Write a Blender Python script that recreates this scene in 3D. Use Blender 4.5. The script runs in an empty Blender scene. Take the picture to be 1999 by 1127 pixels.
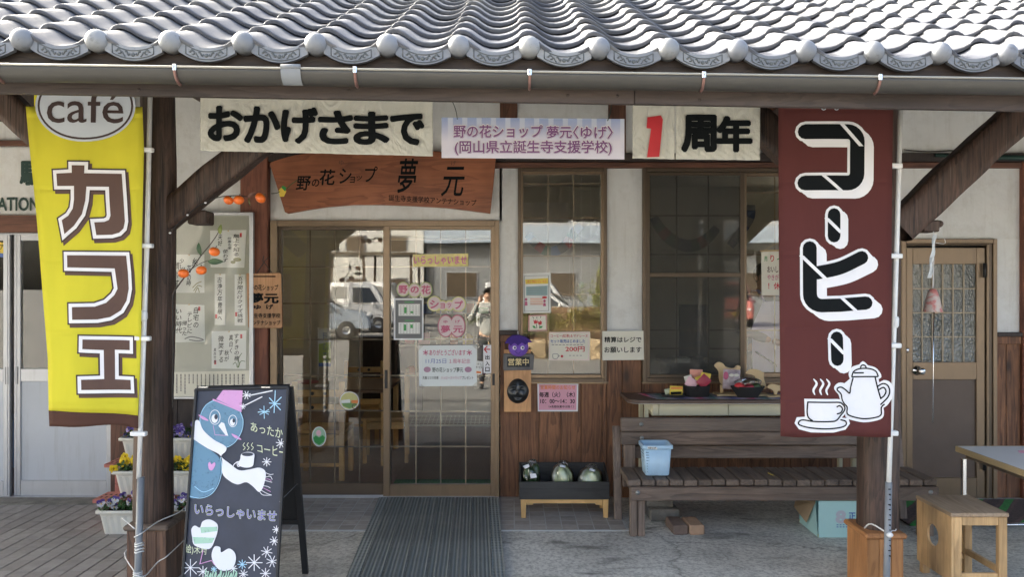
import bpy, bmesh, math, random
from mathutils import Vector, Matrix
random.seed(7)
sc = bpy.context.scene
COL = sc.collection
# ------------------------------------------------------------------ camera, world, sun, exposure
CAM_H, FPX, CX, HV = 1.68, 1600.0, 1000.0, 560.0
cam = bpy.data.objects.new('camera', bpy.data.cameras.new('camera'))
COL.objects.link(cam); sc.camera = cam
cam.location = (0, 0, CAM_H); cam.rotation_euler = (math.radians(90), 0, 0)
cam.data.sensor_width = 36; cam.data.lens = 36 * FPX / 1999.0
cam.data.shift_y = -3.5 / 1999.0; cam.data.shift_x = -0.5 / 1999.0
cam.data.clip_start = 0.05; cam.data.clip_end = 1500
SUN_EL, SUN_AZ = math.radians(31), math.radians(-58)      # behind the building, to the left
w = bpy.data.worlds.new('World'); sc.world = w; w.use_nodes = True
nt = w.node_tree; nt.nodes.clear()
sky = nt.nodes.new('ShaderNodeTexSky'); sky.sky_type = 'NISHITA'; sky.sun_disc = False
sky.sun_elevation = SUN_EL; sky.sun_rotation = SUN_AZ; sky.dust_density = 9.0; sky.air_density = 0.55; sky.ozone_density = 0.0
bg = nt.nodes.new('ShaderNodeBackground'); bg.inputs[1].default_value = 0.15
wo = nt.nodes.new('ShaderNodeOutputWorld')
sky_tint = nt.nodes.new('ShaderNodeMix'); sky_tint.data_type = 'RGBA'; sky_tint.blend_type = 'MULTIPLY'; sky_tint.inputs[0].default_value = 1.0; sky_tint.inputs[7].default_value = (0.955, 1.0, 0.955, 1)   # sky tint for white balance, less red and blue
nt.links.new(sky.outputs[0], sky_tint.inputs[6]); nt.links.new(sky_tint.outputs[2], bg.inputs[0]); nt.links.new(bg.outputs[0], wo.inputs[0])
sl = bpy.data.lights.new('sun', 'SUN'); sl.energy = 2.0; sl.angle = math.radians(0.6); sl.color = (1.0, 0.965, 0.885)
so = bpy.data.objects.new('sun', sl); COL.objects.link(so)
sd = Vector((math.sin(SUN_AZ) * math.cos(SUN_EL), math.cos(SUN_AZ) * math.cos(SUN_EL), math.sin(SUN_EL)))
so.rotation_euler = sd.to_track_quat('Z', 'Y').to_euler(); so.location = sd * 30
sc.view_settings.view_transform = 'Standard'; sc.view_settings.look = 'None'
sc.view_settings.exposure = 2.95; sc.view_settings.gamma = 1.0; sc.view_settings.use_curve_mapping = False
sc.render.engine = 'CYCLES'
sc.cycles.max_bounces = 8; sc.cycles.transparent_max_bounces = 12
sc.cycles.diffuse_bounces = 4; sc.cycles.glossy_bounces = 4
sc.cycles.use_denoising = True
sc.cycles.caustics_reflective = False; sc.cycles.caustics_refractive = False

# ------------------------------------------------------------------ measuring: a pixel of the photograph -> a point on a plane
class Plane:
    def __init__(s, p0, n): s.p0 = Vector(p0); s.n = Vector(n).normalized()
    def at(s, u, v, off=0.0):
        d = Vector(((u - CX) / FPX, 1.0, (HV - v) / FPX)); o = Vector((0, 0, CAM_H))
        t = (s.p0 + s.n * off - o).dot(s.n) / d.dot(s.n)
        return o + d * t
def YP(Y, yaw=0.0): return Plane((0, Y, 0), (yaw, -1, 0))
def P(u, v, Y): return Vector(((u - CX) / FPX * Y, Y, CAM_H + (HV - v) / FPX * Y))
def X_(u, Y): return (u - CX) / FPX * Y
def Z_(v, Y): return CAM_H + (HV - v) / FPX * Y

# ------------------------------------------------------------------ materials
def _new(name):
    m = bpy.data.materials.new(name); m.use_nodes = True
    nt = m.node_tree; b = nt.nodes['Principled BSDF']
    return m, nt, b
def N(nt, t, **k):
    n = nt.nodes.new(t)
    for a, v in k.items():
        if a.startswith('i_'): n.inputs[a[2:].replace('_', ' ')].default_value = v
        elif a.startswith('n'): n.inputs[int(a[1:])].default_value = v
        else: setattr(n, a, v)
    return n
def coords(nt, scale=(1, 1, 1), rnd=True):
    tc = N(nt, 'ShaderNodeTexCoord'); mp = N(nt, 'ShaderNodeMapping'); mp.inputs['Scale'].default_value = scale
    if rnd:
        oi = N(nt, 'ShaderNodeObjectInfo'); mu = N(nt, 'ShaderNodeVectorMath', operation='SCALE')
        cb = N(nt, 'ShaderNodeCombineXYZ'); 
        for i in range(3): nt.links.new(oi.outputs['Random'], cb.inputs[i])
        mu.inputs['Scale'].default_value = 13.7; nt.links.new(cb.outputs[0], mu.inputs[0])
        ad = N(nt, 'ShaderNodeVectorMath', operation='ADD')
        nt.links.new(tc.outputs['Object'], ad.inputs[0]); nt.links.new(mu.outputs[0], ad.inputs[1])
        nt.links.new(ad.outputs[0], mp.inputs['Vector'])
    else: nt.links.new(tc.outputs['Object'], mp.inputs['Vector'])
    return mp.outputs[0]
def ramp(nt, fac, stops):
    r = N(nt, 'ShaderNodeValToRGB'); e = r.color_ramp.elements
    while len(e) < len(stops): e.new(0.5)
    for i, (p, c) in enumerate(stops): e[i].position = p; e[i].color = (*c, 1) if len(c) == 3 else c
    nt.links.new(fac, r.inputs[0]); return r.outputs[0]
def mixc(nt, a, b, fac, mode='MIX'):
    m = N(nt, 'ShaderNodeMix', data_type='RGBA', blend_type=mode)
    for s, x in ((m.inputs[6], a), (m.inputs[7], b), (m.inputs[0], fac)):
        if hasattr(x, 'links') or isinstance(x, bpy.types.NodeSocket): nt.links.new(x, s)
        elif isinstance(x, (int, float)): s.default_value = x
        else: s.default_value = (*x, 1)
    return m.outputs[2]
def bump(nt, b, h, st=0.3, dist=0.01):
    bp = N(nt, 'ShaderNodeBump'); bp.inputs['Strength'].default_value = st; bp.inputs['Distance'].default_value = dist
    nt.links.new(h, bp.inputs['Height']); nt.links.new(bp.outputs[0], b.inputs['Normal'])
def sh(c, k): return tuple(min(1, x * k) for x in c)
_mc = {}
def plain(name, c, rough=0.6, metal=0.0, var=0.08, scale=6.0, bmp=0.0, spec=None, coat=0.0, rvar=0.0):
    if name in _mc: return _mc[name]
    m, nt, b = _new(name); v = coords(nt)
    n = N(nt, 'ShaderNodeTexNoise', i_Scale=scale, i_Detail=6.0, i_Roughness=0.6); nt.links.new(v, n.inputs['Vector'])
    nt.links.new(ramp(nt, n.outputs['Fac'], [(0.3, sh(c, 1 - var)), (0.7, sh(c, 1 + var))]), b.inputs['Base Color'])
    b.inputs['Roughness'].default_value = rough; b.inputs['Metallic'].default_value = metal
    if spec is not None: b.inputs['Specular IOR Level'].default_value = spec
    if coat: b.inputs['Coat Weight'].default_value = coat; b.inputs['Coat Roughness'].default_value = 0.15
    if bmp:
        n2 = N(nt, 'ShaderNodeTexNoise', i_Scale=scale * 12, i_Detail=4.0); nt.links.new(v, n2.inputs['Vector'])
        bump(nt, b, n2.outputs['Fac'], bmp)
    _mc[name] = m; return m
def wood(name, c1, c2, c3=None, axis='Z', fine=55, rough=0.62, knots=0.0, bmp=0.25, weather=0.0):
    """c1 light, c2 dark grain, along axis"""
    if name in _mc: return _mc[name]
    m, nt, b = _new(name)
    a = 'XYZ'.index(axis); s = [1.0, 1.0, 1.0]; s[a] = 0.09
    v = coords(nt, s)
    n1 = N(nt, 'ShaderNodeTexNoise', i_Scale=7.0, i_Detail=3.0, i_Distortion=0.9); nt.links.new(v, n1.inputs['Vector'])
    # rings: noise warped bands
    mu = N(nt, 'ShaderNodeMath', operation='MULTIPLY'); mu.inputs[1].default_value = 9.0; nt.links.new(n1.outputs['Fac'], mu.inputs[0])
    fr = N(nt, 'ShaderNodeMath', operation='FRACT'); nt.links.new(mu.outputs[0], fr.inputs[0])
    rg = ramp(nt, fr.outputs[0], [(0.0, (0.15,) * 3), (0.5, (0.8,) * 3), (0.93, (1,) * 3), (1.0, (0.2,) * 3)])
    n2 = N(nt, 'ShaderNodeTexNoise', i_Scale=float(fine), i_Detail=5.0, i_Roughness=0.65); nt.links.new(v, n2.inputs['Vector'])
    f2 = ramp(nt, n2.outputs['Fac'], [(0.3, (0,) * 3), (0.7, (1,) * 3)])
    f = mixc(nt, rg, f2, 0.5)
    col = ramp(nt, f, [(0.12, c2), (0.85, c1)])
    v2 = coords(nt, (1, 1, 1))
    n3 = N(nt, 'ShaderNodeTexNoise', i_Scale=2.3, i_Detail=4.0); nt.links.new(v2, n3.inputs['Vector'])
    big = ramp(nt, n3.outputs['Fac'], [(0.32, (0.62,) * 3), (0.68, (1.25,) * 3)])
    col = mixc(nt, col, big, 0.85, 'MULTIPLY')
    if knots:
        ks = [1.0, 1.0, 1.0]; ks[a] = 0.45
        vk = coords(nt, ks)
        vo = N(nt, 'ShaderNodeTexVoronoi', i_Scale=4.2, i_Randomness=1.0); nt.links.new(vk, vo.inputs['Vector'])
        kf = ramp(nt, vo.outputs['Distance'], [(0.05, (knots,) * 3), (0.13, (knots * 0.35,) * 3), (0.2, (0,) * 3)])
        col = mixc(nt, col, sh(c2, 0.35), kf)
    if weather:
        n4 = N(nt, 'ShaderNodeTexNoise', i_Scale=5.0, i_Detail=8.0, i_Roughness=0.7); nt.links.new(v, n4.inputs['Vector'])
        col = mixc(nt, col, c3 or (0.28, 0.24, 0.20), ramp(nt, n4.outputs['Fac'], [(0.45, (0,) * 3), (0.75, (weather,) * 3)]))
    nt.links.new(col, b.inputs['Base Color'])
    b.inputs['Roughness'].default_value = rough
    bump(nt, b, f, bmp, 0.004)
    _mc[name] = m; return m

M = {}
M['plaster'] = plain('white_plaster', (0.77, 0.78, 0.77), 0.85, var=0.07, scale=2.4, bmp=0.25)
M['plaster_int'] = plain('interior_wall', (0.58, 0.56, 0.50), 0.85, var=0.1, scale=1.2)
M['post'] = wood('dark_red_timber', (0.165, 0.075, 0.045), (0.06, 0.026, 0.018), axis='Z', knots=0.6)
M['beamx'] = wood('reddish_beam', (0.18, 0.075, 0.045), (0.08, 0.034, 0.022), axis='X')
M['fascia'] = wood('brown_fascia', (0.062, 0.045, 0.039), (0.03, 0.022, 0.019), c3=(.12, .10, .085), axis='X', knots=0.5, weather=0.3)
M['oldpost'] = wood('weathered_post', (0.095, 0.052, 0.036), (0.022, 0.013, 0.010), c3=(.16, .12, .095), axis='Z', knots=0.3, weather=0.5, bmp=0.8)
M['redpost'] = wood('red_brown_post', (0.24, 0.085, 0.048), (0.12, 0.042, 0.026), axis='Z')
M['siding'] = wood('cedar_siding', (0.27, 0.12, 0.055), (0.075, 0.033, 0.018), axis='Z', knots=0.9, fine=70, bmp=0.35)
M['darksiding'] = wood('dark_siding', (0.05, 0.035, 0.03), (0.022, 0.016, 0.014), axis='Z')
M['benchx'] = wood('grey_bench_wood', (0.18, 0.128, 0.096), (0.066, 0.046, 0.035), c3=(.26, .22, .185), axis='X', weather=0.5, knots=0.4, bmp=0.5)
M['benchy'] = wood('grey_bench_slat_wood', (0.165, 0.12, 0.09), (0.06, 0.044, 0.034), c3=(.24, .205, .17), axis='Y', weather=0.4, bmp=0.5)
M['benchz'] = wood('grey_bench_leg_wood', (0.24, 0.175, 0.135), (0.09, 0.065, 0.05), c3=(.28, .24, .2), axis='Z', weather=0.5, bmp=0.5)
M['newwood'] = wood('orange_box_wood', (0.50, 0.235, 0.085), (0.30, 0.13, 0.045), axis='Z', fine=60, rough=0.45)
M['stool'] = wood('stool_wood', (0.62, 0.40, 0.19), (0.45, 0.27, 0.12), axis='Z', fine=60, rough=0.5)
M['stooltop'] = wood('worn_stool_top', (0.40, 0.29, 0.19), (0.25, 0.17, 0.10), axis='Y', weather=0.5)
M['pine'] = wood('pine_wood', (0.66, 0.42, 0.17), (0.52, 0.31, 0.11), axis='X', fine=40, rough=0.45)
M['pinez'] = wood('pine_wood_upright', (0.66, 0.42, 0.17), (0.52, 0.31, 0.11), axis='Z', fine=40, rough=0.45)
M['cutwood'] = plain('pale_cut_wood', (0.66, 0.50, 0.28), 0.6)
M['signwood'] = wood('red_sign_wood', (0.36, 0.13, 0.062), (0.19, 0.066, 0.034), axis='X', fine=26, rough=0.4, bmp=0.12)
M['platewood'] = wood('name_plate_wood', (0.50, 0.27, 0.13), (0.36, 0.18, 0.08), axis='Z', fine=40, rough=0.45, bmp=0.1)
M['boardwood'] = wood('mask_board_wood', (0.66, 0.36, 0.16), (0.48, 0.24, 0.10), axis='Z', fine=40, rough=0.5, bmp=0.1)
M['blacktray'] = wood('black_stained_wood', (0.045, 0.045, 0.043), (0.022, 0.022, 0.022), axis='X')
M['bronze'] = plain('bronze_aluminium', (0.24, 0.175, 0.115), 0.38, metal=0.55, var=0.06, scale=3)
M['bronzed'] = plain('dark_bronze_aluminium', (0.13, 0.098, 0.07), 0.42, metal=0.5, var=0.06)
M['muntin'] = plain('tan_muntin', (0.38, 0.31, 0.22), 0.5, metal=0.2)
M['muntind'] = plain('shaded_brown_muntin', (0.20, 0.16, 0.12), 0.5, metal=0.2)  # darker copy of the tan bars for the left door, shade put into the colour
M['silver'] = plain('silver_aluminium', (0.52, 0.53, 0.55), 0.4, metal=0.55, var=0.05)
M['silverpanel'] = plain('pale_grey_panel', (0.50, 0.53, 0.57), 0.5, metal=0.15, var=0.05, scale=2)
M['black'] = plain('black_matt', (0.015, 0.015, 0.016), 0.5)
M['blackgloss'] = plain('black_carving', (0.02, 0.021, 0.022), 0.28, coat=0.3)
M['ink'] = plain('black_ink', (0.004, 0.006, 0.007), 0.7, spec=.15)
M['greenink'] = plain('dark_green_paint', (0.012, 0.045, 0.035), 0.5)
M['brownprint'] = plain('brown_print', (0.10, 0.055, 0.042), 0.75, var=0.05)
M['darkprint'] = plain('dark_brown_print', (0.05, 0.03, 0.028), 0.75)
M['whiteprint'] = plain('white_print', (0.80, 0.80, 0.82), 0.7, var=0.02)
M['greyprint'] = plain('pale_grey_print', (0.55, 0.60, 0.66), 0.7, var=0.02)
M['red'] = plain('red_print', (0.55, 0.03, 0.04), 0.5)
M['orange'] = plain('orange_print', (0.75, 0.22, 0.06), 0.5)
M['pinkprint'] = plain('rose_print', (0.50, 0.10, 0.20), 0.5)
M['pink'] = plain('pink_card', (0.72, 0.36, 0.46), 0.5, var=0.03)
M['palepink'] = plain('pale_pink', (0.8, 0.5, 0.55), 0.5)
M['purpleprint'] = plain('purple_print', (0.20, 0.07, 0.22), 0.5)
M['blueprint'] = plain('blue_print', (0.07, 0.14, 0.40), 0.5)
M['greenprint'] = plain('green_print', (0.04, 0.30, 0.07), 0.5)
M['yellowprint'] = plain('yellow_print', (0.80, 0.60, 0.08), 0.5)
M['paper'] = plain('white_paper', (0.72, 0.74, 0.72), 0.5, var=0.03, scale=3)
M['papercream'] = plain('cream_paper', (0.72, 0.70, 0.60), 0.5, var=0.03, scale=3)
M['ropewhite'] = plain('white_cord', (0.75, 0.75, 0.73), 0.7)
M['polewhite'] = plain('white_plastic_pole', (0.80, 0.81, 0.80), 0.35)
M['polegrey'] = plain('grey_pvc_pipe', (0.19, 0.205, 0.22), 0.4)
M['chrome'] = plain('chrome', (0.75, 0.76, 0.77), 0.2, metal=1.0, var=0.03)
M['cream'] = plain('cream_enamel', (0.66, 0.62, 0.44), 0.4, var=0.03)
M['brownlam'] = plain('brown_laminate', (0.10, 0.068, 0.055), 0.4, var=0.1)
M['planter'] = plain('ivory_plastic', (0.66, 0.65, 0.58), 0.5, var=0.04)
M['brickred'] = plain('pink_red_brick', (0.46, 0.17, 0.135), 0.85, var=0.15, scale=20, bmp=0.4)
M['soil'] = plain('soil', (0.03, 0.02, 0.015), 0.95, scale=30, var=0.4)
M['leaf'] = plain('pansy_leaf', (0.05, 0.12, 0.03), 0.5, var=0.4, scale=9)
M['leafd'] = plain('dark_leaf', (0.04, 0.085, 0.03), 0.4, var=0.4, scale=9)
M['basket'] = plain('pale_blue_plastic', (0.43, 0.63, 0.80), 0.4, var=0.03)
M['aqua'] = plain('aqua_card', (0.44, 0.68, 0.65), 0.6, var=0.03)
M['cardb'] = plain('cardboard', (0.42, 0.30, 0.18), 0.8)
M['persimmon'] = plain('persimmon_orange', (0.85, 0.17, 0.02), 0.3, var=0.15, scale=14, coat=0.2)
M['felt'] = plain('violet_felt', (0.20, 0.10, 0.50), 0.9, var=0.08, scale=30)
M['feltd'] = plain('deep_purple_felt', (0.055, 0.025, 0.20), 0.9, var=0.1, scale=30)
M['skin'] = plain('skin', (0.55, 0.34, 0.24), 0.5, var=0.05)
M['hair'] = plain('black_hair', (0.015, 0.012, 0.01), 0.5)
M['lightgrey'] = plain('light_grey_laminate', (0.60, 0.62, 0.62), 0.35, var=0.03)
M['rubber'] = plain('black_rubber', (0.02, 0.02, 0.021), 0.8)
M['stone'] = plain('grey_stone', (0.20, 0.19, 0.17), 0.9, var=0.35, scale=12, bmp=0.6)
M['grout'] = plain('grout', (0.42, 0.425, 0.42), 0.9, var=0.1)
M['fabricdark'] = plain('dark_cloth', (0.03, 0.035, 0.04), 0.9)
M['grey'] = plain('mid_grey', (0.2, 0.2, 0.21), 0.5)

def mat_tile(name, c1, c2, spec):
    m, nt, b = _new(name); v = coords(nt)
    n = N(nt, 'ShaderNodeTexNoise', i_Scale=5.0, i_Detail=6.0); nt.links.new(v, n.inputs['Vector'])
    oi = N(nt, 'ShaderNodeObjectInfo')
    c = ramp(nt, n.outputs['Fac'], [(0.3, c1), (0.7, c2)])
    c = mixc(nt, c, ramp(nt, oi.outputs['Random'], [(0, (0.78, 0.79, 0.84)), (1, (1.16, 1.13, 1.06))]), 1.0, 'MULTIPLY')
    nt.links.new(c, b.inputs['Base Color'])
    nt.links.new(ramp(nt, n.outputs['Fac'], [(0.3, (0.5,) * 3), (0.7, (0.68,) * 3)]), b.inputs['Roughness'])
    b.inputs['Metallic'].default_value = 0.05; b.inputs['Specular IOR Level'].default_value = spec
    n9 = N(nt, 'ShaderNodeTexNoise', i_Scale=26.0, i_Detail=6.0, i_Roughness=0.7); nt.links.new(v, n9.inputs['Vector'])
    nt.links.new(mixc(nt, c, (0.10, 0.10, 0.095), ramp(nt, n9.outputs['Fac'], [(0.58, (0,) * 3), (0.68, (0.45,) * 3)])), b.inputs['Base Color'])
    n2 = N(nt, 'ShaderNodeTexNoise', i_Scale=120.0, i_Detail=3.0); nt.links.new(v, n2.inputs['Vector'])
    bump(nt, b, n2.outputs['Fac'], 0.08)
    return m
M['tile'] = mat_tile('silver_roof_tile', (0.11, 0.115, 0.128), (0.165, 0.17, 0.182), .08)
M['tileend'] = mat_tile('silver_eave_tile', (0.20, 0.215, 0.235), (0.28, 0.295, 0.315), .4)
def mat_concrete():
    m, nt, b = _new('rough_concrete'); v = coords(nt, rnd=False)
    n = N(nt, 'ShaderNodeTexNoise', i_Scale=1.3, i_Detail=8.0, i_Roughness=0.65); nt.links.new(v, n.inputs['Vector'])
    c = ramp(nt, n.outputs['Fac'], [(0.36, (0.35, 0.335, 0.30)), (0.5, (0.50, 0.485, 0.435)), (0.64, (0.60, 0.585, 0.53))])
    n2 = N(nt, 'ShaderNodeTexNoise', i_Scale=42.0, i_Detail=6.0, i_Roughness=0.75); nt.links.new(v, n2.inputs['Vector'])
    c = mixc(nt, c, ramp(nt, n2.outputs['Fac'], [(0.41, (0.66,) * 3), (0.49, (0.97,) * 3), (0.58, (1.2,) * 3)]), 0.9, 'MULTIPLY')
    vo = N(nt, 'ShaderNodeTexVoronoi', i_Scale=75.0); nt.links.new(v, vo.inputs['Vector'])
    c = mixc(nt, c, (0.05, 0.045, 0.04), ramp(nt, vo.outputs['Distance'], [(0.1, (0.6,) * 3), (0.17, (0,) * 3)]))
    v3 = coords(nt, (1, 2.6, 1), rnd=False)
    n3 = N(nt, 'ShaderNodeTexNoise', i_Scale=2.2, i_Detail=6.0, i_Distortion=0.8); nt.links.new(v3, n3.inputs['Vector'])
    c = mixc(nt, c, (0.07, 0.062, 0.052), ramp(nt, n3.outputs['Fac'], [(0.57, (0,) * 3), (0.7, (0.6,) * 3)]))
    n4 = N(nt, 'ShaderNodeTexNoise', i_Scale=6.0, i_Detail=9.0, i_Roughness=0.75); nt.links.new(v3, n4.inputs['Vector'])
    c = mixc(nt, c, (0.48, 0.48, 0.47), ramp(nt, n4.outputs['Fac'], [(0.66, (0,) * 3), (0.72, (0.55,) * 3)]))
    vc = N(nt, 'ShaderNodeTexVoronoi', i_Scale=0.55, feature='DISTANCE_TO_EDGE'); wn = N(nt, 'ShaderNodeTexNoise', i_Scale=4.0, i_Detail=6.0); nt.links.new(v, wn.inputs['Vector'])
    va = N(nt, 'ShaderNodeVectorMath', operation='MULTIPLY_ADD'); va.inputs[1].default_value = (.35, .35, .0); nt.links.new(wn.outputs['Color'], va.inputs[0]); nt.links.new(v, va.inputs[2]); nt.links.new(va.outputs[0], vc.inputs['Vector'])
    c = mixc(nt, c, (0.09, 0.085, 0.075), ramp(nt, vc.outputs['Distance'], [(0.0, (0.55,) * 3), (0.005, (0.0,) * 3)]))
    nt.links.new(c, b.inputs['Base Color']); b.inputs['Roughness'].default_value = 0.88
    bump(nt, b, n2.outputs['Fac'], 0.5, 0.006)
    return m
M['concrete'] = mat_concrete()
M['asphalt'] = plain('asphalt', (0.2, 0.195, 0.185), 0.9, var=0.25, scale=3, bmp=0.3)
def mat_paver(name, c1, c2):
    m, nt, b = _new(name); v = coords(nt); oi = N(nt, 'ShaderNodeObjectInfo')
    n = N(nt, 'ShaderNodeTexNoise', i_Scale=14.0, i_Detail=7.0, i_Roughness=0.7); nt.links.new(v, n.inputs['Vector'])
    c = ramp(nt, n.outputs['Fac'], [(0.3, c1), (0.7, c2)])
    c = mixc(nt, c, ramp(nt, oi.outputs['Random'], [(0, (0.84,) * 3), (1, (1.16,) * 3)]), 1.0, 'MULTIPLY')
    nt.links.new(c, b.inputs['Base Color']); b.inputs['Roughness'].default_value = 0.7
    bump(nt, b, n.outputs['Fac'], 0.25, 0.003); return m
M['paver'] = mat_paver('brown_grey_paver', (0.225, 0.21, 0.20), (0.32, 0.302, 0.288))
M['tilefloor'] = mat_paver('grey_porch_tile', (0.27, 0.245, 0.225), (0.38, 0.355, 0.33))
def mat_glass(name='window_glass', tint=0.93, base=0.018, k=1.2, bmp=0.005, rough=0.0):
    m, nt, b = _new(name); nt.nodes.remove(b)
    out = nt.nodes['Material Output']
    tr = N(nt, 'ShaderNodeBsdfTransparent'); tr.inputs[0].default_value = (tint, tint, tint * 0.98, 1)
    gl = N(nt, 'ShaderNodeBsdfGlossy'); gl.inputs['Roughness'].default_value = rough; gl.inputs[0].default_value = (1, 1, 1, 1)
    fr = N(nt, 'ShaderNodeFresnel'); fr.inputs[0].default_value = 1.5
    mu = N(nt, 'ShaderNodeMath', operation='MULTIPLY_ADD'); mu.inputs[1].default_value = k; mu.inputs[2].default_value = base; mu.use_clamp = True
    nt.links.new(fr.outputs[0], mu.inputs[0])
    mx = N(nt, 'ShaderNodeMixShader'); nt.links.new(mu.outputs[0], mx.inputs[0]); nt.links.new(tr.outputs[0], mx.inputs[1]); nt.links.new(gl.outputs[0], mx.inputs[2])
    nt.links.new(mx.outputs[0], out.inputs[0])
    v = coords(nt); n = N(nt, 'ShaderNodeTexNoise', i_Scale=2.2, i_Detail=1.0); nt.links.new(v, n.inputs['Vector'])
    bp = N(nt, 'ShaderNodeBump'); bp.inputs['Strength'].default_value = bmp; bp.inputs['Distance'].default_value = 0.05
    nt.links.new(n.outputs['Fac'], bp.inputs['Height']); nt.links.new(bp.outputs[0], gl.inputs['Normal'])
    return m
M['glass'] = mat_glass()
def mat_pattern_glass():
    m, nt, b = _new('hammered_glass'); v = coords(nt, (1, 1, 0.55))
    vo = N(nt, 'ShaderNodeTexVoronoi', i_Scale=70.0); nt.links.new(v, vo.inputs['Vector'])
    n = N(nt, 'ShaderNodeTexNoise', i_Scale=3.0); nt.links.new(v, n.inputs['Vector'])
    nt.links.new(ramp(nt, n.outputs['Fac'], [(0.3, (0.10, 0.11, 0.10)), (0.7, (0.22, 0.22, 0.19))]), b.inputs['Base Color'])
    b.inputs['Roughness'].default_value = 0.08; b.inputs['Specular IOR Level'].default_value = 1.0
    bump(nt, b, vo.outputs['Distance'], 0.8, 0.01); return m
M['hammered'] = mat_pattern_glass()
def mat_cloth(name, c, trans=0.25, weave=900):
    m, nt, b = _new(name); v = coords(nt, (1, 1, 1)); v2 = coords(nt, (1, 1, 0.25))
    n = N(nt, 'ShaderNodeTexNoise', i_Scale=5.0, i_Detail=4.0); nt.links.new(v2, n.inputs['Vector'])
    nt.links.new(ramp(nt, n.outputs['Fac'], [(0.3, sh(c, 0.93)), (0.7, sh(c, 1.05))]), b.inputs['Base Color'])
    b.inputs['Roughness'].default_value = 0.85; b.inputs['Specular IOR Level'].default_value = 0.15
    n2 = N(nt, 'ShaderNodeTexNoise', i_Scale=9.0, i_Detail=5.0); nt.links.new(v2, n2.inputs['Vector'])
    sp = N(nt, 'ShaderNodeSeparateXYZ'); tc2 = N(nt, 'ShaderNodeTexCoord'); nt.links.new(tc2.outputs['Object'], sp.inputs[0])
    m1 = N(nt, 'ShaderNodeMath', operation='PINGPONG'); m1.inputs[1].default_value = .19; nt.links.new(sp.outputs[2], m1.inputs[0])
    cr = ramp(nt, m1.outputs[0], [(0.0, (0.0,) * 3), (0.02, (1.0,) * 3)])
    hh = mixc(nt, n2.outputs['Fac'], cr, 0.35)
    bump(nt, b, hh, 0.5, 0.02)
    tl = N(nt, 'ShaderNodeBsdfTranslucent'); nt.links.new(b.inputs['Base Color'].links[0].from_socket, tl.inputs[0]); ms = N(nt, 'ShaderNodeMixShader'); ms.inputs[0].default_value = .22
    nt.links.new(b.outputs[0], ms.inputs[1]); nt.links.new(tl.outputs[0], ms.inputs[2]); nt.links.new(ms.outputs[0], nt.nodes['Material Output'].inputs[0]); return m
M['yellowcloth'] = mat_cloth('yellow_banner_cloth', (0.76, 0.70, 0.06))
M['browncloth'] = mat_cloth('brown_banner_hem', (0.11, 0.055, 0.042))
M['marooncloth'] = mat_cloth('maroon_banner_cloth', (0.135, 0.045, 0.042))
M['apron'] = mat_cloth('lavender_apron', (0.72, 0.68, 0.92))
M['greytop'] = mat_cloth('grey_top', (0.28, 0.28, 0.30))
M['whitejacket'] = mat_cloth('pale_jacket', (0.55, 0.57, 0.55))
M['denim'] = mat_cloth('dark_trousers', (0.05, 0.055, 0.07))
def mat_laminated(name, c, z0, z1):
    """paper sealed in clear film: glossy, crumpled towards its lower edge"""
    m, nt, b = _new(name); tc = N(nt, 'ShaderNodeTexCoord')
    sx = N(nt, 'ShaderNodeSeparateXYZ'); nt.links.new(tc.outputs['Object'], sx.inputs[0])
    mr = N(nt, 'ShaderNodeMapRange'); mr.inputs[1].default_value = z1; mr.inputs[2].default_value = z0; mr.inputs[3].default_value = 0.0; mr.inputs[4].default_value = 1.0
    nt.links.new(sx.outputs[2], mr.inputs[0])
    v = coords(nt, (1, 1, 0.55)); n = N(nt, 'ShaderNodeTexNoise', i_Scale=13.0, i_Detail=5.0, i_Distortion=1.2); nt.links.new(v, n.inputs['Vector'])
    mu = N(nt, 'ShaderNodeMath', operation='MULTIPLY'); nt.links.new(n.outputs['Fac'], mu.inputs[0]); nt.links.new(mr.outputs[0], mu.inputs[1])
    b.inputs['Base Color'].default_value = (*c, 1); b.inputs['Roughness'].default_value = 0.5
    b.inputs['Coat Weight'].default_value = 1.0; b.inputs['Coat Roughness'].default_value = 0.06
    bp = N(nt, 'ShaderNodeBump'); bp.inputs['Strength'].default_value = 1.0; bp.inputs['Distance'].default_value = 0.3
    nt.links.new(mu.outputs[0], bp.inputs['Height']); nt.links.new(bp.outputs[0], b.inputs['Coat Normal'])
    bp2 = N(nt, 'ShaderNodeBump'); bp2.inputs['Strength'].default_value = 0.5; bp2.inputs['Distance'].default_value = 0.03
    nt.links.new(mu.outputs[0], bp2.inputs['Height']); nt.links.new(bp2.outputs[0], b.inputs['Normal'])
    return m
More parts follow.
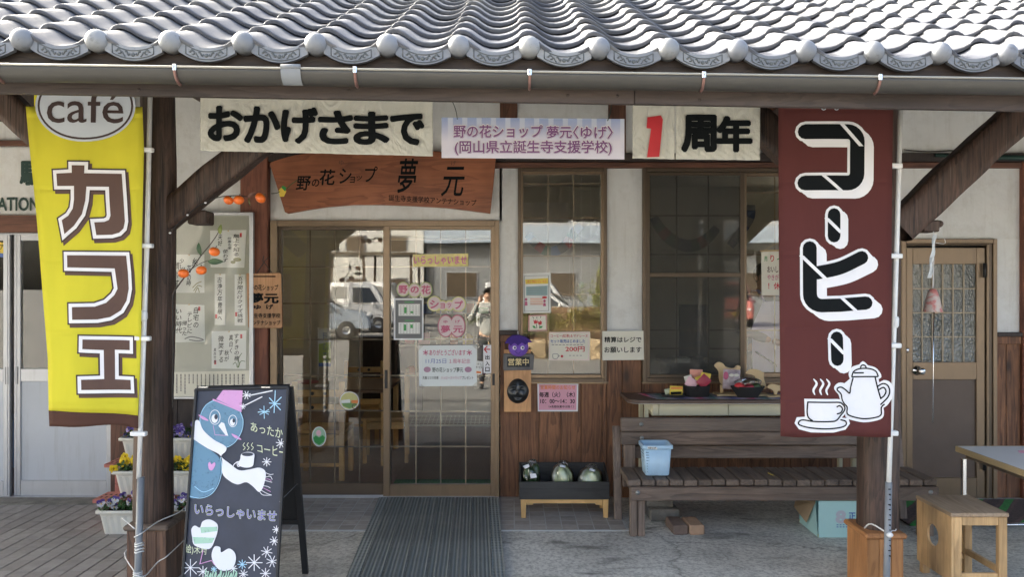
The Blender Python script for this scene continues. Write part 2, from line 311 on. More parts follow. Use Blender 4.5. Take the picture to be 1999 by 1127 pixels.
def mat_mat():
    m, nt, b = _new('ribbed_rubber_mat'); tc = N(nt, 'ShaderNodeTexCoord')
    mp = N(nt, 'ShaderNodeMapping'); nt.links.new(tc.outputs['Object'], mp.inputs[0]); mp.inputs['Rotation'].default_value = (0, 0, math.radians(-2.5))
    wv = N(nt, 'ShaderNodeTexWave', i_Scale=13.0); wv.bands_direction = 'X'; nt.links.new(mp.outputs[0], wv.inputs['Vector'])
    n = N(nt, 'ShaderNodeTexNoise', i_Scale=260.0, i_Detail=2.0); nt.links.new(tc.outputs['Object'], n.inputs['Vector'])
    n3 = N(nt, 'ShaderNodeTexNoise', i_Scale=1.8, i_Detail=6.0); nt.links.new(tc.outputs['Object'], n3.inputs['Vector'])
    c = ramp(nt, wv.outputs['Color'], [(0.2, (0.13, 0.145, 0.14)), (0.8, (0.25, 0.27, 0.26))])
    c = mixc(nt, c, (0.42, 0.43, 0.42), ramp(nt, n.outputs['Fac'], [(0.62, (0,) * 3), (0.72, (0.7,) * 3)]))
    c = mixc(nt, c, ramp(nt, n3.outputs['Fac'], [(0.3, (0.8,) * 3), (0.7, (1.2,) * 3)]), 1.0, 'MULTIPLY')
    nt.links.new(c, b.inputs['Base Color']); b.inputs['Roughness'].default_value = 0.75
    bump(nt, b, wv.outputs['Color'], 0.8, 0.004); return m
M['mat'] = mat_mat()
M['gutter'] = plain('brown_gutter_vinyl', (0.05, 0.047, 0.041), 0.4, var=0.06, scale=4)
M['blackboard'] = plain('blackboard', (0.035, 0.04, 0.062), 0.45, var=0.25, scale=5)
def chalk(name, c, dens=0.45):
    m, nt, b = _new(name); v = coords(nt, (1, 1, 1))
    n = N(nt, 'ShaderNodeTexNoise', i_Scale=45.0, i_Detail=6.0, i_Roughness=0.7, i_Distortion=0.4); nt.links.new(v, n.inputs['Vector'])
    nt.links.new(mixc(nt, (0.05, 0.055, 0.075), c, ramp(nt, n.outputs['Fac'], [(dens - 0.18, (0,) * 3), (dens + 0.02, (1,) * 3)])), b.inputs['Base Color'])
    b.inputs['Roughness'].default_value = 0.9; return m
M['ckwhite'] = chalk('white_chalk', (0.85, 0.85, 0.88), 0.3)
M['ckblue'] = chalk('blue_chalk', (0.16, 0.30, 0.42), 0.42)
M['ckbluel'] = chalk('pale_blue_chalk', (0.45, 0.72, 0.9), 0.3)
M['ckpink'] = chalk('pink_chalk', (0.72, 0.38, 0.66), 0.38)
M['ckyellow'] = chalk('yellow_chalk', (0.75, 0.80, 0.55), 0.35)
M['ckgreen'] = chalk('green_chalk', (0.45, 0.68, 0.52), 0.42)
M['ckpurple'] = chalk('violet_chalk', (0.25, 0.22, 0.55), 0.42)

def weathered(key, c, amt, scale=(5, 5, .45), lo=.52, hi=.72, sc=3.0):
    m = M[key]; nt = m.node_tree; b = nt.nodes['Principled BSDF']; src = b.inputs['Base Color'].links[0].from_socket
    n = N(nt, 'ShaderNodeTexNoise', i_Scale=sc, i_Detail=8.0, i_Roughness=0.7); nt.links.new(coords(nt, scale), n.inputs['Vector'])
    nt.links.new(mixc(nt, src, c, ramp(nt, n.outputs['Fac'], [(lo, (0,) * 3), (hi, (amt,) * 3)])), b.inputs['Base Color'])
weathered('plaster', (.42, .40, .34), .28); weathered('plaster', (.5, .48, .43), .3, (1, 1, 1), .5, .7, 9.0)
weathered('silverpanel', (.30, .30, .28), .35); weathered('silver', (.25, .25, .24), .3)
weathered('oldpost', (.012, .008, .006), .85, (26, 26, .5), .48, .62); weathered('oldpost', (.17, .13, .10), .6, (30, 30, .6), .58, .70)
weathered('gutter', (.16, .15, .13), .4, (.5, 5, 5)); weathered('stool', (.22, .13, .06), .4, (4, 4, 1), .52, .7); weathered('newwood', (.16, .07, .03), .5, (6, 6, .7), .5, .7)
weathered('planter', (.32, .29, .22), .4, (4, 4, 1.2)); weathered('paver', (.10, .09, .08), .4, (1, 1, 1), .5, .7, 2.5); weathered('polegrey', (.36, .37, .37), .5, (4, 4, 1))
weathered('bronze', (.10, .075, .05), .4, (3, 3, .6)); weathered('mat', (.34, .33, .30), .35, (1, 1, 1), .52, .72, 5.0); weathered('basket', (.30, .42, .52), .35, (3, 3, 1))
# ------------------------------------------------------------------ mesh building
class MB:
    def __init__(s): s.bm = bmesh.new()
    def face(s, pts):
        vs = [s.bm.verts.new(p) for p in pts]
        try: return s.bm.faces.new(vs)
        except ValueError: return None
    def box(s, x0, x1, y0, y1, z0, z1, bev=0.0, mat=None):
        t = bmesh.ops.create_cube(s.bm, size=1.0); vs = t['verts']
        for v in vs:
            v.co = Vector((x0 + (x1 - x0) * (v.co.x + .5), y0 + (y1 - y0) * (v.co.y + .5), z0 + (z1 - z0) * (v.co.z + .5)))
        if bev:
            es = list({e for v in vs for e in v.link_edges})
            r = bmesh.ops.bevel(s.bm, geom=es, offset=min(bev, .45 * min(abs(x1 - x0), abs(y1 - y0), abs(z1 - z0))), segments=1, profile=0.5, affect='EDGES')
            vs = list({v for f in r['faces'] for v in f.verts} | {v for v in vs if v.is_valid})
        if mat is not None:
            for v in vs:
                if v.is_valid: v.co = mat @ v.co
        return s
    def obox(s, c, size, rot, bev=0.0):
        """oriented box; rot a 3x3 or euler tuple"""
        R = rot if isinstance(rot, Matrix) else Matrix.Rotation(rot[2], 4, 'Z') @ Matrix.Rotation(rot[1], 4, 'Y') @ Matrix.Rotation(rot[0], 4, 'X')
        mt = Matrix.Translation(Vector(c)) @ R.to_4x4()
        a, b, d = size[0] / 2, size[1] / 2, size[2] / 2
        return s.box(-a, a, -b, b, -d, d, bev, mt)
    def bar(s, p0, p1, wx, wy, bev=0.0, up=(0, 1, 0)):
        """square bar from p0 to p1"""
        p0, p1 = Vector(p0), Vector(p1); d = (p1 - p0); L = d.length; z = d.normalized()
        y = Vector(up); y = (y - z * y.dot(z)).normalized(); x = y.cross(z)
        R = Matrix((x, y, z)).transposed()
        return s.obox((p0 + p1) / 2, (wx, wy, L), R, bev)
    def tube(s, pts, r, seg=8, cap=True):
        pts = [Vector(p) for p in pts]; n = len(pts)
        rs = r if isinstance(r, (list, tuple)) else [r] * n
        t0 = (pts[1] - pts[0]).normalized(); a = Vector((0, 0, 1)) if abs(t0.z) < .9 else Vector((1, 0, 0))
        u = t0.cross(a).normalized(); rings = []
        for i, p in enumerate(pts):
            t = (pts[min(i + 1, n - 1)] - pts[max(i - 1, 0)])
            t = t.normalized() if t.length > 1e-9 else t0
            u = (u - t * u.dot(t)).normalized(); v = t.cross(u)
            rings.append([s.bm.verts.new(p + (u * math.cos(k * 2 * math.pi / seg) + v * math.sin(k * 2 * math.pi / seg)) * rs[i]) for k in range(seg)])
        for A, B in zip(rings, rings[1:]):
            for k in range(seg):
                f = s.bm.faces.new((A[k], A[(k + 1) % seg], B[(k + 1) % seg], B[k])); f.smooth = True
        if cap:
            s.bm.faces.new(rings[0][::-1]); s.bm.faces.new(rings[-1])
        return s
    def cyl(s, p0, p1, r, r1=None, seg=16): return s.tube([p0, p1], [r, r if r1 is None else r1], seg)
    def lathe(s, prof, c, seg=24, axis=None, sx=1.0, sy=1.0):
        c = Vector(c); R = Vector((0, 0, 1)).rotation_difference(Vector(axis)).to_matrix() if axis else Matrix.Identity(3)
        rings = [[s.bm.verts.new(c + R @ Vector((r * sx * math.cos(k * 2 * math.pi / seg), r * sy * math.sin(k * 2 * math.pi / seg), z))) for k in range(seg)] if r > 1e-6 else [s.bm.verts.new(c + R @ Vector((0, 0, z)))] for r, z in prof]
        for A, B in zip(rings, rings[1:]):
            for k in range(seg):
                q = [A[k % len(A)], A[(k + 1) % len(A)], B[(k + 1) % len(B)], B[k % len(B)]]
                q2 = [];
                for x in q:
                    if x not in q2: q2.append(x)
                if len(q2) >= 3:
                    f = s.bm.faces.new(q2); f.smooth = True
        return s
    def ell(s, c, rx, ry, rz, seg=16, rings=10, rot=None):
        t = bmesh.ops.create_uvsphere(s.bm, u_segments=seg, v_segments=rings, radius=1.0)
        for v in t['verts']:
            q = Vector((v.co.x * rx, v.co.y * ry, v.co.z * rz))
            if rot is not None: q = rot @ q
            v.co = q + Vector(c)
            for f in v.link_faces: f.smooth = True
        return s
    def prism(s, pts, ext, bev=0.0):
        """polygon pts (3-D, planar) extruded by vector ext"""
        ext = Vector(ext); A = [s.bm.verts.new(p) for p in pts]; B = [s.bm.verts.new(Vector(p) + ext) for p in pts]
        n = len(pts)
        f1 = s.bm.faces.new(A); f2 = s.bm.faces.new(B[::-1])
        for k in range(n): s.bm.faces.new((A[(k + 1) % n], A[k], B[k], B[(k + 1) % n]))
        if bev:
            bmesh.ops.bevel(s.bm, geom=list({e for f in (f1, f2) for e in f.edges}), offset=bev, segments=2, profile=0.5, affect='EDGES')
        return s
    def grid(s, fn, nu, nv, smooth=True, closed=False):
        V = [[s.bm.verts.new(fn(i / nu, j / nv)) for j in range(nv + 1)] for i in range(nu + (0 if closed else 1))]
        nn = nu if closed else nu
        for i in range(nn):
            for j in range(nv):
                i2 = (i + 1) % len(V)
                f = s.bm.faces.new((V[i][j], V[i2][j], V[i2][j + 1], V[i][j + 1])); f.smooth = smooth
        return s
    def mesh(s, name, org=(0, 0, 0), recalc=True):
        if recalc: bmesh.ops.recalc_face_normals(s.bm, faces=s.bm.faces)
        o = Vector(org)
        for v in s.bm.verts: v.co -= o
        me = bpy.data.meshes.new(name); s.bm.to_mesh(me); s.bm.free(); return me

def wloc(o):
    p = Vector((0, 0, 0))
    while o is not None: p = p + Vector(o.location); o = o.parent
    return p
def thing(name, label, cat, loc=(0, 0, 0), group=None):
    o = bpy.data.objects.new(name, None); COL.objects.link(o); o.location = loc
    o.empty_display_size = 0.1
    o['label'] = label; o['category'] = cat
    if group: o['group'] = group
    return o
def tag(o, label=None, cat=None, group=None, kind=None):
    if label: o['label'] = label
    if cat: o['category'] = cat
    if group: o['group'] = group
    if kind: o['kind'] = kind
    return o
def part(name, mb, mat, parent=None, label=None, kind=None, recalc=True, org=None):
    """world-space geometry -> one mesh object under parent; origin at the middle of its box"""
    if isinstance(mb, MB):
        bb = [v.co for v in mb.bm.verts]
        if org is None:
            org = Vector([(min(c[i] for c in bb) + max(c[i] for c in bb)) / 2 for i in range(3)])
        else: org = Vector(org)
        me = mb.mesh(name, org, recalc)
    else: me = mb; org = Vector(org or (0, 0, 0))
    me.materials.clear(); me.materials.append(M[mat] if isinstance(mat, str) else mat)
    o = bpy.data.objects.new(name, me); COL.objects.link(o)
    if parent is not None: o.parent = parent
    o.location = org - wloc(parent)
    if label: o['label'] = label
    if kind: o['kind'] = kind
    return o
def inst(name, me, loc, parent=None, label=None, rot=None, scale=None):
    o = bpy.data.objects.new(name, me); COL.objects.link(o)
    if parent is not None: o.parent = parent
    o.location = Vector(loc) - wloc(parent)
    if rot: o.rotation_euler = rot
    if scale: o.scale = scale
    if label: o['label'] = label
    return o
# ---- flat shapes given in pixels of the photograph on a plane of the scene
def smooth(pts, closed=False, n=6):
    P_ = [Vector(p) for p in pts]; out = []; L = len(P_)
    rng = range(L) if closed else range(L - 1)
    for i in rng:
        if closed: a, b, c, d = P_[(i - 1) % L], P_[i], P_[(i + 1) % L], P_[(i + 2) % L]
        else: a, b, c, d = P_[max(i - 1, 0)], P_[i], P_[i + 1], P_[min(i + 2, L - 1)]
        for k in range(n):
            t = k / n
            out.append(0.5 * ((2 * b) + (c - a) * t + (2 * a - 5 * b + 4 * c - d) * t * t + (3 * b - a - 3 * c + d) * t ** 3))
    if not closed: out.append(P_[-1])
    return [tuple(p) for p in out]
def ribbon(pts, w, caps=True, taper=False):
    """outline of a stroke of width w along pts (2-D)"""
    P_ = [Vector(p) for p in pts]; n = len(P_); L, R = [], []
    for i, p in enumerate(P_):
        t = P_[min(i + 1, n - 1)] - P_[max(i - 1, 0)]
        t = t.normalized() if t.length > 1e-9 else Vector((1, 0))
        if 0 < i < n - 1:
            a, b = (P_[i] - P_[i - 1]), (P_[i + 1] - P_[i])
            if a.length > 1e-9 and b.length > 1e-9:
                c = a.normalized().dot(b.normalized()); k = 1 / max(0.5, math.sqrt(max(0.0, (1 + c) / 2)))
            else: k = 1
        else: k = 1
        nn = Vector((-t.y, t.x)); h = w / 2 * k
        if taper: h *= (0.35 + 0.65 * math.sin(math.pi * (i + 0.6) / (n + 0.2)))
        L.append(p + nn * h); R.append(p - nn * h)
    out = list(L)
    if caps:
        c = P_[-1]; t = (P_[-1] - P_[-2]).normalized(); a0 = math.atan2(t.x, -t.y)
        a0 = math.atan2((L[-1] - c).y, (L[-1] - c).x); h = (L[-1] - c).length
        out += [c + Vector((math.cos(a0 - math.pi * k / 6), math.sin(a0 - math.pi * k / 6))) * h for k in range(1, 6)]
    out += R[::-1]
    if caps:
        c = P_[0]; a0 = math.atan2((R[0] - c).y, (R[0] - c).x); h = (R[0] - c).length
        out += [c + Vector((math.cos(a0 - math.pi * k / 6), math.sin(a0 - math.pi * k / 6))) * h for k in range(1, 6)]
    return [tuple(p) for p in out]
def offset_poly(pts, d):
    P_ = [Vector(p) for p in pts]; n = len(P_)
    A = sum(P_[i].x * P_[(i + 1) % n].y - P_[(i + 1) % n].x * P_[i].y for i in range(n)) / 2
    s = 1 if A > 0 else -1; out = []
    for i in range(n):
        a = (P_[i] - P_[i - 1]).normalized(); b = (P_[(i + 1) % n] - P_[i]).normalized()
        na = Vector((a.y, -a.x)) * s; nb = Vector((b.y, -b.x)) * s; m = na + nb
        if m.length < 1e-6: m = na
        m.normalize(); k = min(2.2, 1 / max(0.3, m.dot(na)))
        out.append(tuple(P_[i] + m * d * k))
    return out
def circ(c, rx, ry=None, n=24, a0=0): ry = ry or rx; return [(c[0] + rx * math.cos(a0 + k * 2 * math.pi / n), c[1] + ry * math.sin(a0 + k * 2 * math.pi / n)) for k in range(n)]
def flat(name, polys, plane, off, mat, parent=None, label=None, step=0.0002, thick=0.0, kind=None, warp=None):
    mb = MB()
    for i, p in enumerate(polys):
        o = off + step * (i % 7)
        pts = [plane.at(u, v, o) for u, v in p]
        if warp: pts = [warp(q) for q in pts]
        if thick: mb.prism(pts, -plane.n * thick)
        else: mb.face(pts)
    if not thick:
        for f in mb.bm.faces: f.normal_update()
        for f in mb.bm.faces:
            if f.normal.dot(plane.n) < 0: f.normal_flip()
    return part(name, mb, mat, parent, label, kind, recalc=bool(thick))
def sheet(name, label, cat, quad, plane, mat, off=0.0, thick=0.0015, group=None, parent=None):
    o = flat(name, [quad], plane, off, mat, parent, thick=thick)
    return tag(o, label, cat, group)
def text(body, quad, plane, off, mat, parent=None, bold=0.0, vertical=False, name='lettering', shear=0.0, warp=None, res=3, pad=0.0, kind=None, fitw=True):
    """lettering whose box fills quad=(TL,TR,BR,BL) in pixels, laid on plane"""
    if len(quad) == 4 and not isinstance(quad[0], (tuple, list)):
        a, b, c, d = quad; quad = ((a, b), (c, b), (c, d), (a, d))
    items = []
    bodies = [body] if not vertical else list(body)
    verts, faces = [], []
    for k, s in enumerate(bodies):
        if s in (' ', '　'): continue
        cu = bpy.data.curves.new('t', 'FONT'); cu.body = s; cu.resolution_u = res; cu.shear = shear
        ob = bpy.data.objects.new('t', cu); COL.objects.link(ob)
        dg = bpy.context.evaluated_depsgraph_get()
        me = bpy.data.meshes.new_from_object(ob.evaluated_get(dg))
        n0 = len(verts)
        if vertical:
            xs = [v.co.x for v in me.vertices]; cx = (min(xs) + max(xs)) / 2 if xs else 0
            ys = [v.co.y for v in me.vertices]; cy = (min(ys) + max(ys)) / 2 if ys else 0
            dy = 0.28 if s not in 'ーっょゃいの' else cy
            for v in me.vertices: verts.append((v.co.x - cx, v.co.y - (cy if s in 'ー' else 0.35) - k * 1.05))
        else:
            for v in me.vertices: verts.append((v.co.x, v.co.y))
        for p in me.polygons: faces.append([i + n0 for i in p.vertices])
        bpy.data.objects.remove(ob); bpy.data.curves.remove(cu); bpy.data.meshes.remove(me)
    if not verts: return None
    nb = 0
    hq = abs(quad[3][1] - quad[0][1])
    if hq < 12 and not vertical: bold *= .72
    x0, x1 = min(v[0] for v in verts), max(v[0] for v in verts); y0, y1 = min(v[1] for v in verts), max(v[1] for v in verts)
    if bold > 0:
        base_v, base_f = list(verts), list(faces); K = 8 if bold > .03 else 4; nb = K
        for k in range(K):
            a = 2 * math.pi * k / K + .4; n0 = len(verts)
            verts += [(x + bold * math.cos(a), y + bold * math.sin(a)) for x, y in base_v]; faces += [[i + n0 for i in f] for f in base_f]
    q = [Vector(p) for p in quad]; pts = []
    nv = len(verts) // (nb + 1)
    for iv, (x, y) in enumerate(verts):
        a = (x - x0) / max(1e-6, x1 - x0); b = (y1 - y) / max(1e-6, y1 - y0)
        uv = (q[0] * (1 - a) + q[1] * a) * (1 - b) + (q[3] * (1 - a) + q[2] * a) * b
        p = plane.at(uv.x, uv.y, off + .00012 * (iv // nv))
        if warp: p = warp(p)
        pts.append(p)
    c = sum(pts, Vector()) / len(pts)
    me = bpy.data.meshes.new(name); me.from_pydata([p - c for p in pts], [], faces); me.update()
    if me.polygons and sum(p.normal.dot(plane.n) for p in me.polygons) < 0: me.flip_normals()
    return part(name, me, mat, parent, kind=kind, org=c)
def strokes(name, lines, wpx, plane, off, mat, parent=None, label=None, sm=True, warp=None, taper=False):
    polys = []
    for l in lines:
        pts = smooth(l, False, 5) if sm and len(l) > 2 else l
        polys.append(ribbon(pts, wpx, True, taper))
    return flat(name, polys, plane, off, mat, parent, label, warp=warp)
# ------------------------------------------------------------------ ground, porch floor, paving
YF = 6.53
mb = MB(); mb.box(-250, 250, -400, 120, -0.6, -0.012)
part('ground', mb, 'asphalt', kind='structure')
mb = MB(); mb.box(-9, 9, 1.2, 12.0, -0.3, 0.0)
slab = part('porch_concrete_slab', mb, 'concrete', kind='structure')
# grey tile apron in front of the shop door
tp = bpy.data.objects.new('tiled_apron', None); COL.objects.link(tp); tp['kind'] = 'structure'; tp.location = (0, 6.1, 0)
mb = MB(); mb.box(-1.98, 0.80, 5.62, 6.56, -0.02, 0.0075); part('grout_bed', mb, 'grout', tp)
tw = 0.1105
mbt = MB(); mbt.box(-tw / 2 + .003, tw / 2 - .003, -tw / 2 + .003, tw / 2 - .003, -0.01, 0.0035, 0.0015); tme = mbt.mesh('tile'); tme.materials.append(M['tilefloor'])
for i in range(25):
    for j in range(8):
        inst('tile', tme, (-1.975 + tw * (i + .5), 5.632 + tw * (j + .5), 0.0048 + random.uniform(-.0006, .0006)), tp)
# brown-grey paving at the left, joints running towards the station doors
pv = bpy.data.objects.new('paving', None); COL.objects.link(pv); pv['kind'] = 'structure'; pv.location = (-3, 5.2, 0)
mb = MB(); mb.box(-7.2, -1.98, 3.0, 6.27, -0.02, 0.003); part('joint_bed', mb, plain('dark_joint', (0.045, 0.04, 0.038), 0.9), pv)
pw, pl = 0.104, 0.208
mbt = MB(); mbt.box(-pw / 2 + .0035, pw / 2 - .0035, -pl / 2 + .0022, pl / 2 - .0022, -0.01, 0.0045, 0.0015); pme = mbt.mesh('paver'); pme.materials.append(M['paver'])
cnt = 0; rest = MB()
for i in range(50):
    for j in range(15):
        x = -1.985 - pw * (i + .5); y = 6.265 - pl * (j + .5)
        u = 1000 + x / y * 1600; v = 560 + 1.68 * 1600 / y
        if -20 < u < 520 and v < 1145 and cnt < 298: inst('paver', pme, (x, y, 0.0045 + random.uniform(-.0008, .0008)), pv); cnt += 1
        elif x > -6: rest.box(x - pw / 2 + .0035, x + pw / 2 - .0035, y - pl / 2 + .001, y + pl / 2 - .001, -.01, .009)
part('paver_field', rest, 'paver', pv, kind='stuff')
mb = MB(); mb.box(-7.2, -2.0, 6.275, 6.56, -0.02, 0.012, 0.004); part('door_threshold_strip', mb, 'stone', kind='structure')
# ribbed mat on the floor
mt = thing('ribbed_mat', 'long dark ribbed rubber mat leading up to the sliding glass doors', 'mat', (-0.5, 5.4, 0.008))
L0, L1, R0, R1 = (-1.055, 6.47), (-0.93, 4.3), (-0.108, 6.47), (-0.02, 4.3)
def matpt(a, b, z): return Vector((L0[0] * (1 - a) * (1 - b) + R0[0] * a * (1 - b) + L1[0] * (1 - a) * b + R1[0] * a * b, L0[1] * (1 - b) + L1[1] * b, z))
edges = [0, .085] + [.085 + .83 * k / 6 for k in range(1, 6)] + [.915, 1.0]
for k in range(len(edges) - 1):
    a0, a1 = edges[k] + .0025, edges[k + 1] - .0025
    mb = MB(); mb.prism([matpt(a0, 0, .010), matpt(a1, 0, .010), matpt(a1, 1, .010), matpt(a0, 1, .010)], (0, 0, .006), .0012)
    if k not in (0, len(edges) - 2):
        nr = 7
        for r in range(nr):
            c0 = a0 + (a1 - a0) * (r + .25) / nr; c1 = a0 + (a1 - a0) * (r + .75) / nr
            mb.prism([matpt(c0, .004, .016), matpt(c1, .004, .016), matpt(c1, 1, .016), matpt(c0, 1, .016)], (0, 0, .0028))
    else:
        for r in range(40):
            b0 = (r + .2) / 40; b1 = (r + .8) / 40
            mb.prism([matpt(a0, b0, .016), matpt(a1, b0, .016), matpt(a1, b1, .016), matpt(a0, b1, .016)], (0, 0, .0012))
    part('mat_edge' if k in (0, len(edges) - 2) else 'mat_strip', mb, 'mat', mt)

# ------------------------------------------------------------------ the shop building
shop = thing('shop_building', 'white plastered shop front with brown timber, cedar boards and bronze glazed doors', 'building', (0, YF, 0))
k_ = YF / FPX
def fx(u): return (u - CX) * k_
def fz(v): return CAM_H + (HV - v) * k_
def fbox(name, u0, v0, u1, v1, mat, y0=0.0, y1=0.12, bev=0.003, parent=None, label=None):
    """box on the facade from pixels; y0 = how far its face stands towards the street (m), y1 = depth behind"""
    mb = MB(); mb.box(fx(u0), fx(u1), YF - y0, YF + y1, fz(v1), fz(v0), bev)
    return part(name, mb, mat, parent or shop, label)
# plaster panels (between openings)
for (u0, v0, u1, v1) in ((-900, 150, 495, 285), (-900, 285, 222, 421), (262, 285, 495, 970), (495, 150, 1010, 318), (527, 318, 980, 431), (975, 318, 1012, 648),
                         (1182, 318, 1255, 648), (1010, 150, 2600, 318), (1638, 318, 1756, 972), (1756, 318, 1990, 467), (1939, 467, 1990, 650), (1999, 318, 2600, 990)):
    fbox('plaster_panel', u0, v0, u1, v1, 'plaster', 0.0, 0.10, 0.0)
# timbers standing proud
fbox('lintel_beam', 480, 318, 2400, 329, 'beamx', 0.035, 0.03)
fbox('dark_duct', 500, 301, 2400, 317, 'darksiding', 0.06, -0.001)
fbox('lintel_beam', -900, 421, 223, 457, M['beamx'], 0.05, 0.06)
fbox('ceiling_beam', -900, 276, 223, 286, M['beamx'], 0.05, -0.001)
fbox('wooden_post', 474, 150, 528, 975, 'redpost', 0.07, 0.10, 0.008)
fbox('wooden_post', 222, 150, 262, 975, 'post', 0.06, 0.10, 0.008)
fbox('wooden_post', 1990, 315, 2040, 992, 'redpost', 0.05, 0.10, 0.008)
fbox('wooden_post', 976, 150, 1010, 302, 'post', 0.03, -0.002)
fbox('wooden_post', 1187, 150, 1221, 302, 'post', 0.03, -0.002)
fbox('wooden_post', 1488, 150, 1522, 302, 'post', 0.03, -0.002)
# dado: cap, rail, planks
fbox('dado_cap', 975, 645, 1011, 654, 'darksiding', 0.045, 0.02)
fbox('dado_rail', 975, 654, 1012, 668, 'siding', 0.03, 0.02)
fbox('dado_cap', 1183, 648, 1254, 654, 'darksiding', 0.045, 0.02)
fbox('dado_cap', 1941, 649, 1990, 657, 'darksiding', 0.045, 0.02)
fbox('dado_rail', 1941, 657, 1990, 672, 'siding', 0.03, 0.02)
us = [976, 1012, 1052, 1095, 1134, 1175, 1214]
while us[-1] < 1740: us.append(us[-1] + random.choice((38, 40, 41, 43)))
def plank(u0, u1, v0, v1, m='siding'):
    mb = MB(); mb.box(fx(u0) + .0015, fx(u1) - .0015, YF - .014 - random.uniform(0, .003), YF + .02, fz(v1), fz(v0), .003)
    part('plank', mb, m, shop)
for a, b in zip(us, us[1:]):
    m = (a + b) / 2
    v0 = 668 if m < 1012 else 748 if m < 1186 else 654 if m < 1253 else 748
    if a < 1183 < b: plank(a, 1184, 748, 976); plank(1184, b, 654, 976)
    elif a < 1254 < b: plank(a, 1252, 654, 976); plank(1252, b, 748, 976)
    else: plank(a, b, v0, 976)
for a, b in ((1941, 1962), (1962, 1990)): plank(a, b, 672, 985)
for k in range(5): plank(262 + k * 43, 305 + k * 43 if k < 4 else 474, 778, 975, 'darksiding')
fbox('dark_board', -900, 150, 262, 238, 'darksiding', 0.03, -0.001)
# added frosted rear panes, out of view, put in to light the rooms
M['frost'] = None
def mat_frost():
    m, nt, b = _new('added_frosted_glass'); nt.nodes.remove(b); t = N(nt, 'ShaderNodeBsdfTranslucent'); t.inputs[0].default_value = (.9, .9, .86, 1); nt.links.new(t.outputs[0], nt.nodes['Material Output'].inputs[0]); return m
M['frost'] = mat_frost()
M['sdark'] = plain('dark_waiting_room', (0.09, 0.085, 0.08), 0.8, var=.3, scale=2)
# building shell: side and rear walls, floor, ceiling, partition
def wbox(name, x0, x1, y0, y1, z0, z1, mat, parent=None, bev=0.0, kind=None):
    mb = MB(); mb.box(x0, x1, y0, y1, z0, z1, bev); return part(name, mb, mat, parent if parent else shop, kind=kind)
wbox('shop_floor', -5.4, 8.9, 6.60, 11.0, -.02, 0.012, plain('brown_shop_floor', (0.16, 0.085, 0.06), 0.35, var=.1))
wbox('raised_floor', 1.25, 8.9, 6.75, 11.0, 0.013, 0.20, 'brownlam')
wbox('ceiling', -8.9, 8.9, 6.64, 11.0, 3.02, 3.08, 'plaster_int')
for q in ((-9, 9, -.1, .9), (-9, 9, 3.0, 4.9), (-9, -5.4, .9, 3.0), (-3.15, 3.6, .9, 2.45), (.05, 3.6, 2.45, 3.0), (8.8, 9, .9, 3.0)): wbox('rear_wall', q[0], q[1], 11.0, 11.15, q[2], q[3], 'plaster_int')
wbox('added_frosted_pane', -5.4, -3.15, 11.05, 11.06, .9, 3.0, 'frost'); wbox('added_frosted_pane', -3.15, .05, 11.05, 11.06, 2.45, 3.0, 'frost'); wbox('added_frosted_pane', 3.6, 8.8, 11.05, 11.06, .9, 3.0, 'frost')
wbox('side_wall', -9.1, -9, 6.5, 11.0, -.1, 4.9, 'plaster_int'); wbox('side_wall', 9, 9.1, 6.5, 11.0, -.1, 4.9, 'plaster_int')
wbox('partition', -5.5, -5.4, 6.64, 11.0, 0, 3.02, 'plaster_int')
wbox('front_wall_top', -9, 9, 6.54, 6.66, 3.2, 4.3, 'plaster')
wbox('front_wall_end', -9, fx(-899), 6.54, 6.66, -.1, 3.3, 'plaster')
wbox('front_wall_end', fx(2399), 9, 6.54, 6.66, -.1, 3.3, 'plaster')
# roof slab over everything (under the tiles)
TH = math.radians(25)
ZE = 2.629; EY = 3.42; YAW = 0.05
def R_(x, s, n): return Vector((x, EY + YAW * x + s * math.cos(TH) - n * math.sin(TH), ZE + s * math.sin(TH) + n * math.cos(TH)))

def glazing(parent, u0, v0, u1, v1, vs, hs, mat, y=0.0, gw=2.6, nm='muntin', gmat='glass'):
    """pane with muntins, all measured on the facade"""
    mb = MB(); mb.box(fx(u0) - .004, fx(u1) + .004, YF - y + .016, YF - y + .020, fz(v1) - .004, fz(v0) + .004)
    part('pane', mb, gmat, parent)
    for u in vs:
        mb = MB(); mb.box(fx(u - gw / 2), fx(u + gw / 2), YF - y + .021, YF - y + .029, fz(v1), fz(v0)); part(nm, mb, mat, parent)
    for v in hs:
        mb = MB(); mb.box(fx(u0), fx(u1), YF - y + .0225, YF - y + .0305, fz(v + gw / 2), fz(v - gw / 2)); part(nm, mb, mat, parent)
def framebox(name, parent, u0, v0, u1, v1, l, t, r, b, mat, y0=0.03, y1=0.05):
    mb = MB()
    mb.box(fx(u0), fx(u0 + l), YF - y0, YF + y1, fz(v1), fz(v0), .004)
    mb.box(fx(u1 - r), fx(u1), YF - y0, YF + y1, fz(v1), fz(v0), .004)
    mb.box(fx(u0 + l), fx(u1 - r), YF - y0 + .002, YF + y1 - .002, fz(v0 + t), fz(v0), .004)
    if b: mb.box(fx(u0 + l), fx(u1 - r), YF - y0 + .002, YF + y1 - .002, fz(v1), fz(v1 - b), .004)
    return part(name, mb, mat, parent)
def sub(name, loc=(0, 0, 0), parent=None, label=None):
    o = bpy.data.objects.new(name, None); COL.objects.link(o); o.parent = parent or shop; o.location = Vector(loc) - wloc(parent or shop)
    if label: o['label'] = label
    return o
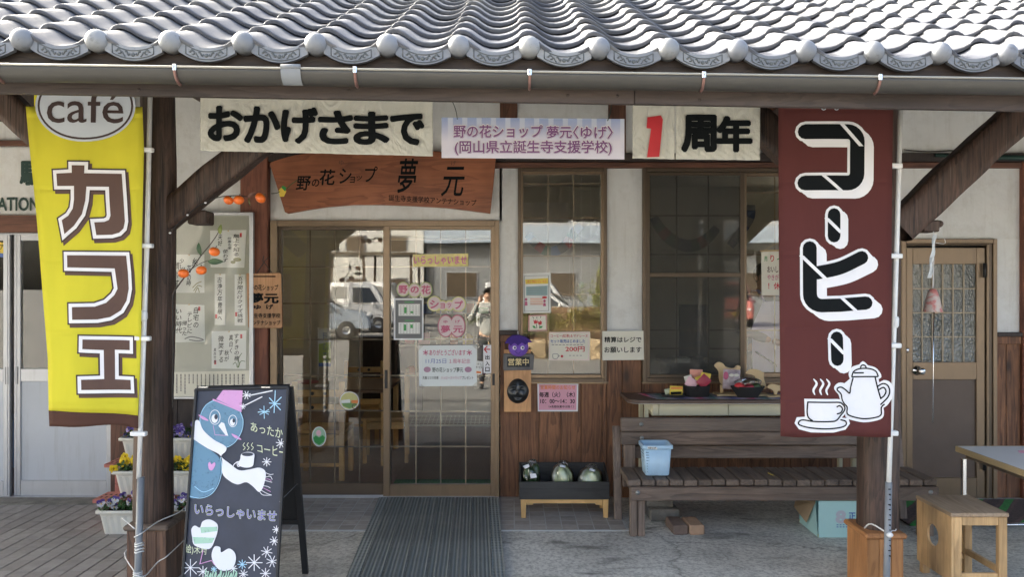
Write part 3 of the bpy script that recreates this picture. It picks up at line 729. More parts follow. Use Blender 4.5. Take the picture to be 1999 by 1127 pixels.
# -- sliding glass doors
fr = framebox('door_frame', shop, 530, 431, 975, 972, 14, 12, 9, 0, 'bronze', 0.045, 0.10)
mb = MB(); mb.box(fx(531), fx(974), YF - .05, YF + .10, 0.008, 0.016); mb.box(fx(531), fx(974), YF - .02, YF - .014, .016, .022)
part('door_sill', mb, 'silver', shop)
dl = sub('sliding_door', P(650, 970, YF), label='left sliding glass door, behind the blackboard')
framebox('sash', dl, 540, 441, 762, 970, 9, 8, 14, 25, 'bronzed', -0.010, 0.055)
glazing(dl, 549, 449, 748, 945, (603, 651, 700), (521, 593, 664, 734, 804, 875), 'muntind', -0.02)
dr = sub('sliding_door', P(860, 970, YF), label='right sliding glass door with notices and stickers')
framebox('sash', dr, 749, 441, 968, 970, 13, 8, 10, 25, 'bronze', 0.032, 0.008)
glazing(dr, 762, 449, 958, 945, (812, 860, 909), (467, 521, 591, 663, 734, 804, 873), 'muntin', 0.015)
for (u, v0, v1, p, y) in ((542.5, 730, 760, dl, 0.008), (755, 722, 758, dr, .034), (964, 729, 752, dr, .034)):
    mb = MB(); mb.box(fx(u - 2.8), fx(u + 2.8), YF - y - .003, YF - y + .004, fz(v1), fz(v0), .002); mb.box(fx(u - 1.6), fx(u + 1.6), YF - y - .0035, YF - y - .002, fz(v1 - 3), fz(v0 + 3))
    part('finger_pull', mb, 'black', p)
# -- windows
w1 = sub('window', P(1097, 745, YF), label='narrow window with notices, right of the sliding doors')
framebox('frame', w1, 1011, 329, 1184, 746, 6, 7, 6, 8, 'bronzed', 0.045, 0.08)
framebox('sash', w1, 1016, 335, 1179, 739, 5, 6, 6, 8, 'bronze', 0.022, 0.03)
glazing(w1, 1021, 341, 1173, 731, (1070, 1120), (358, 425, 500, 575, 650), 'muntin', 0.0)
mb = MB(); mb.box(fx(1009), fx(1186), YF - .06, YF + .02, fz(748), fz(745)); part('sill', mb, 'bronze', w1)
w2 = sub('window', P(1440, 745, YF), label='wide two-sash window behind the sale counter')
framebox('frame', w2, 1253, 329, 1640, 746, 8, 8, 8, 9, 'bronzed', 0.045, 0.08)
framebox('left_sash', w2, 1261, 337, 1452, 739, 7, 6, 8, 8, 'bronzed', 0.024, 0.0)
mb = MB(); mb.box(fx(1268), fx(1444), YF - .022, YF - .002, fz(541), fz(533), .002); part('mid_rail', mb, 'bronzed', w2)
framebox('right_sash', w2, 1446, 337, 1632, 739, 12, 7, 8, 11, 'bronze', -0.002, 0.045)
glazing(w2, 1268, 343, 1444, 731, (1321, 1383), (421, 497, 645, 681), M['bronzed'], 0.02)
glazing(w2, 1458, 344, 1624, 728, (1515, 1570), (375, 497, 575, 646), 'muntin', -0.01)
mb = MB(); mb.box(fx(1251), fx(1642), YF - .06, YF + .02, fz(748), fz(745)); part('sill', mb, 'bronze', w2)
# insect screen over the left sash
def mat_screen():
    m, nt, b = _new('insect_screen'); nt.nodes.remove(b); out = nt.nodes['Material Output']
    tr = N(nt, 'ShaderNodeBsdfTransparent'); df = N(nt, 'ShaderNodeBsdfDiffuse'); df.inputs[0].default_value = (.10, .10, .092, 1)
    mx = N(nt, 'ShaderNodeMixShader'); mx.inputs[0].default_value = .42
    nt.links.new(tr.outputs[0], mx.inputs[1]); nt.links.new(df.outputs[0], mx.inputs[2]); nt.links.new(mx.outputs[0], out.inputs[0]); return m
M['screen'] = mat_screen()
mb = MB(); mb.box(fx(1268), fx(1444), YF - .0105, YF - .0095, fz(731), fz(343)); part('insect_screen', mb, 'screen', w2)
# -- hinged door at the right
hd = sub('hinged_door', P(1850, 980, YF), label='bronze back door with hammered glass panes')
framebox('frame', hd, 1755, 467, 1941, 986, 9, 9, 8, 0, 'bronze', 0.045, 0.09)
framebox('frame', hd, 1764, 476, 1933, 986, 2, 4, 8, 0, 'bronzed', 0.03, 0.08)
framebox('jamb_rib', hd, 1764, 478, 1926, 986, 2, 2, 5, 0, 'bronze', 0.04, 0.02)
mb = MB()
for (a, b_, c, d) in ((1765, 484, 1779, 985), (1903, 484, 1919, 985), (1779, 484, 1903, 516), (1779, 707, 1903, 741), (1779, 932, 1903, 985)):
    mb.box(fx(a), fx(c), YF - .025 - (.001 if a == 1779 else 0), YF + .02, fz(d), fz(b_), .003)
part('leaf_frame', mb, 'bronze', hd)
mb = MB(); mb.box(fx(1778), fx(1904), YF - .008, YF + .015, fz(933), fz(740)); part('lower_panel', mb, plain('dark_door_panel', (.115, .08, .06), .45), hd)
mb = MB(); mb.box(fx(1757), fx(1940), YF + .095, YF + .11, .0, fz(469)); part('door_light_stop', mb, 'black', hd)  # added black sheet, stops light showing through the gap over the leaf
mb = MB(); mb.box(fx(1778), fx(1904), YF - .004, YF + .004, fz(708), fz(515)); part('pane', mb, 'hammered', hd)
for u in (1799, 1819, 1839, 1859, 1880):
    mb = MB(); mb.box(fx(u - 1.2), fx(u + 1.2), YF - .012, YF - .003, fz(707), fz(516)); part('muntin', mb, 'muntin', hd)
for v in (564, 611, 658):
    mb = MB(); mb.box(fx(1779), fx(1903), YF - .0135, YF - .003, fz(v + 1.2), fz(v - 1.2)); part('muntin', mb, 'muntin', hd)
mb = MB(); c = P(1790, 724, YF - .025)
mb.lathe([(0.0, 0), (.038, 0), (.038, .004), (.016, .008), (.013, .035), (.02, .04), (.027, .052), (.027, .07), (.02, .078), (0, .079)], c, 20, (0.15, -1, 0)); part('door_knob', mb, 'chrome', hd)
mb = MB(); mb.lathe([(0, 0), (.02, 0), (.02, .006), (.012, .012), (0, .013)], P(1770, 684, YF - .025), 16, (0, -1, 0)); part('lock_cylinder', mb, 'chrome', hd)
for v in (528, 905):
    mb = MB(); mb.cyl(P(1922, v + 14, YF - .05), P(1922, v - 14, YF - .05), .012, seg=10); part('hinge', mb, 'black', hd)
# -- station doors at the left
for (u0, u1, lab) in ((-168, 25, 'left silver station door'), (29, 222, 'right silver station door beside the yellow banner')):
    sd_ = sub('station_door', P((u0 + u1) / 2, 970, YF), label=lab)
    yo = 0.02 if u0 < 0 else -0.005
    mb = MB(); st = 13
    mb.box(fx(u0), fx(u0 + st), YF - yo - .02, YF - yo + .02, fz(968), fz(458), .004)
    mb.box(fx(u1 - st), fx(u1), YF - yo - .02, YF - yo + .02, fz(968), fz(458), .004)
    for (a, b_) in ((458, 470), (720, 745), (938, 968)): mb.box(fx(u0 + st), fx(u1 - st), YF - yo - .018, YF - yo + .018, fz(b_), fz(a), .003)
    part('sash', mb, 'silver', sd_)
    mb = MB(); mb.box(fx(u0 + st), fx(u1 - st), YF - yo - .006, YF - yo + .006, fz(939), fz(744)); part('lower_panel', mb, 'silverpanel', sd_)
    mb = MB(); mb.box(fx(u0 + st), fx(u1 - st), YF - yo - .002, YF - yo + .002, fz(721), fz(469)); part('pane', mb, 'glass', sd_)
    uu = u1 - 6 if u0 < 0 else u0 + 6
    mb = MB(); mb.box(fx(uu - 3.2), fx(uu + 3.2), YF - yo - .0225, YF - yo - .018, fz(750), fz(716), .002); part('finger_pull', mb, 'grey', sd_)
    mb = MB(); mb.box(fx(u0 + 4), fx(u0 + 6), YF - yo - .024, YF - yo - .02, fz(966), fz(460)); mb.box(fx(u1 - 6), fx(u1 - 4), YF - yo - .024, YF - yo - .02, fz(966), fz(460)); part('sash_rib', mb, 'silver', sd_)
fbox('door_head', -400, 454, 222, 459, 'silver', 0.05, 0.06)
fbox('door_track', -400, 968, 222, 973, 'silver', 0.05, 0.06)
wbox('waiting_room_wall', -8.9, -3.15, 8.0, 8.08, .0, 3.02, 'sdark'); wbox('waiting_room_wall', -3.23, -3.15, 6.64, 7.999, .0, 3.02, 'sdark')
wbox('waiting_room_bench', -6.5, -3.4, 7.5, 7.9, .02, .45, plain('blue_bench', (.05, .12, .25), .5))
# station sign
pl_ = YP(YF - .012)
sg = sheet('station_sign', 'pale station sign with green lettering, behind the yellow banner', 'sign', ((-360, 288), (222, 288), (222, 420), (-360, 420)), YP(YF - .003), 'plaster', 0.008, 0.006)
text('駅', (40, 316, 86, 360), YP(YF - .02), 0, 'greenink', sg, bold=.045)
text('STATION', (-31, 386, 75, 411), YP(YF - .02), 0, 'greenink', sg, bold=.03)
# yellow sticker in station door glass
sk = sheet('door_sticker', 'small yellow and blue sticker on the station door glass', 'sticker', ((-22, 471), (8, 474), (8, 503), (-22, 500)), YP(YF - .026), 'yellowprint', 0, .001)
flat('blue_band', [((-22, 492), (8, 495), (8, 503), (-22, 500))], YP(YF - .028), 0, 'blueprint', sk)
text('ア', (0, 478, 7, 487), YP(YF - .028), 0, 'ink', sk, bold=.03)

# ------------------------------------------------------------------ tiled porch roof
porch = thing('tiled_porch_roof', 'silver grey tiled porch roof with gutter, posts and braces over the shop front', 'roof', (0, 4.3, 0))
TP = 0.2925; X0 = -1.392 - .045; EX = .235; TLEN = .30
prof = [(0.0, .024), (.004, .040), (.018, .052), (.040, .058), (.062, .055), (.086, .044), (.112, .026), (.140, .010), (.170, .001), (.205, 0.0), (.240, .006), (.268, .016), (.288, .029), (.296, .034)]
def psm(k=1):
    return prof
def lift(s): return .030 * (1 - s / TLEN)
def tilemesh(name):
    mb = MB(); pr = psm(); th = .019
    rows = [(.000, -th), (-.001, -.006), (.003, -.001), (.009, 0.0), (TLEN, 0.0), (TLEN, -.010)]
    rings = []
    for (s, dn) in rows:
        rings.append([R_(x, s, z + lift(s) + dn) - R_(0, 0, 0) for x, z in pr])
    V = [[mb.bm.verts.new(p) for p in r] for r in rings]
    for a in range(len(V) - 1):
        for b in range(len(pr) - 1):
            f = mb.bm.faces.new((V[a][b], V[a][b + 1], V[a + 1][b + 1], V[a + 1][b])); f.smooth = (a in (1, 2, 3))
    # left lip face (thickness of the overlapping edge)
    for side in (0, len(pr) - 1):
        q = [V[1][side], V[4][side]]
        lo = [mb.bm.verts.new(R_(pr[side][0] + (.004 if side == 0 else -.003), s, pr[side][1] + lift(s) - th) - R_(0, 0, 0)) for s in (.001, TLEN)]
        mb.bm.faces.new((q[0], q[1], lo[1], lo[0]))
    me = mb.mesh(name); me.materials.append(M['tile']); return me
TM = tilemesh('roof_tile')
def eavemesh():
    mb = MB(); o = R_(0, 0, 0); pr = [p for p in prof if p[0] >= .07]
    # curved pendant band: front face at y=-.012, vertical, below the tile edge
    def top(x):
        for (xa, za), (xb, zb) in zip(prof, prof[1:]):
            if xa <= x <= xb: return za + (zb - za) * (x - xa) / (xb - xa)
        return prof[-1][1]
    n = 16; xs = [.078 + (.305 - .078) * i / n for i in range(n + 1)]
    def low(x): t = (x - .075) / .235; return top(min(x, .29)) * .25 - .058 + .030 * (2 * t - 1) ** 2 - .0 
    def Q(x, z, y): return Vector((x, YAW * x + y, z + .028))
    yf, yb = -.016, .006
    A = [[Q(x, top(x) - .002, yf) for x in xs], [Q(x, low(x), yf) for x in xs], [Q(x, low(x), yb) for x in xs], [Q(x, top(x) - .004, yb) for x in xs]]
    V = [[mb.bm.verts.new(p) for p in r] for r in A]
    for a in range(4):
        b = (a + 1) % 4
        for i in range(n): mb.bm.faces.new((V[a][i], V[a][i + 1], V[b][i + 1], V[b][i]))
    mb.bm.faces.new([V[a][0] for a in range(4)]); mb.bm.faces.new([V[a][n] for a in range(4)][::-1])
    # round end disc (dome) with collar
    c = Q(.045, .022, -.012)
    mb.lathe([(0.0, .045), (.012, .0435), (.024, .038), (.034, .029), (.043, .016), (.046, .004), (.046, -.03), (.038, -.035)], c, 24, (0, -1, 0))
    body = mb
    # carved panel
    cb = MB()
    def mid(x, f): return top(x) * (1 - f) + low(x) * f
    xs2 = [.108 + (.272 - .108) * i / 12 for i in range(13)]
    for f in (.30, .86): cb.tube([Q(x, mid(x, f), yf - .001) for x in xs2], .0022, 5)
    for x in (.108, .272): cb.tube([Q(x, mid(x, .30), yf - .001), Q(x, mid(x, .86), yf - .001)], .0022, 5)
    for s_ in (-1, 1):
        xc = .19
        for k, (a, bx, f0) in enumerate(((.012, .030, .5), (.030, .052, .62), (.045, .070, .5))):
            pts = []
            for t in range(9):
                tt = t / 8; x = xc + s_ * (a + (bx - a) * tt); pts.append(Q(x, mid(x, f0 + .13 * math.sin(tt * 6.0 + k)), yf - .001))
            cb.tube(pts, .0034 - .0005 * k, 5)
        pts = [Q(xc + s_ * (.056 + .009 * math.cos(t)), mid(xc + s_ * .056, .58) + .008 * math.sin(t), yf - .001) for t in [q * .7 for q in range(8)]]
        cb.tube(pts, .0028, 5)
    cb.ell(Q(.19, mid(.19, .58), yf), .009, .004, .009, 10, 6)
    m1 = body.mesh('eave_tile_end'); m1.materials.append(M['tileend'])
    m2 = cb.mesh('carved_scroll'); m2.materials.append(plain('carved_tile_relief', (.10, .11, .11), .4)); return m1, m2
EM, SM = eavemesh()
drk = flat  # noqa
cnt = 0; restt = MB(); TB = [v.co.copy() for v in TM.vertices]; TF = [tuple(p.vertices) for p in TM.polygons]
rv, rf = [], []
for r in range(0, 30):
    for c in range(-26, 30):
        x = X0 + c * TP; p = R_(x, r * EX, r * .0); 
        if x < -8.8 or x > 8.8 or p.y > 10.9: continue
        u = 1000 + (x + .15) / p.y * 1600; v = HV - (p.z - CAM_H) / p.y * 1600
        vis = -90 < u < 2090 and v > -6
        if vis and cnt < 292:
            o = inst('roof_tile', TM, p, porch, rot=(random.uniform(-.009, .009), random.uniform(-.009, .009), random.uniform(-.006, .006))); cnt += 1
            o.scale = (.999, 1, 1)
        else:
            n0 = len(rv); rv += [q + p for q in TB]; rf += [tuple(i + n0 for i in f) for f in TF]
me = bpy.data.meshes.new('roof_tile_field'); me.from_pydata(rv, [], rf); part('roof_tile_field', me, 'tile', porch, kind='stuff')
print('tiles in view', cnt)
for c in range(-14, 18):
    x = X0 + c * TP; p = R_(x, 0, 0)
    if x < -4.6 or x > 5: continue
    e = inst('eave_tile', EM, p, porch)
    inst('carved_scroll', SM, p, e)
# deck under the tiles, back slope
def slab_(name, x0, x1, s0, s1, n0, n1, mat):
    mb = MB()
    co = [R_(x, s, n) for x in (x0, x1) for s in (s0, s1) for n in (n0, n1)]
    vs = [mb.bm.verts.new(p) for p in co]
    for f in ((0, 1, 3, 2), (4, 6, 7, 5), (0, 4, 5, 1), (2, 3, 7, 6), (0, 2, 6, 4), (1, 5, 7, 3)): mb.bm.faces.new([vs[i] for i in f])
    return part(name, mb, mat, porch)
slab_('roof_deck', -9.1, 9.1, .05, 8.35, -.065, -.022, 'darksiding')
mb = MB(); a, b = R_(-9.1, 8.35, -.02), R_(9.1, 8.35, -.02); mb.prism([a, b, b + Vector((0, 5, -2.3)), a + Vector((0, 5, -2.3))], (0, 0, -.1)); part('rear_slope', mb, 'tile', porch)
mb = MB(); mb.tube([R_(-9.1, 8.35, .05), R_(9.1, 8.35, .05)], .14, 12); part('ridge', mb, 'tile', porch)
# rafters
for i in range(-9, 14):
    x = i * .455 + .1
    mb = MB(); mb.bar(R_(x, .12, -.11), R_(x, 3.3, -.11), .055, .075, .003); part('rafter', mb, 'oldpost', porch)
# fascia board, in two lengths with a butt joint at the photo's seam
def yb(x, base): return base + YAW * x
def fasc(x0, x1):
    mb = MB(); zb0, zb1 = 2.462 - .006 * x0, 2.462 - .006 * x1
    pts = [Vector((x0, yb(x0, 3.46), zb0)), Vector((x1, yb(x1, 3.46), zb1)), Vector((x1, yb(x1, 3.46), 2.665)), Vector((x0, yb(x0, 3.46), 2.665))]
    mb.prism(pts, (0, .032, 0), .002)
    part('fascia_board', mb, 'fascia', porch)
xs_ = X_(1238, 3.49); fasc(-4.6, xs_ - .0012); fasc(xs_ + .0012, 5.0)
for (u, v) in ((1108, 186), (1206, 187), (289, 175), (685, 176), (1369, 195)):
    mb = MB(); x = X_(u, 3.47); mb.lathe([(0, .003), (.007, .002), (.008, 0)], Vector((x, yb(x, 3.46), Z_(v, yb(x, 3.46)))), 8, (0, -1, 0)); part('nail', mb, 'darksiding', porch)
# main beam and posts
mb = MB(); mb.bar((-4.6, 4.6, 2.93), (5.0, 4.75, 2.90), .12, .20, .006, up=(0, 1, 0)); part('main_beam', mb, 'fascia', porch)
def gnarly(z0, z1, cx0, cy0, cx1, cy1, r0, r1, seg=14, nz=22, seed=1):
    rnd = random.Random(seed); mb = MB(); ph = [rnd.uniform(0, 6) for _ in range(6)]
    def fn(a, t):
        z = z0 + (z1 - z0) * t; r = r0 + (r1 - r0) * t; an = a * 2 * math.pi
        sq = 1 / max(abs(math.cos(an)), abs(math.sin(an))); k = .68 + .32 * min(sq, 1.22)
        rr = r * k * (1 + .025 * math.sin(3 * z + ph[0] + an) + .018 * math.sin(7 * z + ph[1] + 2 * an) + .02 * math.sin(5 * an + ph[2]))
        return Vector((cx0 + (cx1 - cx0) * t + rr * math.cos(an) + .006 * math.sin(2 * z + ph[3]), cy0 + (cy1 - cy0) * t + rr * math.sin(an), z))
    mb.grid(fn, seg, nz, True, True); return mb
part('post', gnarly(.3, 2.88, X_(299, 4.68), 4.70, X_(309, 4.68), 4.68, .104, .090, 24, seed=3), 'oldpost', porch, label='left porch post behind the yellow banner pole')
part('post', gnarly(.3, 2.88, X_(1715, 4.60), 4.60, X_(1722, 4.60), 4.64, .108, .099, 24, seed=9), 'oldpost', porch, label='right porch post behind the maroon banner')
# diagonal braces (rough hewn, slightly bowed)
def brace(p0, p1, w0, w1, bow, seed, lab):
    rnd = random.Random(seed); mb = MB(); p0, p1 = Vector(p0), Vector(p1); d = (p1 - p0); L = d.length; t = d / L
    n = Vector((-t.z, 0, t.x)); ph = rnd.uniform(0, 6)
    def fn(a, s):
        an = a * 2 * math.pi + math.pi / 20; k = min(1.33, 1 / max(abs(math.cos(an)), abs(math.sin(an)))) * .93
        w = w0 + (w1 - w0) * s; c = p0 + d * s + n * bow * math.sin(math.pi * s)
        h = w * k * (1 + .03 * math.sin(9 * s + ph) + .02 * math.sin(21 * s + an))
        return c + n * math.cos(an) * h + Vector((0, 1, 0)) * math.sin(an) * h * .8
    mb.grid(fn, 20, 16, True, True)
    for e in (0, 1):
        pass
    mb.bm.verts.ensure_lookup_table()
    part('brace', mb, 'oldpost', porch, label=lab)
brace(P(312, 436, 4.68), P(560, 238, 4.68), .084, .088, .006, 5, 'diagonal brace rising right from the left post')
brace(P(1752, 448, 4.62), P(2030, 190, 4.62), .098, .102, .010, 6, 'diagonal brace rising right from the right post')
brace(P(1700, 440, 4.63), P(1440, 200, 4.63), .085, .09, .01, 7, 'diagonal brace rising left behind the maroon banner')
brace(P(270, 440, 4.70), P(-40, 150, 4.70), .080, .085, .01, 8, 'diagonal brace rising left behind the yellow banner')
# short blocks under the braces
for (u0, v0, u1, v1, Y) in ((368, 411, 404, 438, 4.76), (1800, 430, 1832, 453, 4.70)):
    mb = MB(); a, b = P(u0, v1, Y), P(u1, v0, Y); mb.box(a.x, b.x, Y - .02, Y + .12, a.z, b.z, .008)
    mb.ell(P(u1, (v0 + v1) / 2 - 4, Y + .03), .022, .04, .022, 10, 6); part('beam_nosing', mb, 'oldpost', porch)
# tie beams from posts to the wall
for x in (X_(305, 4.68), X_(1718, 4.62)):
    mb = MB(); mb.bar((x, 4.7, 2.98), (x, 6.5, 2.98), .10, .14, .005, up=(0, 0, 1)); part('tie_beam', mb, 'oldpost', porch)
# post bases: boarded boxes with a cap
def base(x0, x1, y0, y1, zt, mat, capmat, lab, nb=4):
    r = sub('post_base', ((x0 + x1) / 2, (y0 + y1) / 2, 0), porch, lab)
    bw = (x1 - x0) / nb
    for k in range(nb):
        mb = MB(); mb.box(x0 + k * bw + .001, x0 + (k + 1) * bw - .001, y0, y0 + .014, 0.002, zt - .031, .002); part('board', mb, mat, r)
        mb = MB(); mb.box(x0 + k * bw + .001, x0 + (k + 1) * bw - .001, y1 - .014, y1, 0.002, zt - .031, .002); part('board', mb, mat, r)
    dw = (y1 - y0 - .03) / nb
    for xa, xb in ((x0, x0 + .014), (x1 - .014, x1)):
        for k in range(nb):
            mb = MB(); mb.box(xa, xb, y0 + .015 + k * dw + .001, y0 + .015 + (k + 1) * dw - .001, 0.002, zt - .031, .002); part('board', mb, mat, r)
    mb = MB(); mb.box(x0 - .016, x1 + .016, y0 - .018, y1 + .018, zt - .03, zt, .010); part('cap', mb, capmat, r)
    return r
base(X_(247, 4.56), X_(324, 4.56), 4.56, 4.84, .350, wood('old_base_board', (0.20, 0.11, 0.07), (0.055, 0.032, 0.024), axis='Z', weather=.3, bmp=.6), 'benchx', 'weathered dark base box of the left post')
base(X_(1693, 4.45), X_(1764, 4.45), 4.45, 4.72, .339, 'newwood', wood('orange_cap_wood', (0.42, 0.19, 0.07), (0.26, 0.11, 0.04), axis='Y'), 'newer orange base box of the right post', 3)
# gutter
g = MB()
def gut(x, a, r): return Vector((x, yb(x, 3.385) - math.cos(a) * r, 2.556 - .001 * x + -math.sin(a) * r))
xs_g = [-4.6 + .4 * i for i in range(25)]
n = 12
V = [[g.bm.verts.new(gut(x, math.pi * j / n, .056)) for j in range(n + 1)] + [g.bm.verts.new(gut(x, math.pi * j / n, .053)) for j in range(n, -1, -1)] for x in xs_g]
for A, B in zip(V, V[1:]):
    for k in range(len(A)):
        f = g.bm.faces.new((A[k], A[(k + 1) % len(A)], B[(k + 1) % len(A)], B[k])); f.smooth = True
gt = part('gutter', g, 'gutter', porch)
mb = MB(); mb.tube([gut(x, 0, .056) for x in (-4.6, 5.0)], .0048, 8); part('gutter_rim', mb, plain('pale_gutter_rim', (.30, .29, .25), .35), gt)
for u in (341, 693, 1034, 1374, 1718, 1990 + 75, -10):
    x = X_(u, 3.33 + YAW * X_(u, 3.33))
    mb = MB(); mb.tube([gut(x, a, .060) for a in [math.pi * j / 10 for j in range(0, 6)]], .0065, 6)
    br = part('gutter_strap', mb, plain('copper_brown_strap', (.22, .12, .10), .4, metal=.4), gt)
    mb = MB(); p = gut(x, 0, .058); mb.obox(p + Vector((0, -.003, -.004)), (.016, .008, .026), (0, 0, 0), .002); part('gutter_clip', mb, 'chrome', gt)
mb = MB(); x0, x1 = X_(548, 3.28), X_(586, 3.28)
for (xa, xb) in ((x0, x1),):
    V = [[mb.bm.verts.new(gut(x, -.05 + math.pi * .42 * j / 8, .0625)) for j in range(9)] for x in (xa, xb)]
    for j in range(8):
        f = mb.bm.faces.new((V[0][j], V[0][j + 1], V[1][j + 1], V[1][j])); f.smooth = True
mb.tube([gut(x0, -.1, .060), gut(x1, -.1, .060)], .010, 8)
part('gutter_joiner', mb, plain('pale_joiner', (.20, .215, .23), .5), gt)
# ------------------------------------------------------------------ banners and signs
def drape(f):
    """add a gentle depth to a point: banner cloth is not flat"""
    return lambda p: Vector((p.x, p.y + f(p), p.z))
def cloth(name, quadfn, nu, nv, plane, off, mat, parent, warp, thick=0.0015):
    mb = MB(); mb.grid(lambda a, b: warp(plane.at(*quadfn(a, b), off)), nu, nv)
    o = part(name, mb, mat, parent); m = o.modifiers.new('t', 'SOLIDIFY'); m.thickness = thick; m.offset = 0; return o
def subflat(name, polys, plane, off, mat, parent, warp, step=0.0002):
    """flat shape cut finely enough to follow the cloth"""
    mb = MB()
    for i, p in enumerate(polys):
        mb.face([plane.at(u, v, off + step * (i % 6)) for u, v in p])
    for f in mb.bm.faces: f.normal_update()
    bmesh.ops.triangulate(mb.bm, faces=mb.bm.faces[:])
    for _ in range(3):
        es = [e for e in mb.bm.edges if e.calc_length() > .07]
        if not es: break
        bmesh.ops.subdivide_edges(mb.bm, edges=es, cuts=1, use_grid_fill=False)
        bmesh.ops.triangulate(mb.bm, faces=[f for f in mb.bm.faces if len(f.verts) > 3])
    for v in mb.bm.verts: v.co = warp(v.co)
    for f in mb.bm.faces: f.normal_update()
    for f in mb.bm.faces:
        if f.normal.dot(plane.n) < 0: f.normal_flip()
    return part(name, mb, mat, parent, recalc=False)
# -- yellow cafe banner
YB = 4.33; pb = YP(YB)
wv = drape(lambda p: .015 * math.sin(p.x * 15 + 1.2) * (.35 + .65 * min(1, max(0, (2.5 - p.z) / 1.2))) + .006 * math.sin(p.z * 5 + p.x * 6))
yb_ = thing('banner_flag', 'tall yellow banner reading カフェ with a café oval, hung by the left post', 'banner', P(180, 835, YB))
Lx = [(150, 46), (208, 51), (290, 57), (420, 68), (560, 80), (650, 88), (705, 92), (803, 92)]
Rx = [(150, 276), (208, 277), (290, 281), (400, 280), (564, 276), (700, 273), (812, 269)]
def interp(t, v):
    for (a, x), (b, y) in zip(t, t[1:]):
        if v <= b: return x + (y - x) * (v - a) / (b - a)
    return t[-1][1]
def yq(a, b):
    v = 208 + (803 - 208) * b; v2 = v + 9 * a * b - 2 * math.sin(a * 3.14) * b
    return (interp(Lx, v) * (1 - a) + interp(Rx, v) * a, v2)
cl_ = cloth('cloth', yq, 16, 36, pb, 0, 'yellowcloth', yb_, wv)
cloth('top_flap', lambda a, b: (67 + (258 - 67) * a, 140 + 69 * b), 12, 4, pb, -.003, 'yellowcloth', yb_, wv)
def hq(a, b):
    u0, v0 = yq(a, 1); return (u0 + 1.0 * b * (1 - a) + b * a * 1, v0 + (31 - 8 * a + 4 * math.sin(a * 7) * (a)) * b)
cloth('hem', hq, 16, 4, pb, 0, 'browncloth', yb_, wv)
subflat('oval', [[p for p in circ((166, 206), 97, 71, 48)]], pb, .0025, 'greyprint', yb_, wv)
subflat('oval', [[p for p in circ((166, 206), 92.5, 67, 48)]], pb, .004, 'darkprint', yb_, wv)
subflat('oval', [[p for p in circ((166, 206), 88.5, 63, 48)]], pb, .0055, 'greyprint', yb_, wv)
text('café', (92, 177, 239, 240), pb, .008, 'darkprint', yb_, bold=.004, warp=wv)
def T5(p): return (p[0] / 3.996, 282 + p[1] / 3.996)
def T6(p): return (p[0] / 3.996, 564 + p[1] / 3.996)
ka_o = [(567, 163), (668, 165), (665, 226), (948, 228), (962, 420), (972, 600)] + [(960, 655), (925, 688), (870, 704), (752, 708), (738, 608), (815, 604), (848, 588), (860, 555), (853, 430), (850, 330), (682, 330), (672, 440), (645, 545), (580, 635), (500, 700), (478, 590), (535, 555), (572, 500), (583, 430), (584, 325), (443, 323), (438, 226), (567, 222)]
ka_o = [T5(p) for p in ka_o]
fu = [T5(p) for p in [(522, 865), (978, 868), (990, 1000)]] + [T6(p) for p in [(995, 0), (975, 95), (930, 170), (850, 222), (760, 240), (572, 242), (568, 143), (740, 140), (820, 110), (880, 50), (905, 0)]] + [T5(p) for p in [(885, 968), (525, 960)]]
ye = [T6(p) for p in [(655, 395), (1000, 405), (1001, 482), (885, 478), (890, 710), (1010, 715), (1015, 792), (650, 788), (648, 708), (812, 706), (806, 480), (655, 470)]]
for poly in (ka_o, fu, ye):
    sh_ = [(x + 4.5, y + 6) for x, y in offset_poly(poly, 9.5)]
    subflat('letter_shadow', [sh_], pb, .003, 'brownprint', yb_, wv)
    subflat('letter_edge', [offset_poly(poly, 9.8)], pb, .0045, 'darkprint', yb_, wv)
    subflat('letter_outline', [offset_poly(poly, 6.8)], pb, .006, 'whiteprint', yb_, wv)
    subflat('letter', [poly], pb, .0075, 'brownprint', yb_, wv)
# its pole
pl = thing('banner_pole', 'white banner pole in a grey pipe, tied to the weathered left post base', 'pole', P(265, 1180, 4.36))
mb = MB(); mb.tube([P(294.5, 110, 4.38), P(287, 480, 4.38), P(281, 655, 4.37), P(271, 935, 4.36)], .0125, 12); part('pole', mb, 'polewhite', pl)
mb = MB(); mb.tube([P(282, 606, 4.37), P(281, 612, 4.37), P(281, 622, 4.37), P(280.5, 628, 4.37)], [.012, .019, .019, .012], 12); part('collar', mb, 'polewhite', pl)
for (u, v) in ((286, 293), (285.5, 480), (281, 661), (273, 847)):
    mb = MB(); a = P(u - 16, v, 4.36); b = P(u + 14, v, 4.36); mb.obox((a + b) / 2 + Vector((0, -.006, 0)), ((b - a).length, .034, .024), (0, 0.02, 0), .004); part('banner_clip', mb, 'polewhite', pl)
mb = MB(); mb.tube([P(275, 932, 4.36), P(269, 1127, 4.36), P(267.5, 1195, 4.36)], .0185, 14); part('sleeve_pipe', mb, 'polegrey', pl)
def cord(name, lab, pts, parent=None, r=.0032, mat='ropewhite'):
    mb = MB(); mb.tube([Vector(p) for p in smooth([tuple(p) for p in pts], False, 4)], r, 6)
    o = part(name, mb, mat, parent)
    if parent is None: tag(o, lab, 'cord')
    return o
x0, x1, y0, y1 = X_(247, 4.56) - .02, X_(324, 4.56) + .02, 4.538, 4.865
r_ = thing('tie_cord', 'white cord wound round the pipe and the weathered post base cap', 'cord', (-2.0, 4.5, .36))
zc = .36
pc = P(272, 1027, 4.36)
cord('cord_loop', '', [(pc.x - .02, 4.345, zc - .01), (pc.x, 4.336, zc), (pc.x + .02, 4.36, zc + .012), (x1 - .05, 4.53, zc + .02), (x1 + .004, 4.68, zc + .03), (x1 - .02, 4.87, zc + .03)], r_)
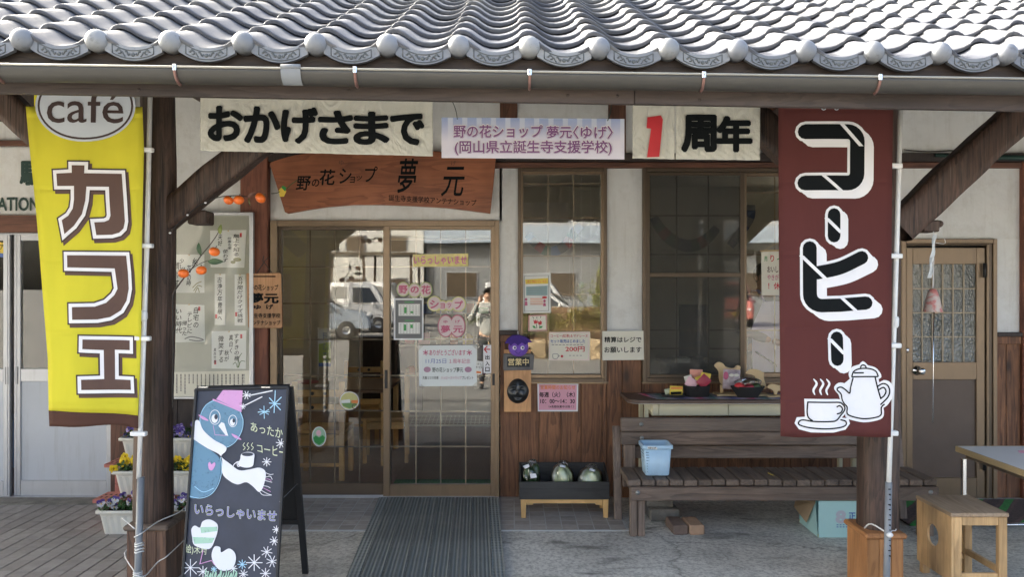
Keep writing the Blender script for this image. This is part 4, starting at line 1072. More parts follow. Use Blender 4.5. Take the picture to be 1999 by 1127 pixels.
cord('cord_loop', '', [(pc.x - .025, 4.36, zc + .03), (x0 + .01, 4.53, zc + .04)], r_)
for dz in (-.045, -.03, -.012, .0): cord('cord_turn', '', [(pc.x + .0215 * math.cos(a), 4.36 - .0215 * math.sin(a), zc - .045 + dz + .004 * math.sin(a * 2)) for a in [k * .52 for k in range(13)]], r_)
r_ = thing('tie_cord', 'white cord round the pipe and the middle of the weathered base box', 'cord', (-2.0, 4.5, .2))
zc = .15; pc = P(269, 1110, 4.36)
cord('cord_loop', '', [(pc.x - .0, 4.335, zc), (pc.x + .04, 4.36, zc - .01), (x1 - .06, 4.548, zc + .0), (x1 - .012, 4.556, zc + .03), (x1 - .012, 4.84, zc + .05)], r_)
cord('cord_loop', '', [(pc.x - .0, 4.338, zc + .01), (x0 + .014, 4.548, zc + .05), (x0 + .010, 4.76, zc + .05)], r_)
for dz in (-.012, 0, .01): cord('cord_turn', '', [(pc.x + .0215 * math.cos(a), 4.36 - .0215 * math.sin(a), zc + dz) for a in [k * .52 for k in range(13)]], r_)

# -- maroon coffee banner
YM = 4.29; pm = YP(YM)
wm = drape(lambda p: .012 * math.sin(p.x * 14 + .5) * (.4 + .6 * min(1, max(0, (2.5 - p.z) / 1.2))) + .004 * math.sin(p.z * 4))
mbn = thing('banner_flag', 'tall maroon banner reading コーヒー above a coffee pot and cup', 'banner', P(1632, 853, YM))
def mq(a, b):
    v = 140 + (853 - 140) * b; return ((1519 + 6 * b) * (1 - a) + (1743 - 4 * b) * a, v + 2 * math.sin(a * 9) * b)
cloth('cloth', mq, 18, 40, pm, 0, 'marooncloth', mbn, wm)
def big(lines, w, slits, sx, sy):
    L = [smooth(l, False, 6) if len(l) > 2 and l[0] != 'hard' else (l[1:] if l[0] == 'hard' else l) for l in lines]
    def dense(l):
        out = []
        for a, b in zip(l, l[1:]):
            n = max(1, int(math.dist(a, b) / 8)); out += [(a[0] + (b[0] - a[0]) * k / n, a[1] + (b[1] - a[1]) * k / n) for k in range(n)]
        return out + [l[-1]]
    L = [dense(l) for l in L]
    for f_ in (.5, 1.0): subflat('letter_shadow', [ribbon([(x + sx * f_, y + sy * f_) for x, y in l], w + 8) for l in L], pm, .002 + .0012 * f_, 'whiteprint', mbn, wm)
    subflat('letter_outline', [ribbon(l, w + 11) for l in L], pm, .0048, 'whiteprint', mbn, wm)
    subflat('letter', [ribbon(l, w) for l in L], pm, .0066, 'ink', mbn, wm)
    for a, b, c, d in slits: subflat('letter_slit', [[(a - 4.5, b), (a + 4.5, b), (c + 4.5, d), (c - 4.5, d)]], pm, .0084, 'whiteprint', mbn, wm)
def arc(cx, cy, r, a0, a1, n=6): return [(cx + r * math.cos(math.radians(a0 + (a1 - a0) * k / n)), cy + r * math.sin(math.radians(a0 + (a1 - a0) * k / n))) for k in range(n + 1)]
big([['hard', (1572, 257), (1655, 257)] + arc(1655, 276, 19, -90, 0) + arc(1655, 338, 19, 0, 90) + [(1572, 357)]], 29, [(1641, 240, 1682, 285), (1606, 341, 1642, 372)], 14, 12)
big([['hard', (1628, 419), (1628, 461)]], 25, [(1613, 426, 1643, 455)], 12, 9)
big([['hard', (1581, 484), (1581, 575)] + arc(1603, 575, 22, 180, 90) + [(1640, 596), (1692, 592)], [(1594, 533), (1640, 523), (1684, 503)]], 26, [(1565, 499, 1611, 545), (1643, 582, 1676, 611)], 15, 13)
big([['hard', (1632, 660), (1633, 702)]], 25, [(1617, 661, 1648, 692)], 13, 11)
# pot, cup, steam: outline drawing
def outl(polys, gap=5):
    subflat('drawing_halo', [offset_poly(p, gap) for p in polys], pm, .003, 'whiteprint', mbn, wm)
def B8(l): return [(1500 + x / 3.996, 564 + y / 3.996) for x, y in l]
pot = B8([(640, 660), (660, 625), (700, 612), (722, 605), (742, 585), (765, 605), (780, 615), (830, 630), (858, 660), (868, 685), (848, 700), (862, 752), (905, 730), (940, 745), (958, 790), (945, 850), (915, 900), (885, 925), (888, 960), (880, 1000), (830, 1020), (750, 1030), (660, 1012), (612, 990), (612, 930), (575, 880), (555, 820), (530, 790), (520, 770), (545, 748), (580, 752), (610, 780), (636, 800), (660, 700), (645, 688)])
cup = B8([(295, 875), (530, 875), (560, 880), (600, 910), (600, 950), (560, 990), (540, 1020), (610, 1025), (618, 1050), (590, 1085), (500, 1105), (330, 1105), (250, 1085), (225, 1050), (235, 1020), (290, 1015), (300, 1000)])
subflat('drawing_fill', [offset_poly(smooth(pot, True, 3), 4), offset_poly(cup, 4)], pm, .003, 'whiteprint', mbn, wm)
ink_l = [B8(l) for l in ([(652, 688), (855, 688)], [(650, 684), (668, 645), (720, 625), (790, 625), (842, 645), (860, 684)], [(672, 658), (745, 658)], [(722, 622), (728, 603), (745, 597), (762, 605), (768, 622)],
    [(660, 700), (640, 770), (632, 815), (600, 790), (565, 768), (535, 772), (530, 790), (560, 820), (570, 865), (590, 900), (612, 925), (612, 975), (660, 1000), (750, 1018), (840, 1008), (882, 985), (884, 930), (905, 905)],
    [(838, 695), (855, 770), (880, 860)], [(855, 765), (895, 742), (930, 755), (945, 800), (930, 850), (880, 905)], [(865, 790), (900, 772), (918, 800), (905, 835), (880, 858)],
    [(305, 885), (530, 885)], [(305, 885), (300, 960), (310, 1005), (340, 1030)], [(530, 885), (560, 890), (590, 920), (588, 950), (560, 985), (525, 1025), (480, 1035), (350, 1035), (270, 1025), (240, 1040), (245, 1065), (320, 1085), (440, 1092), (550, 1083), (600, 1065), (600, 1035), (560, 1022)],
    [(528, 920), (550, 912), (572, 935), (560, 965), (530, 975)])]
subflat('drawing_line', [ribbon(smooth(l, False, 4), 2.6) for l in ink_l], pm, .005, 'ink', mbn, wm)
subflat('steam', [ribbon(smooth(B8([(x, 705), (x + 22, 740), (x - 2, 790), (x + 8, 825)]), False, 4), 4.5, True, True) for x in (348, 398, 445)], pm, .003, 'whiteprint', mbn, wm)
subflat('ring_mark', [ribbon(arc(x, 211, 4, 0, 180), 2) for x in (1607, 1632)], pm, .003, 'greyprint', mbn, wm)
pl = thing('banner_pole', 'white banner pole in a grey pipe, beside the maroon banner and right post', 'pole', P(1730, 1180, 4.33))
mb = MB(); mb.tube([P(1760.5, 120, 4.37), P(1752, 430, 4.36), P(1748, 564, 4.35), P(1742, 740, 4.35), P(1735, 945, 4.33)], .0125, 12); part('pole', mb, 'polewhite', pl)
mb = MB(); mb.tube([P(1749, 618, 4.35), P(1748.5, 622, 4.35), P(1748, 636, 4.35), P(1747.5, 640, 4.35)], [.012, .017, .017, .012], 12); part('collar', mb, 'polewhite', pl)
for (u, v) in ((1746, 324), (1746, 500), (1744, 675), (1738, 846)):
    mb = MB(); a = P(u - 14, v, 4.335); b = P(u + 14, v, 4.335); mb.obox((a + b) / 2, ((b - a).length, .034, .026), (0, 0.02, 0), .004); part('banner_clip', mb, 'polewhite', pl)
mb = MB(); mb.tube([P(1735, 942, 4.33), P(1731, 1127, 4.33), P(1729.5, 1195, 4.33)], .0175, 14); part('sleeve_pipe', mb, 'polegrey', pl)
flat('scale_mark', [[(1734 + (k % 3), 955 + k * 10), (1739, 955 + k * 10), (1739, 957 + k * 10 + (k % 2) * 2), (1734 + (k % 3), 957 + k * 10)] for k in range(14)], YP(4.3125), 0, 'ink', pl)
r_ = thing('tie_cord', 'white cord tying the grey pipe to the orange post base', 'cord', (2.0, 4.35, .34))
pc = P(1732, 1042, 4.33); zc = pc.z
cord('cord_loop', '', [(pc.x, 4.305, zc), (X_(1700, 4.44), 4.43, zc + .02), (X_(1692, 4.47), 4.50, .352)], r_, .004)
cord('cord_loop', '', [(pc.x, 4.307, zc), (pc.x + .03, 4.34, zc + .01), (X_(1754, 4.45), 4.48, .348), (X_(1750, 4.65), 4.65, .352)], r_, .003)
mb = MB(); mb.ell(pc + Vector((.0, -.03, 0)), .018, .014, .014, 10, 6); part('knot', mb, 'ropewhite', r_)

# -- laminated paper banners under the eave
YS = 4.40; ps = YP(YS)
lam = mat_laminated('laminated_paper', (0.60, 0.60, 0.53), Z_(305, YS), Z_(225, YS))
def paperbanner(label, quad, Y, m, nu=20, nv=6, amp=.004, group=None, ph=0.0):
    pln = YP(Y); q = [Vector(p) for p in quad]
    mb = MB()
    def fn(a, b):
        uv = (q[0] * (1 - a) + q[1] * a) * (1 - b) + (q[3] * (1 - a) + q[2] * a) * b
        p = pln.at(uv.x, uv.y); p.y += amp * math.sin(a * 21 + ph) * b + .0032 * math.sin(p.x * 88 + p.z * 55 + ph) * math.sin(p.z * 120 + p.x * 33) * b ** 3; return p
    mb.grid(fn, nu * 8, nv * 7); o = part('paper_banner', mb, m, None); md = o.modifiers.new('t', 'SOLIDIFY'); md.thickness = .001
    return tag(o, label, 'banner', group)
b1 = paperbanner('long laminated paper banner reading おかげさまで under the eave', ((391, 165), (845, 178), (845, 305), (391, 294)), YS, lam)
for ch, (a, b_, c, d) in zip('おかげさまで', ((408, 209, 472, 273), (478, 210, 545, 276), (551, 212, 618, 278), (624, 218, 686, 279), (693, 220, 757, 280), (764, 224, 826, 281))):
    text(ch, (a, b_, c, d), ps, .009, 'ink', b1, bold=.042)
b3 = paperbanner('small laminated sheet with a slanting red 1, left of 周年', ((1235, 190), (1317, 191), (1317, 311), (1235, 309)), YS, lam, 6, 6, group='two sheets reading 1周年', ph=1)
flat('numeral', [[(1264, 229), (1290, 225), (1294, 233), (1287, 306), (1263, 307), (1271, 251), (1262, 250)]], ps, .009, 'red', b3)
b4 = paperbanner('laminated sheet reading 周年 in black, right of the red 1', ((1319, 191), (1484, 194), (1483, 313), (1319, 311)), YS, lam, 10, 6, group='two sheets reading 1周年', ph=2.4)
text('周', (1333, 227, 1396, 294), ps, .009, 'ink', b4, bold=.05); text('年', (1401, 229, 1466, 294), ps, .009, 'ink', b4, bold=.05)
# printed name board hanging on cords
def mat_stripes():
    m, nt, b = _new('pale_blue_striped_print'); tc = N(nt, 'ShaderNodeTexCoord'); sx = N(nt, 'ShaderNodeSeparateXYZ'); nt.links.new(tc.outputs['Object'], sx.inputs[0])
    wv_ = N(nt, 'ShaderNodeMath', operation='SINE'); mu = N(nt, 'ShaderNodeMath', operation='MULTIPLY'); mu.inputs[1].default_value = 82; nt.links.new(sx.outputs[0], mu.inputs[0]); nt.links.new(mu.outputs[0], wv_.inputs[0])
    st = ramp(nt, wv_.outputs[0], [(0.0, (.34, .42, .66)), (0.35, (.34, .42, .66)), (0.5, (.56, .62, .76)), (1, (.56, .62, .76))])
    mr = N(nt, 'ShaderNodeMapRange'); mr.inputs[1].default_value = -.02; mr.inputs[2].default_value = .10; nt.links.new(sx.outputs[2], mr.inputs[0])
    nt.links.new(mixc(nt, (.72, .70, .80), st, mr.outputs[0]), b.inputs['Base Color']); b.inputs['Roughness'].default_value = .45; return m
b2 = sheet('name_board', 'pale blue striped board with purple lettering 野の花ショップ 夢元〈ゆげ〉', 'sign', ((862, 229), (1219, 232), (1219, 311), (862, 308)), YP(4.37), mat_stripes(), 0, .006)
def board_line(s, q):
    text(s, q, YP(4.37), .002, plain('lilac_shadow', (.42, .36, .50), .6), b2, bold=.085)
    text(s, tuple(x - .0 if i % 2 == 0 else x - .8 for i, x in enumerate(q)), YP(4.37), .0032, 'whiteprint', b2, bold=.06)
    text(s, q, YP(4.37), .0048, 'purpleprint', b2, bold=.022)
board_line('野の花ショップ', (886, 244, 1059, 268)); board_line('夢元', (1068, 246, 1116, 269)); board_line('〈ゆげ〉', (1119, 246, 1196, 270))
board_line('(岡山県立誕生寺支援学校)', (888, 274, 1194, 302))
for (a, b_) in (((882, 195), (893, 233)), ((1193, 205), (1186, 236))):
    cord('hanging_cord', '', [P(*a, 4.38), P((a[0] + b_[0]) / 2 + 2, (a[1] + b_[1]) / 2, 4.35), P(*b_, 4.36)], b2, .0022, 'greenink')

# -- carved wooden shop sign
ys = 6.40; pw_ = YP(ys)
ws = thing('carved_shop_sign', 'arched reddish wooden sign carved with 野の花ショップ 夢元 above the doors', 'sign', P(745, 415, ys))
outl_ = [(527, 322), (528, 317), (545, 311), (575, 303), (620, 297), (680, 293), (750, 292), (850, 295), (920, 301), (968, 308), (963, 362), (957, 417)] + [(920, 412), (870, 406), (800, 402), (740, 400), (690, 400), (640, 404), (600, 410), (562, 417), (556, 414), (548, 388)]
mb = MB(); mb.prism([pw_.at(u, v, 0) for u, v in outl_], (0, .035, 0), .003); part('board', mb, 'signwood', ws)
for ch, q, bd, shr in (('野', (578, 344, 607, 371), .02, .15), ('の', (609, 350, 623, 364), .02, .1), ('花', (624, 331, 654, 361), .02, .1), ('シ', (663, 329, 686, 358), .012, .1), ('ョ', (683, 345, 693, 357), .01, .1), ('ッ', (696, 343, 707, 352), .01, .1), ('プ', (713, 325, 737, 355), .01, .1), ('夢', (776, 310, 816, 376), .014, .22), ('元', (861, 326, 907, 383), .008, .22)):
    text(ch, q, pw_, .0015, 'ink', ws, bold=bd, shear=shr)
text('ゆ', (662, 313, 671, 322), pw_, .0015, 'brownprint', ws); text('げ', (881, 314, 890, 323), pw_, .0015, 'brownprint', ws)
text('誕生寺支援学校アンテナショップ', ((759, 380), (930, 390), (930, 402), (759, 392)), pw_, .0015, 'ink', ws, bold=.012)
subl = [[(544, 372), (549, 366), (556, 367), (559, 374), (554, 384), (546, 384)]]
flat('painted_sprig', subl, pw_, .0015, 'yellowprint', ws); strokes('sprig_stem', [[(560, 368), (568, 360), (580, 352)], [(530, 378), (540, 377), (546, 374)]], 1.5, pw_, .0018, 'leafd', ws)
flat('painted_sprig', [[(549, 366), (552, 362), (559, 366), (557, 374)]], pw_, .0019, 'greenprint', ws)
# -- hanging wooden name plate
yn = 6.42; pn = YP(yn)
npz = thing('hanging_name_plate', 'light wooden plate lettered 夢元 hanging on the reddish post left of the doors', 'sign', P(515, 640, yn))
mb = MB(); mb.prism([pn.at(u, v, 0) for u, v in ((481, 534), (545, 533), (548, 536), (551, 638), (548, 641), (486, 641), (484, 638))], (0, .022, 0), .002); part('plate', mb, 'platewood', npz)
strokes('carved_line', [[(492, 540), (537, 540)]], 2.4, pn, .0012, 'ink', npz)
for s, q, bd in (('野の花ショップ', (488, 556, 543, 567), .035), ('夢元', (487, 573, 543, 592), .045), ('ゆ', (496, 596, 509, 604), .05), ('げ', (520, 595, 533, 604), .05), ('誕生寺支援学校', (487, 612, 547, 621), .04), ('アンテナショップ', (486, 626, 547, 635), .04)):
    text(s, q, pn, .0012, 'ink', npz, bold=bd)
for a, b_ in (((501, 534), (518, 508)), ((531, 533), (513, 509)), ((518, 508), (527, 501)), ((513, 509), (515, 500))):
    cord('string', '', [P(*a, yn), P((a[0] + b_[0]) / 2, (a[1] + b_[1]) / 2, yn - .01), P(*b_, yn - .01)], npz, .0028, 'black')

# -- notice board with calligraphy
yq_ = 6.435; pq = YP(yq_)
nb = thing('notice_board', 'pale notice board of calligraphy sheets, between the left post and name plate', 'notice board', P(416, 778, yq_))
mb = MB(); a, b_ = P(338, 779, yq_), P(495, 420, yq_); mb.box(a.x - .42, b_.x, yq_, yq_ + .05, a.z, b_.z, .003); part('backing', mb, plain('grey_green_felt', (.42, .43, .37), .9, var=.05), nb)
mb = MB()
for (u0, v0, u1, v1) in ((488, 419, 496, 750), (240, 415, 496, 421), (240, 775, 496, 779), (485, 750, 496, 779)):
    a, b_ = P(u0, v1, yq_), P(u1, v0, yq_); mb.box(a.x, b_.x, yq_ - .02, yq_ + .012, a.z, b_.z, .002)
part('frame', mb, 'silver', nb)
def cal(quad, cols, lab, bold=.012, stamp=None):
    s = flat('calligraphy_sheet', [quad], pq, .004, 'paper', nb, lab, thick=.001)
    for body, q in cols: text(body, q, pq, .0056, 'ink', s, bold=bold, vertical=len(body) > 1, res=2, shear=.12)
    if stamp: flat('seal', [[(u - 2, v - 4), (u + 2, v - 4), (u + 2, v + 4), (u - 2, v + 4)] for u, v in stamp], pq, .0056, 'red', s)
    mb = MB(); mid = ((quad[0][0] + quad[1][0]) / 2, quad[0][1] + 1); mb.ell(pq.at(*mid, .006), .006, .004, .006, 8, 5); part('pin', mb, 'cutwood', s)
    return s
s_ = cal(((410, 450), (481, 449), (477, 523), (411, 522)), (('無上を知る', (455, 457, 467, 500)), ('何事も楽', (444, 463, 452, 487)), ('使わず', (435, 487, 445, 512)), ('天好', (425, 459, 434, 480))), 'sheet with four columns and a painted flower', stamp=[(470, 459)])
flat('painted_flower', [circ((463, 507), 8, 4, 12), circ((455, 512), 5, 3, 10)], pq, .0058, plain('olive_wash', (.30, .30, .16), .9), s_)
s_ = cal(((339, 497), (399, 497), (399, 572), (339, 572)), (('糸', (374, 504, 386, 520)), ('花の', (365, 518, 373, 548)), ('時', (364, 548, 373, 558)), ('少し', (350, 505, 359, 525)), ('情けす', (342, 512, 350, 560))), 'sheet behind the persimmon twig')
strokes('painted_grass', [[(376, 562), (384, 554), (393, 550)], [(378, 568), (386, 558), (394, 560)], [(381, 571), (386, 562), (389, 571)]], 1.6, pq, .0058, plain('olive_wash', (.30, .30, .16), .9), s_)
s_ = cal(((339, 594), (399, 596), (400, 668), (339, 669)), (('自宅の', (377, 600, 388, 640)), ('テレビに', (366, 610, 375, 651)), ('帰った', (355, 627, 365, 655)), ('いい時代', (343, 604, 355, 651))), 'sheet reading 自宅のテレビに', stamp=[(389, 603)])
strokes('painted_fish', [[(361, 662), (372, 658), (386, 660), (397, 664), (385, 666), (370, 664)]], 2.0, pq, .0058, 'grey', s_)
s_ = cal(((413, 647), (481, 646), (480, 721), (413, 720)), (('すすきの穂', (457, 652, 467, 705)), ('真白く', (447, 654, 455, 690)), ('秋が', (438, 684, 447, 706)), ('微笑する', (426, 656, 437, 708)), ('真西竹華', (417, 680, 422, 710))), 'sheet reading すすきの穂 真白く', stamp=[(471, 657), (420, 708)])
strokes('painted_grass', [[(464, 718), (466, 700), (472, 690)], [(463, 718), (460, 708), (455, 712)], [(466, 718), (470, 706), (478, 706)], [(465, 718), (467, 708), (462, 700)]], 1.2, pq, .0058, 'leaf', s_)
s_ = cal(((419, 535), (440, 535), (440, 635), (419, 635)), (('古浄万年豊穣へ', (424, 541, 434, 625)), ('土居田嘉', (420, 585, 424, 620)))[:1], 'narrow strip, left one', stamp=[(422, 618)])
s_ = cal(((458, 536), (479, 536), (479, 636), (458, 636)), (('五分間だけクイズ挑戦', (463, 540, 474, 630)),), 'narrow strip, right one', stamp=[(461, 614)])
s_ = flat('printed_sheet', [((338, 727), (487, 724), (487, 776), (338, 777))], pq, .004, 'papercream', nb, 'wide sheet of small vertical print', thick=.001)
rnd = random.Random(4); ps2 = []
for c in range(17):
    u = 344 + c * 8.0; v = 731
    ve = rnd.choice((764, 768, 770, 750))
    while v < ve:
        hgt = rnd.uniform(1.5, 2.2); ps2.append([(u, v), (u + 2.4, v), (u + 2.4, v + hgt), (u, v + hgt)]); v += hgt + .9
flat('small_print', ps2, pq, .0056, 'ink', s_)
text('野の花', (473, 731, 478, 748), pq, .0056, 'ink', s_, vertical=True)
# clear film over the board: crumpled plastic
M['film'] = mat_glass('clear_film', .97, .01, 1.0, .9, .12)
mb = MB(); mb.grid(lambda a, b: pq.at(300 + 188 * a, 424 + 348 * b, .014 + .006 * math.sin(a * 9 + b * 4)), 24, 36); part('film_cover', mb, 'film', nb)

# -- things stuck on the doors (6 mm in front of the glass plane)
pg = YP(YF - .006); pgl = YP(YF + .004 + .018)
pg1 = YP(6.50)
M['goldfilm'] = plain('gold_film', (.58, .48, .12), .25, coat=.6, var=.2, scale=30)
s_ = sheet('welcome_strip', 'gold strip reading いらっしゃいませ on the right sliding door', 'sign', ((806, 497), (914, 495), (914, 520), (806, 521)), pg1, 'goldfilm', 0, .001)
text('いらっしゃいませ', (808, 500, 911, 516), pg1, .0015, 'pinkprint', s_, bold=.03)
def blob(label, blobs, mat_o, mat_i, chars, grp):
    r = thing('name_sticker', label, 'sticker', pg1.at(blobs[0][0], blobs[0][1] + blobs[0][3], 0), grp)
    flat('backing', [circ((u, v), a, b, 28) for u, v, a, b in blobs], pg1, .0008, mat_o, r)
    flat('face', [circ((u, v), a - 2.0, b - 2.0, 28) for u, v, a, b in blobs], pg1, .0024, mat_i, r)
    for s, q in chars: text(s, q, pg1, .0044, 'pinkprint', r, bold=.035)
G_ = 'cut out name stickers on the right door'
M['paleedge'] = plain('pale_green_edge', (.42, .48, .22), .6); M['stickpink'] = plain('pale_pink_sticker', (.66, .55, .55), .5)
M['yedge'] = plain('pale_yellow_edge', (.62, .62, .25), .6)
blob('round-lobed sticker reading 野の花, topmost on the right door', ((787, 565, 13, 14.5), (809, 567, 13, 14.5), (831, 566, 13, 15.5)), 'paleedge', 'stickpink', (('野', (779, 558, 795, 573)), ('の', (802, 560, 817, 572)), ('花', (823, 558, 840, 574))), G_)
blob('lobed sticker reading ショップ on the right door', ((848, 593, 14, 15), (864, 597, 9.5, 10.5), (877, 597, 9.5, 10.5), (895, 594, 14.5, 15)), 'yedge', 'stickpink', (('シ', (840, 587, 856, 602)), ('ョ', (860, 593, 868, 602)), ('ッ', (874, 592, 881, 601)), ('プ', (888, 588, 903, 603))), G_)
blob('red-edged double oval sticker reading 夢元 on the right door', ((870, 637, 15.5, 22), (893, 637, 15.5, 22)), plain('rose_edge', (.5, .14, .2), .5), 'stickpink', (('夢', (861, 636, 878, 650)), ('元', (885, 637, 903, 650)), ('ゆ', (866, 626, 874, 631)), ('げ', (889, 625, 898, 631))), G_)
# framed calendar
cb = thing('opening_calendar', 'white framed dark calendar poster on the right sliding door', 'poster', pg1.at(798, 665, 0))
a, b_ = pg1.at(769, 664, 0), pg1.at(827, 583, 0)
mb = MB(); mb.box(a.x, b_.x, a.y - .003, a.y, a.z, b_.z); part('backing', mb, plain('calendar_grey', (.10, .11, .12), .35), cb)
mb = MB()
for q in ((769, 583, 827, 586), (769, 661, 827, 664), (769, 583, 772, 664), (824, 583, 827, 664)):
    a, b_ = pg1.at(q[0], q[3], 0), pg1.at(q[2], q[1], 0); mb.box(a.x, b_.x, a.y - (.008 if q[2] - q[0] > 10 else .0085), a.y - .0032, a.z, b_.z)
part('frame', mb, 'whiteprint', cb)
for v0, v1, g1, g2 in ((594, 617, (789, 600, 794, 612), (801, 608, 807, 612)), (630, 652, (788, 634, 793, 646), (801, 634, 806, 641))):
    s_ = flat('month_sheet', [((778, v0), (820, v0), (820, v1), (778, v1))], pg1, .004, 'paper', cb)
    flat('green_mark', [[(q[0], q[1]), (q[2], q[1]), (q[2], q[3]), (q[0], q[3])] for q in (g1, g2)], pg1, .0052, 'greenprint', s_)
    flat('date_mark', [[(781 + 6 * i, v0 + 3 + 4 * j), (783.5 + 6 * i, v0 + 3 + 4 * j), (783.5 + 6 * i, v0 + 4.2 + 4 * j), (781 + 6 * i, v0 + 4.2 + 4 * j)] for i in range(7) for j in range(5)], pg1, .0046, 'grey', s_)
    flat('green_heading', [((790, v0 - 4.6), (808, v0 - 4.6), (808, v0 - 2.8), (790, v0 - 2.8))], pg1, .004, 'greenprint', cb)
# thank-you notice
s_ = sheet('notice', 'large white notice reading ありがとうございます taped to the right door', 'notice', ((817, 675), (931, 674), (931, 754), (818, 755)), pg1, plain('notice_paper', (.70, .75, .76), .4, var=.02), .003, .001)
for s, q, m, bd in (('ありがとうございます', (838, 683, 909, 694), 'pinkprint', .02), ('11月25日', (831, 701, 871, 710), 'blueprint', .0), ('１周年記念', (877, 701, 918, 710), 'pinkprint', .0), ('野の花ショップ夢元', (844, 718, 904, 727), 'greenink', .02), ('先着１００名様', (825, 735, 856, 741), 'ink', .01), ('ハッピーストラップ', (861, 735, 901, 741), 'pinkprint', .0), ('プレゼント', (902, 735, 924, 741), 'ink', .01)):
    text(s, q, pg1, .0056, m, s_, bold=bd)
flat('pink_oval', [circ((834, 722), 7, 5.5, 16), circ((914, 722), 7, 5.5, 16)], pg1, .0056, plain('mauve', (.42, .24, .34), .5), s_)
strokes('flower_doodle', [[(u - 5 * math.cos(t), v - 5 * math.sin(t)), (u + 5 * math.cos(t), v + 5 * math.sin(t))] for u, v in ((831, 689), (916, 689)) for t in (.4, 1.4, 2.5)], 1.6, pg1, .0056, 'pinkprint', s_)
for q in (((810, 676), (818, 669), (826, 676), (818, 684)), ((922, 676), (931, 668), (938, 675), (930, 683)), ((815, 757), (823, 750), (829, 757), (820, 763)), ((922, 754), (930, 746), (939, 753), (930, 762))):
    flat('tape', [q], pg1, .0052, mat_glass('tape', .8, .05, 1, .1, .2) if 'tape' not in M else M['tape'], s_)
# entrance sign
s_ = sheet('entrance_sign', 'narrow white sign with a red arrow and 出入口 on the right door stile', 'sign', ((943, 674), (959, 674), (959, 729), (944, 729)), YP(6.488), 'whiteprint', 0, .001)
flat('arrow', [ribbon([(946, 682.5), (957, 682.5)], 2.2, False), ribbon([(951, 676.5), (945.5, 682.5), (951, 689)], 2.2, False)], YP(6.488), .0012, 'red', s_)
for ch, v in (('出', 694), ('入', 706), ('口', 717.5)): text(ch, (947.5, v, 955.5, v + 8.5), YP(6.488), .0012, 'ink', s_, bold=.04)
s_ = sheet('small_leaflet', 'little printed leaflet taped beside the white notice', 'leaflet', ((930, 705), (943, 706), (941, 732), (928, 731)), pg1, 'paper', .006, .001)
flat('red_print', [((930, 725), (939, 726), (939, 730), (930, 729))], pg1, .0076, 'orange', s_); text('ほし', (931, 709, 941, 713), pg1, .0076, 'greenink', s_); text('サービス', (929, 715, 941, 720), pg1, .0076, 'ink', s_, bold=.02)
# two oval picture stickers on the left door (on its glass)
pl2 = YP(YF + .034)
for lab, c, rx, ry, kind_ in (('round picture sticker of a cart and fields on the left sliding door', (682, 783), 19, 18, 0), ('oval picture sticker of a green hill, lower on the left sliding door', (623, 853), 14, 19.5, 1)):
    r = thing('picture_sticker', lab, 'sticker', pl2.at(c[0], c[1] + ry, 0), 'picture stickers on the left door')
    flat('edge', [circ(c, rx, ry, 30)], pl2, .001, 'whiteprint', r)
    flat('sky_print', [circ(c, rx - 1.6, ry - 1.6, 30)], pl2, .002, plain('soft_yellow', (.55, .52, .22), .5) if kind_ == 0 else plain('soft_green', (.35, .52, .36), .5), r)
    def clipell(pts): return [p if ((p[0] - c[0]) / (rx - 1.6)) ** 2 + ((p[1] - c[1]) / (ry - 1.6)) ** 2 <= 1 else (c[0] + (p[0] - c[0]) * .93 / max(1e-6, math.sqrt(((p[0] - c[0]) / (rx - 1.6)) ** 2 + ((p[1] - c[1]) / (ry - 1.6)) ** 2)), c[1] + (p[1] - c[1]) * .93 / max(1e-6, math.sqrt(((p[0] - c[0]) / (rx - 1.6)) ** 2 + ((p[1] - c[1]) / (ry - 1.6)) ** 2))) for p in pts]
    if kind_ == 0:
        flat('field_print', [clipell([(664, 786), (675, 783), (690, 785), (700, 788), (697, 797), (682, 800), (668, 796)])], pl2, .003, plain('field_green', (.16, .30, .10), .5), r)
        flat('stream_print', [clipell([(666, 782), (683, 780), (684, 787), (666, 788)])], pl2, .004, 'paper', r)
        strokes('wheel_print', [circ((692, 794), 4.5, 4.5, 14)], 1.3, pl2, .005, 'brownprint', r); flat('cart_print', [[(686, 782), (699, 782), (698, 788), (686, 788)]], pl2, .0045, 'orange', r)
    else:
        flat('hill_print', [clipell([(610, 856), (616, 851), (623, 855), (630, 850), (636, 855), (634, 866), (623, 871), (613, 866)])], pl2, .003, 'greenprint', r)
        flat('blossom_print', [circ((622, 846), 5, 6, 12)], pl2, .003, 'palepink', r)
# -- papers in and around the narrow window
p6 = YP(YF - .004); pst = YP(YF + .010)
s_ = sheet('notice', 'tall poster with an orange heading inside the narrow window, top left', 'poster', ((1019, 534), (1075, 532), (1075, 611), (1020, 612)), pst, 'paper', .0, .001)
pp = pst
flat('orange_heading', [((1025, 546), (1070, 543), (1070, 554), (1026, 555))], pp, .0014, 'yellowprint', s_)
text('お知らせ', (1029, 547, 1067, 553), pp, .003, 'orange', s_)
flat('blue_block', [((1027, 560), (1069, 558), (1069, 577), (1027, 577))], pp, .0014, plain('teal_tint', (.28, .46, .48), .5), s_)
flat('text_line', [[(1029, 561 + 3.6 * k), (1067, 560.5 + 3.6 * k), (1067, 561.7 + 3.6 * k), (1029, 562.2 + 3.6 * k)] for k in range(5)], pp, .003, 'grey', s_)
flat('red_line', [[(1035, 583 + 3.6 * k), (1060, 583 + 3.6 * k), (1060, 584.2 + 3.6 * k), (1035, 584.2 + 3.6 * k)] for k in range(4)], pp, .003, 'orange', s_)
flat('red_dot', [circ((1063, 581), 5, 2.4, 12)], pp, .0032, 'red', s_)
flat('poster_rule', [ribbon([(1024, 539), (1071, 538), (1071, 607), (1024, 608), (1024, 539)], .8, False)], pp, .0022, 'grey', s_)
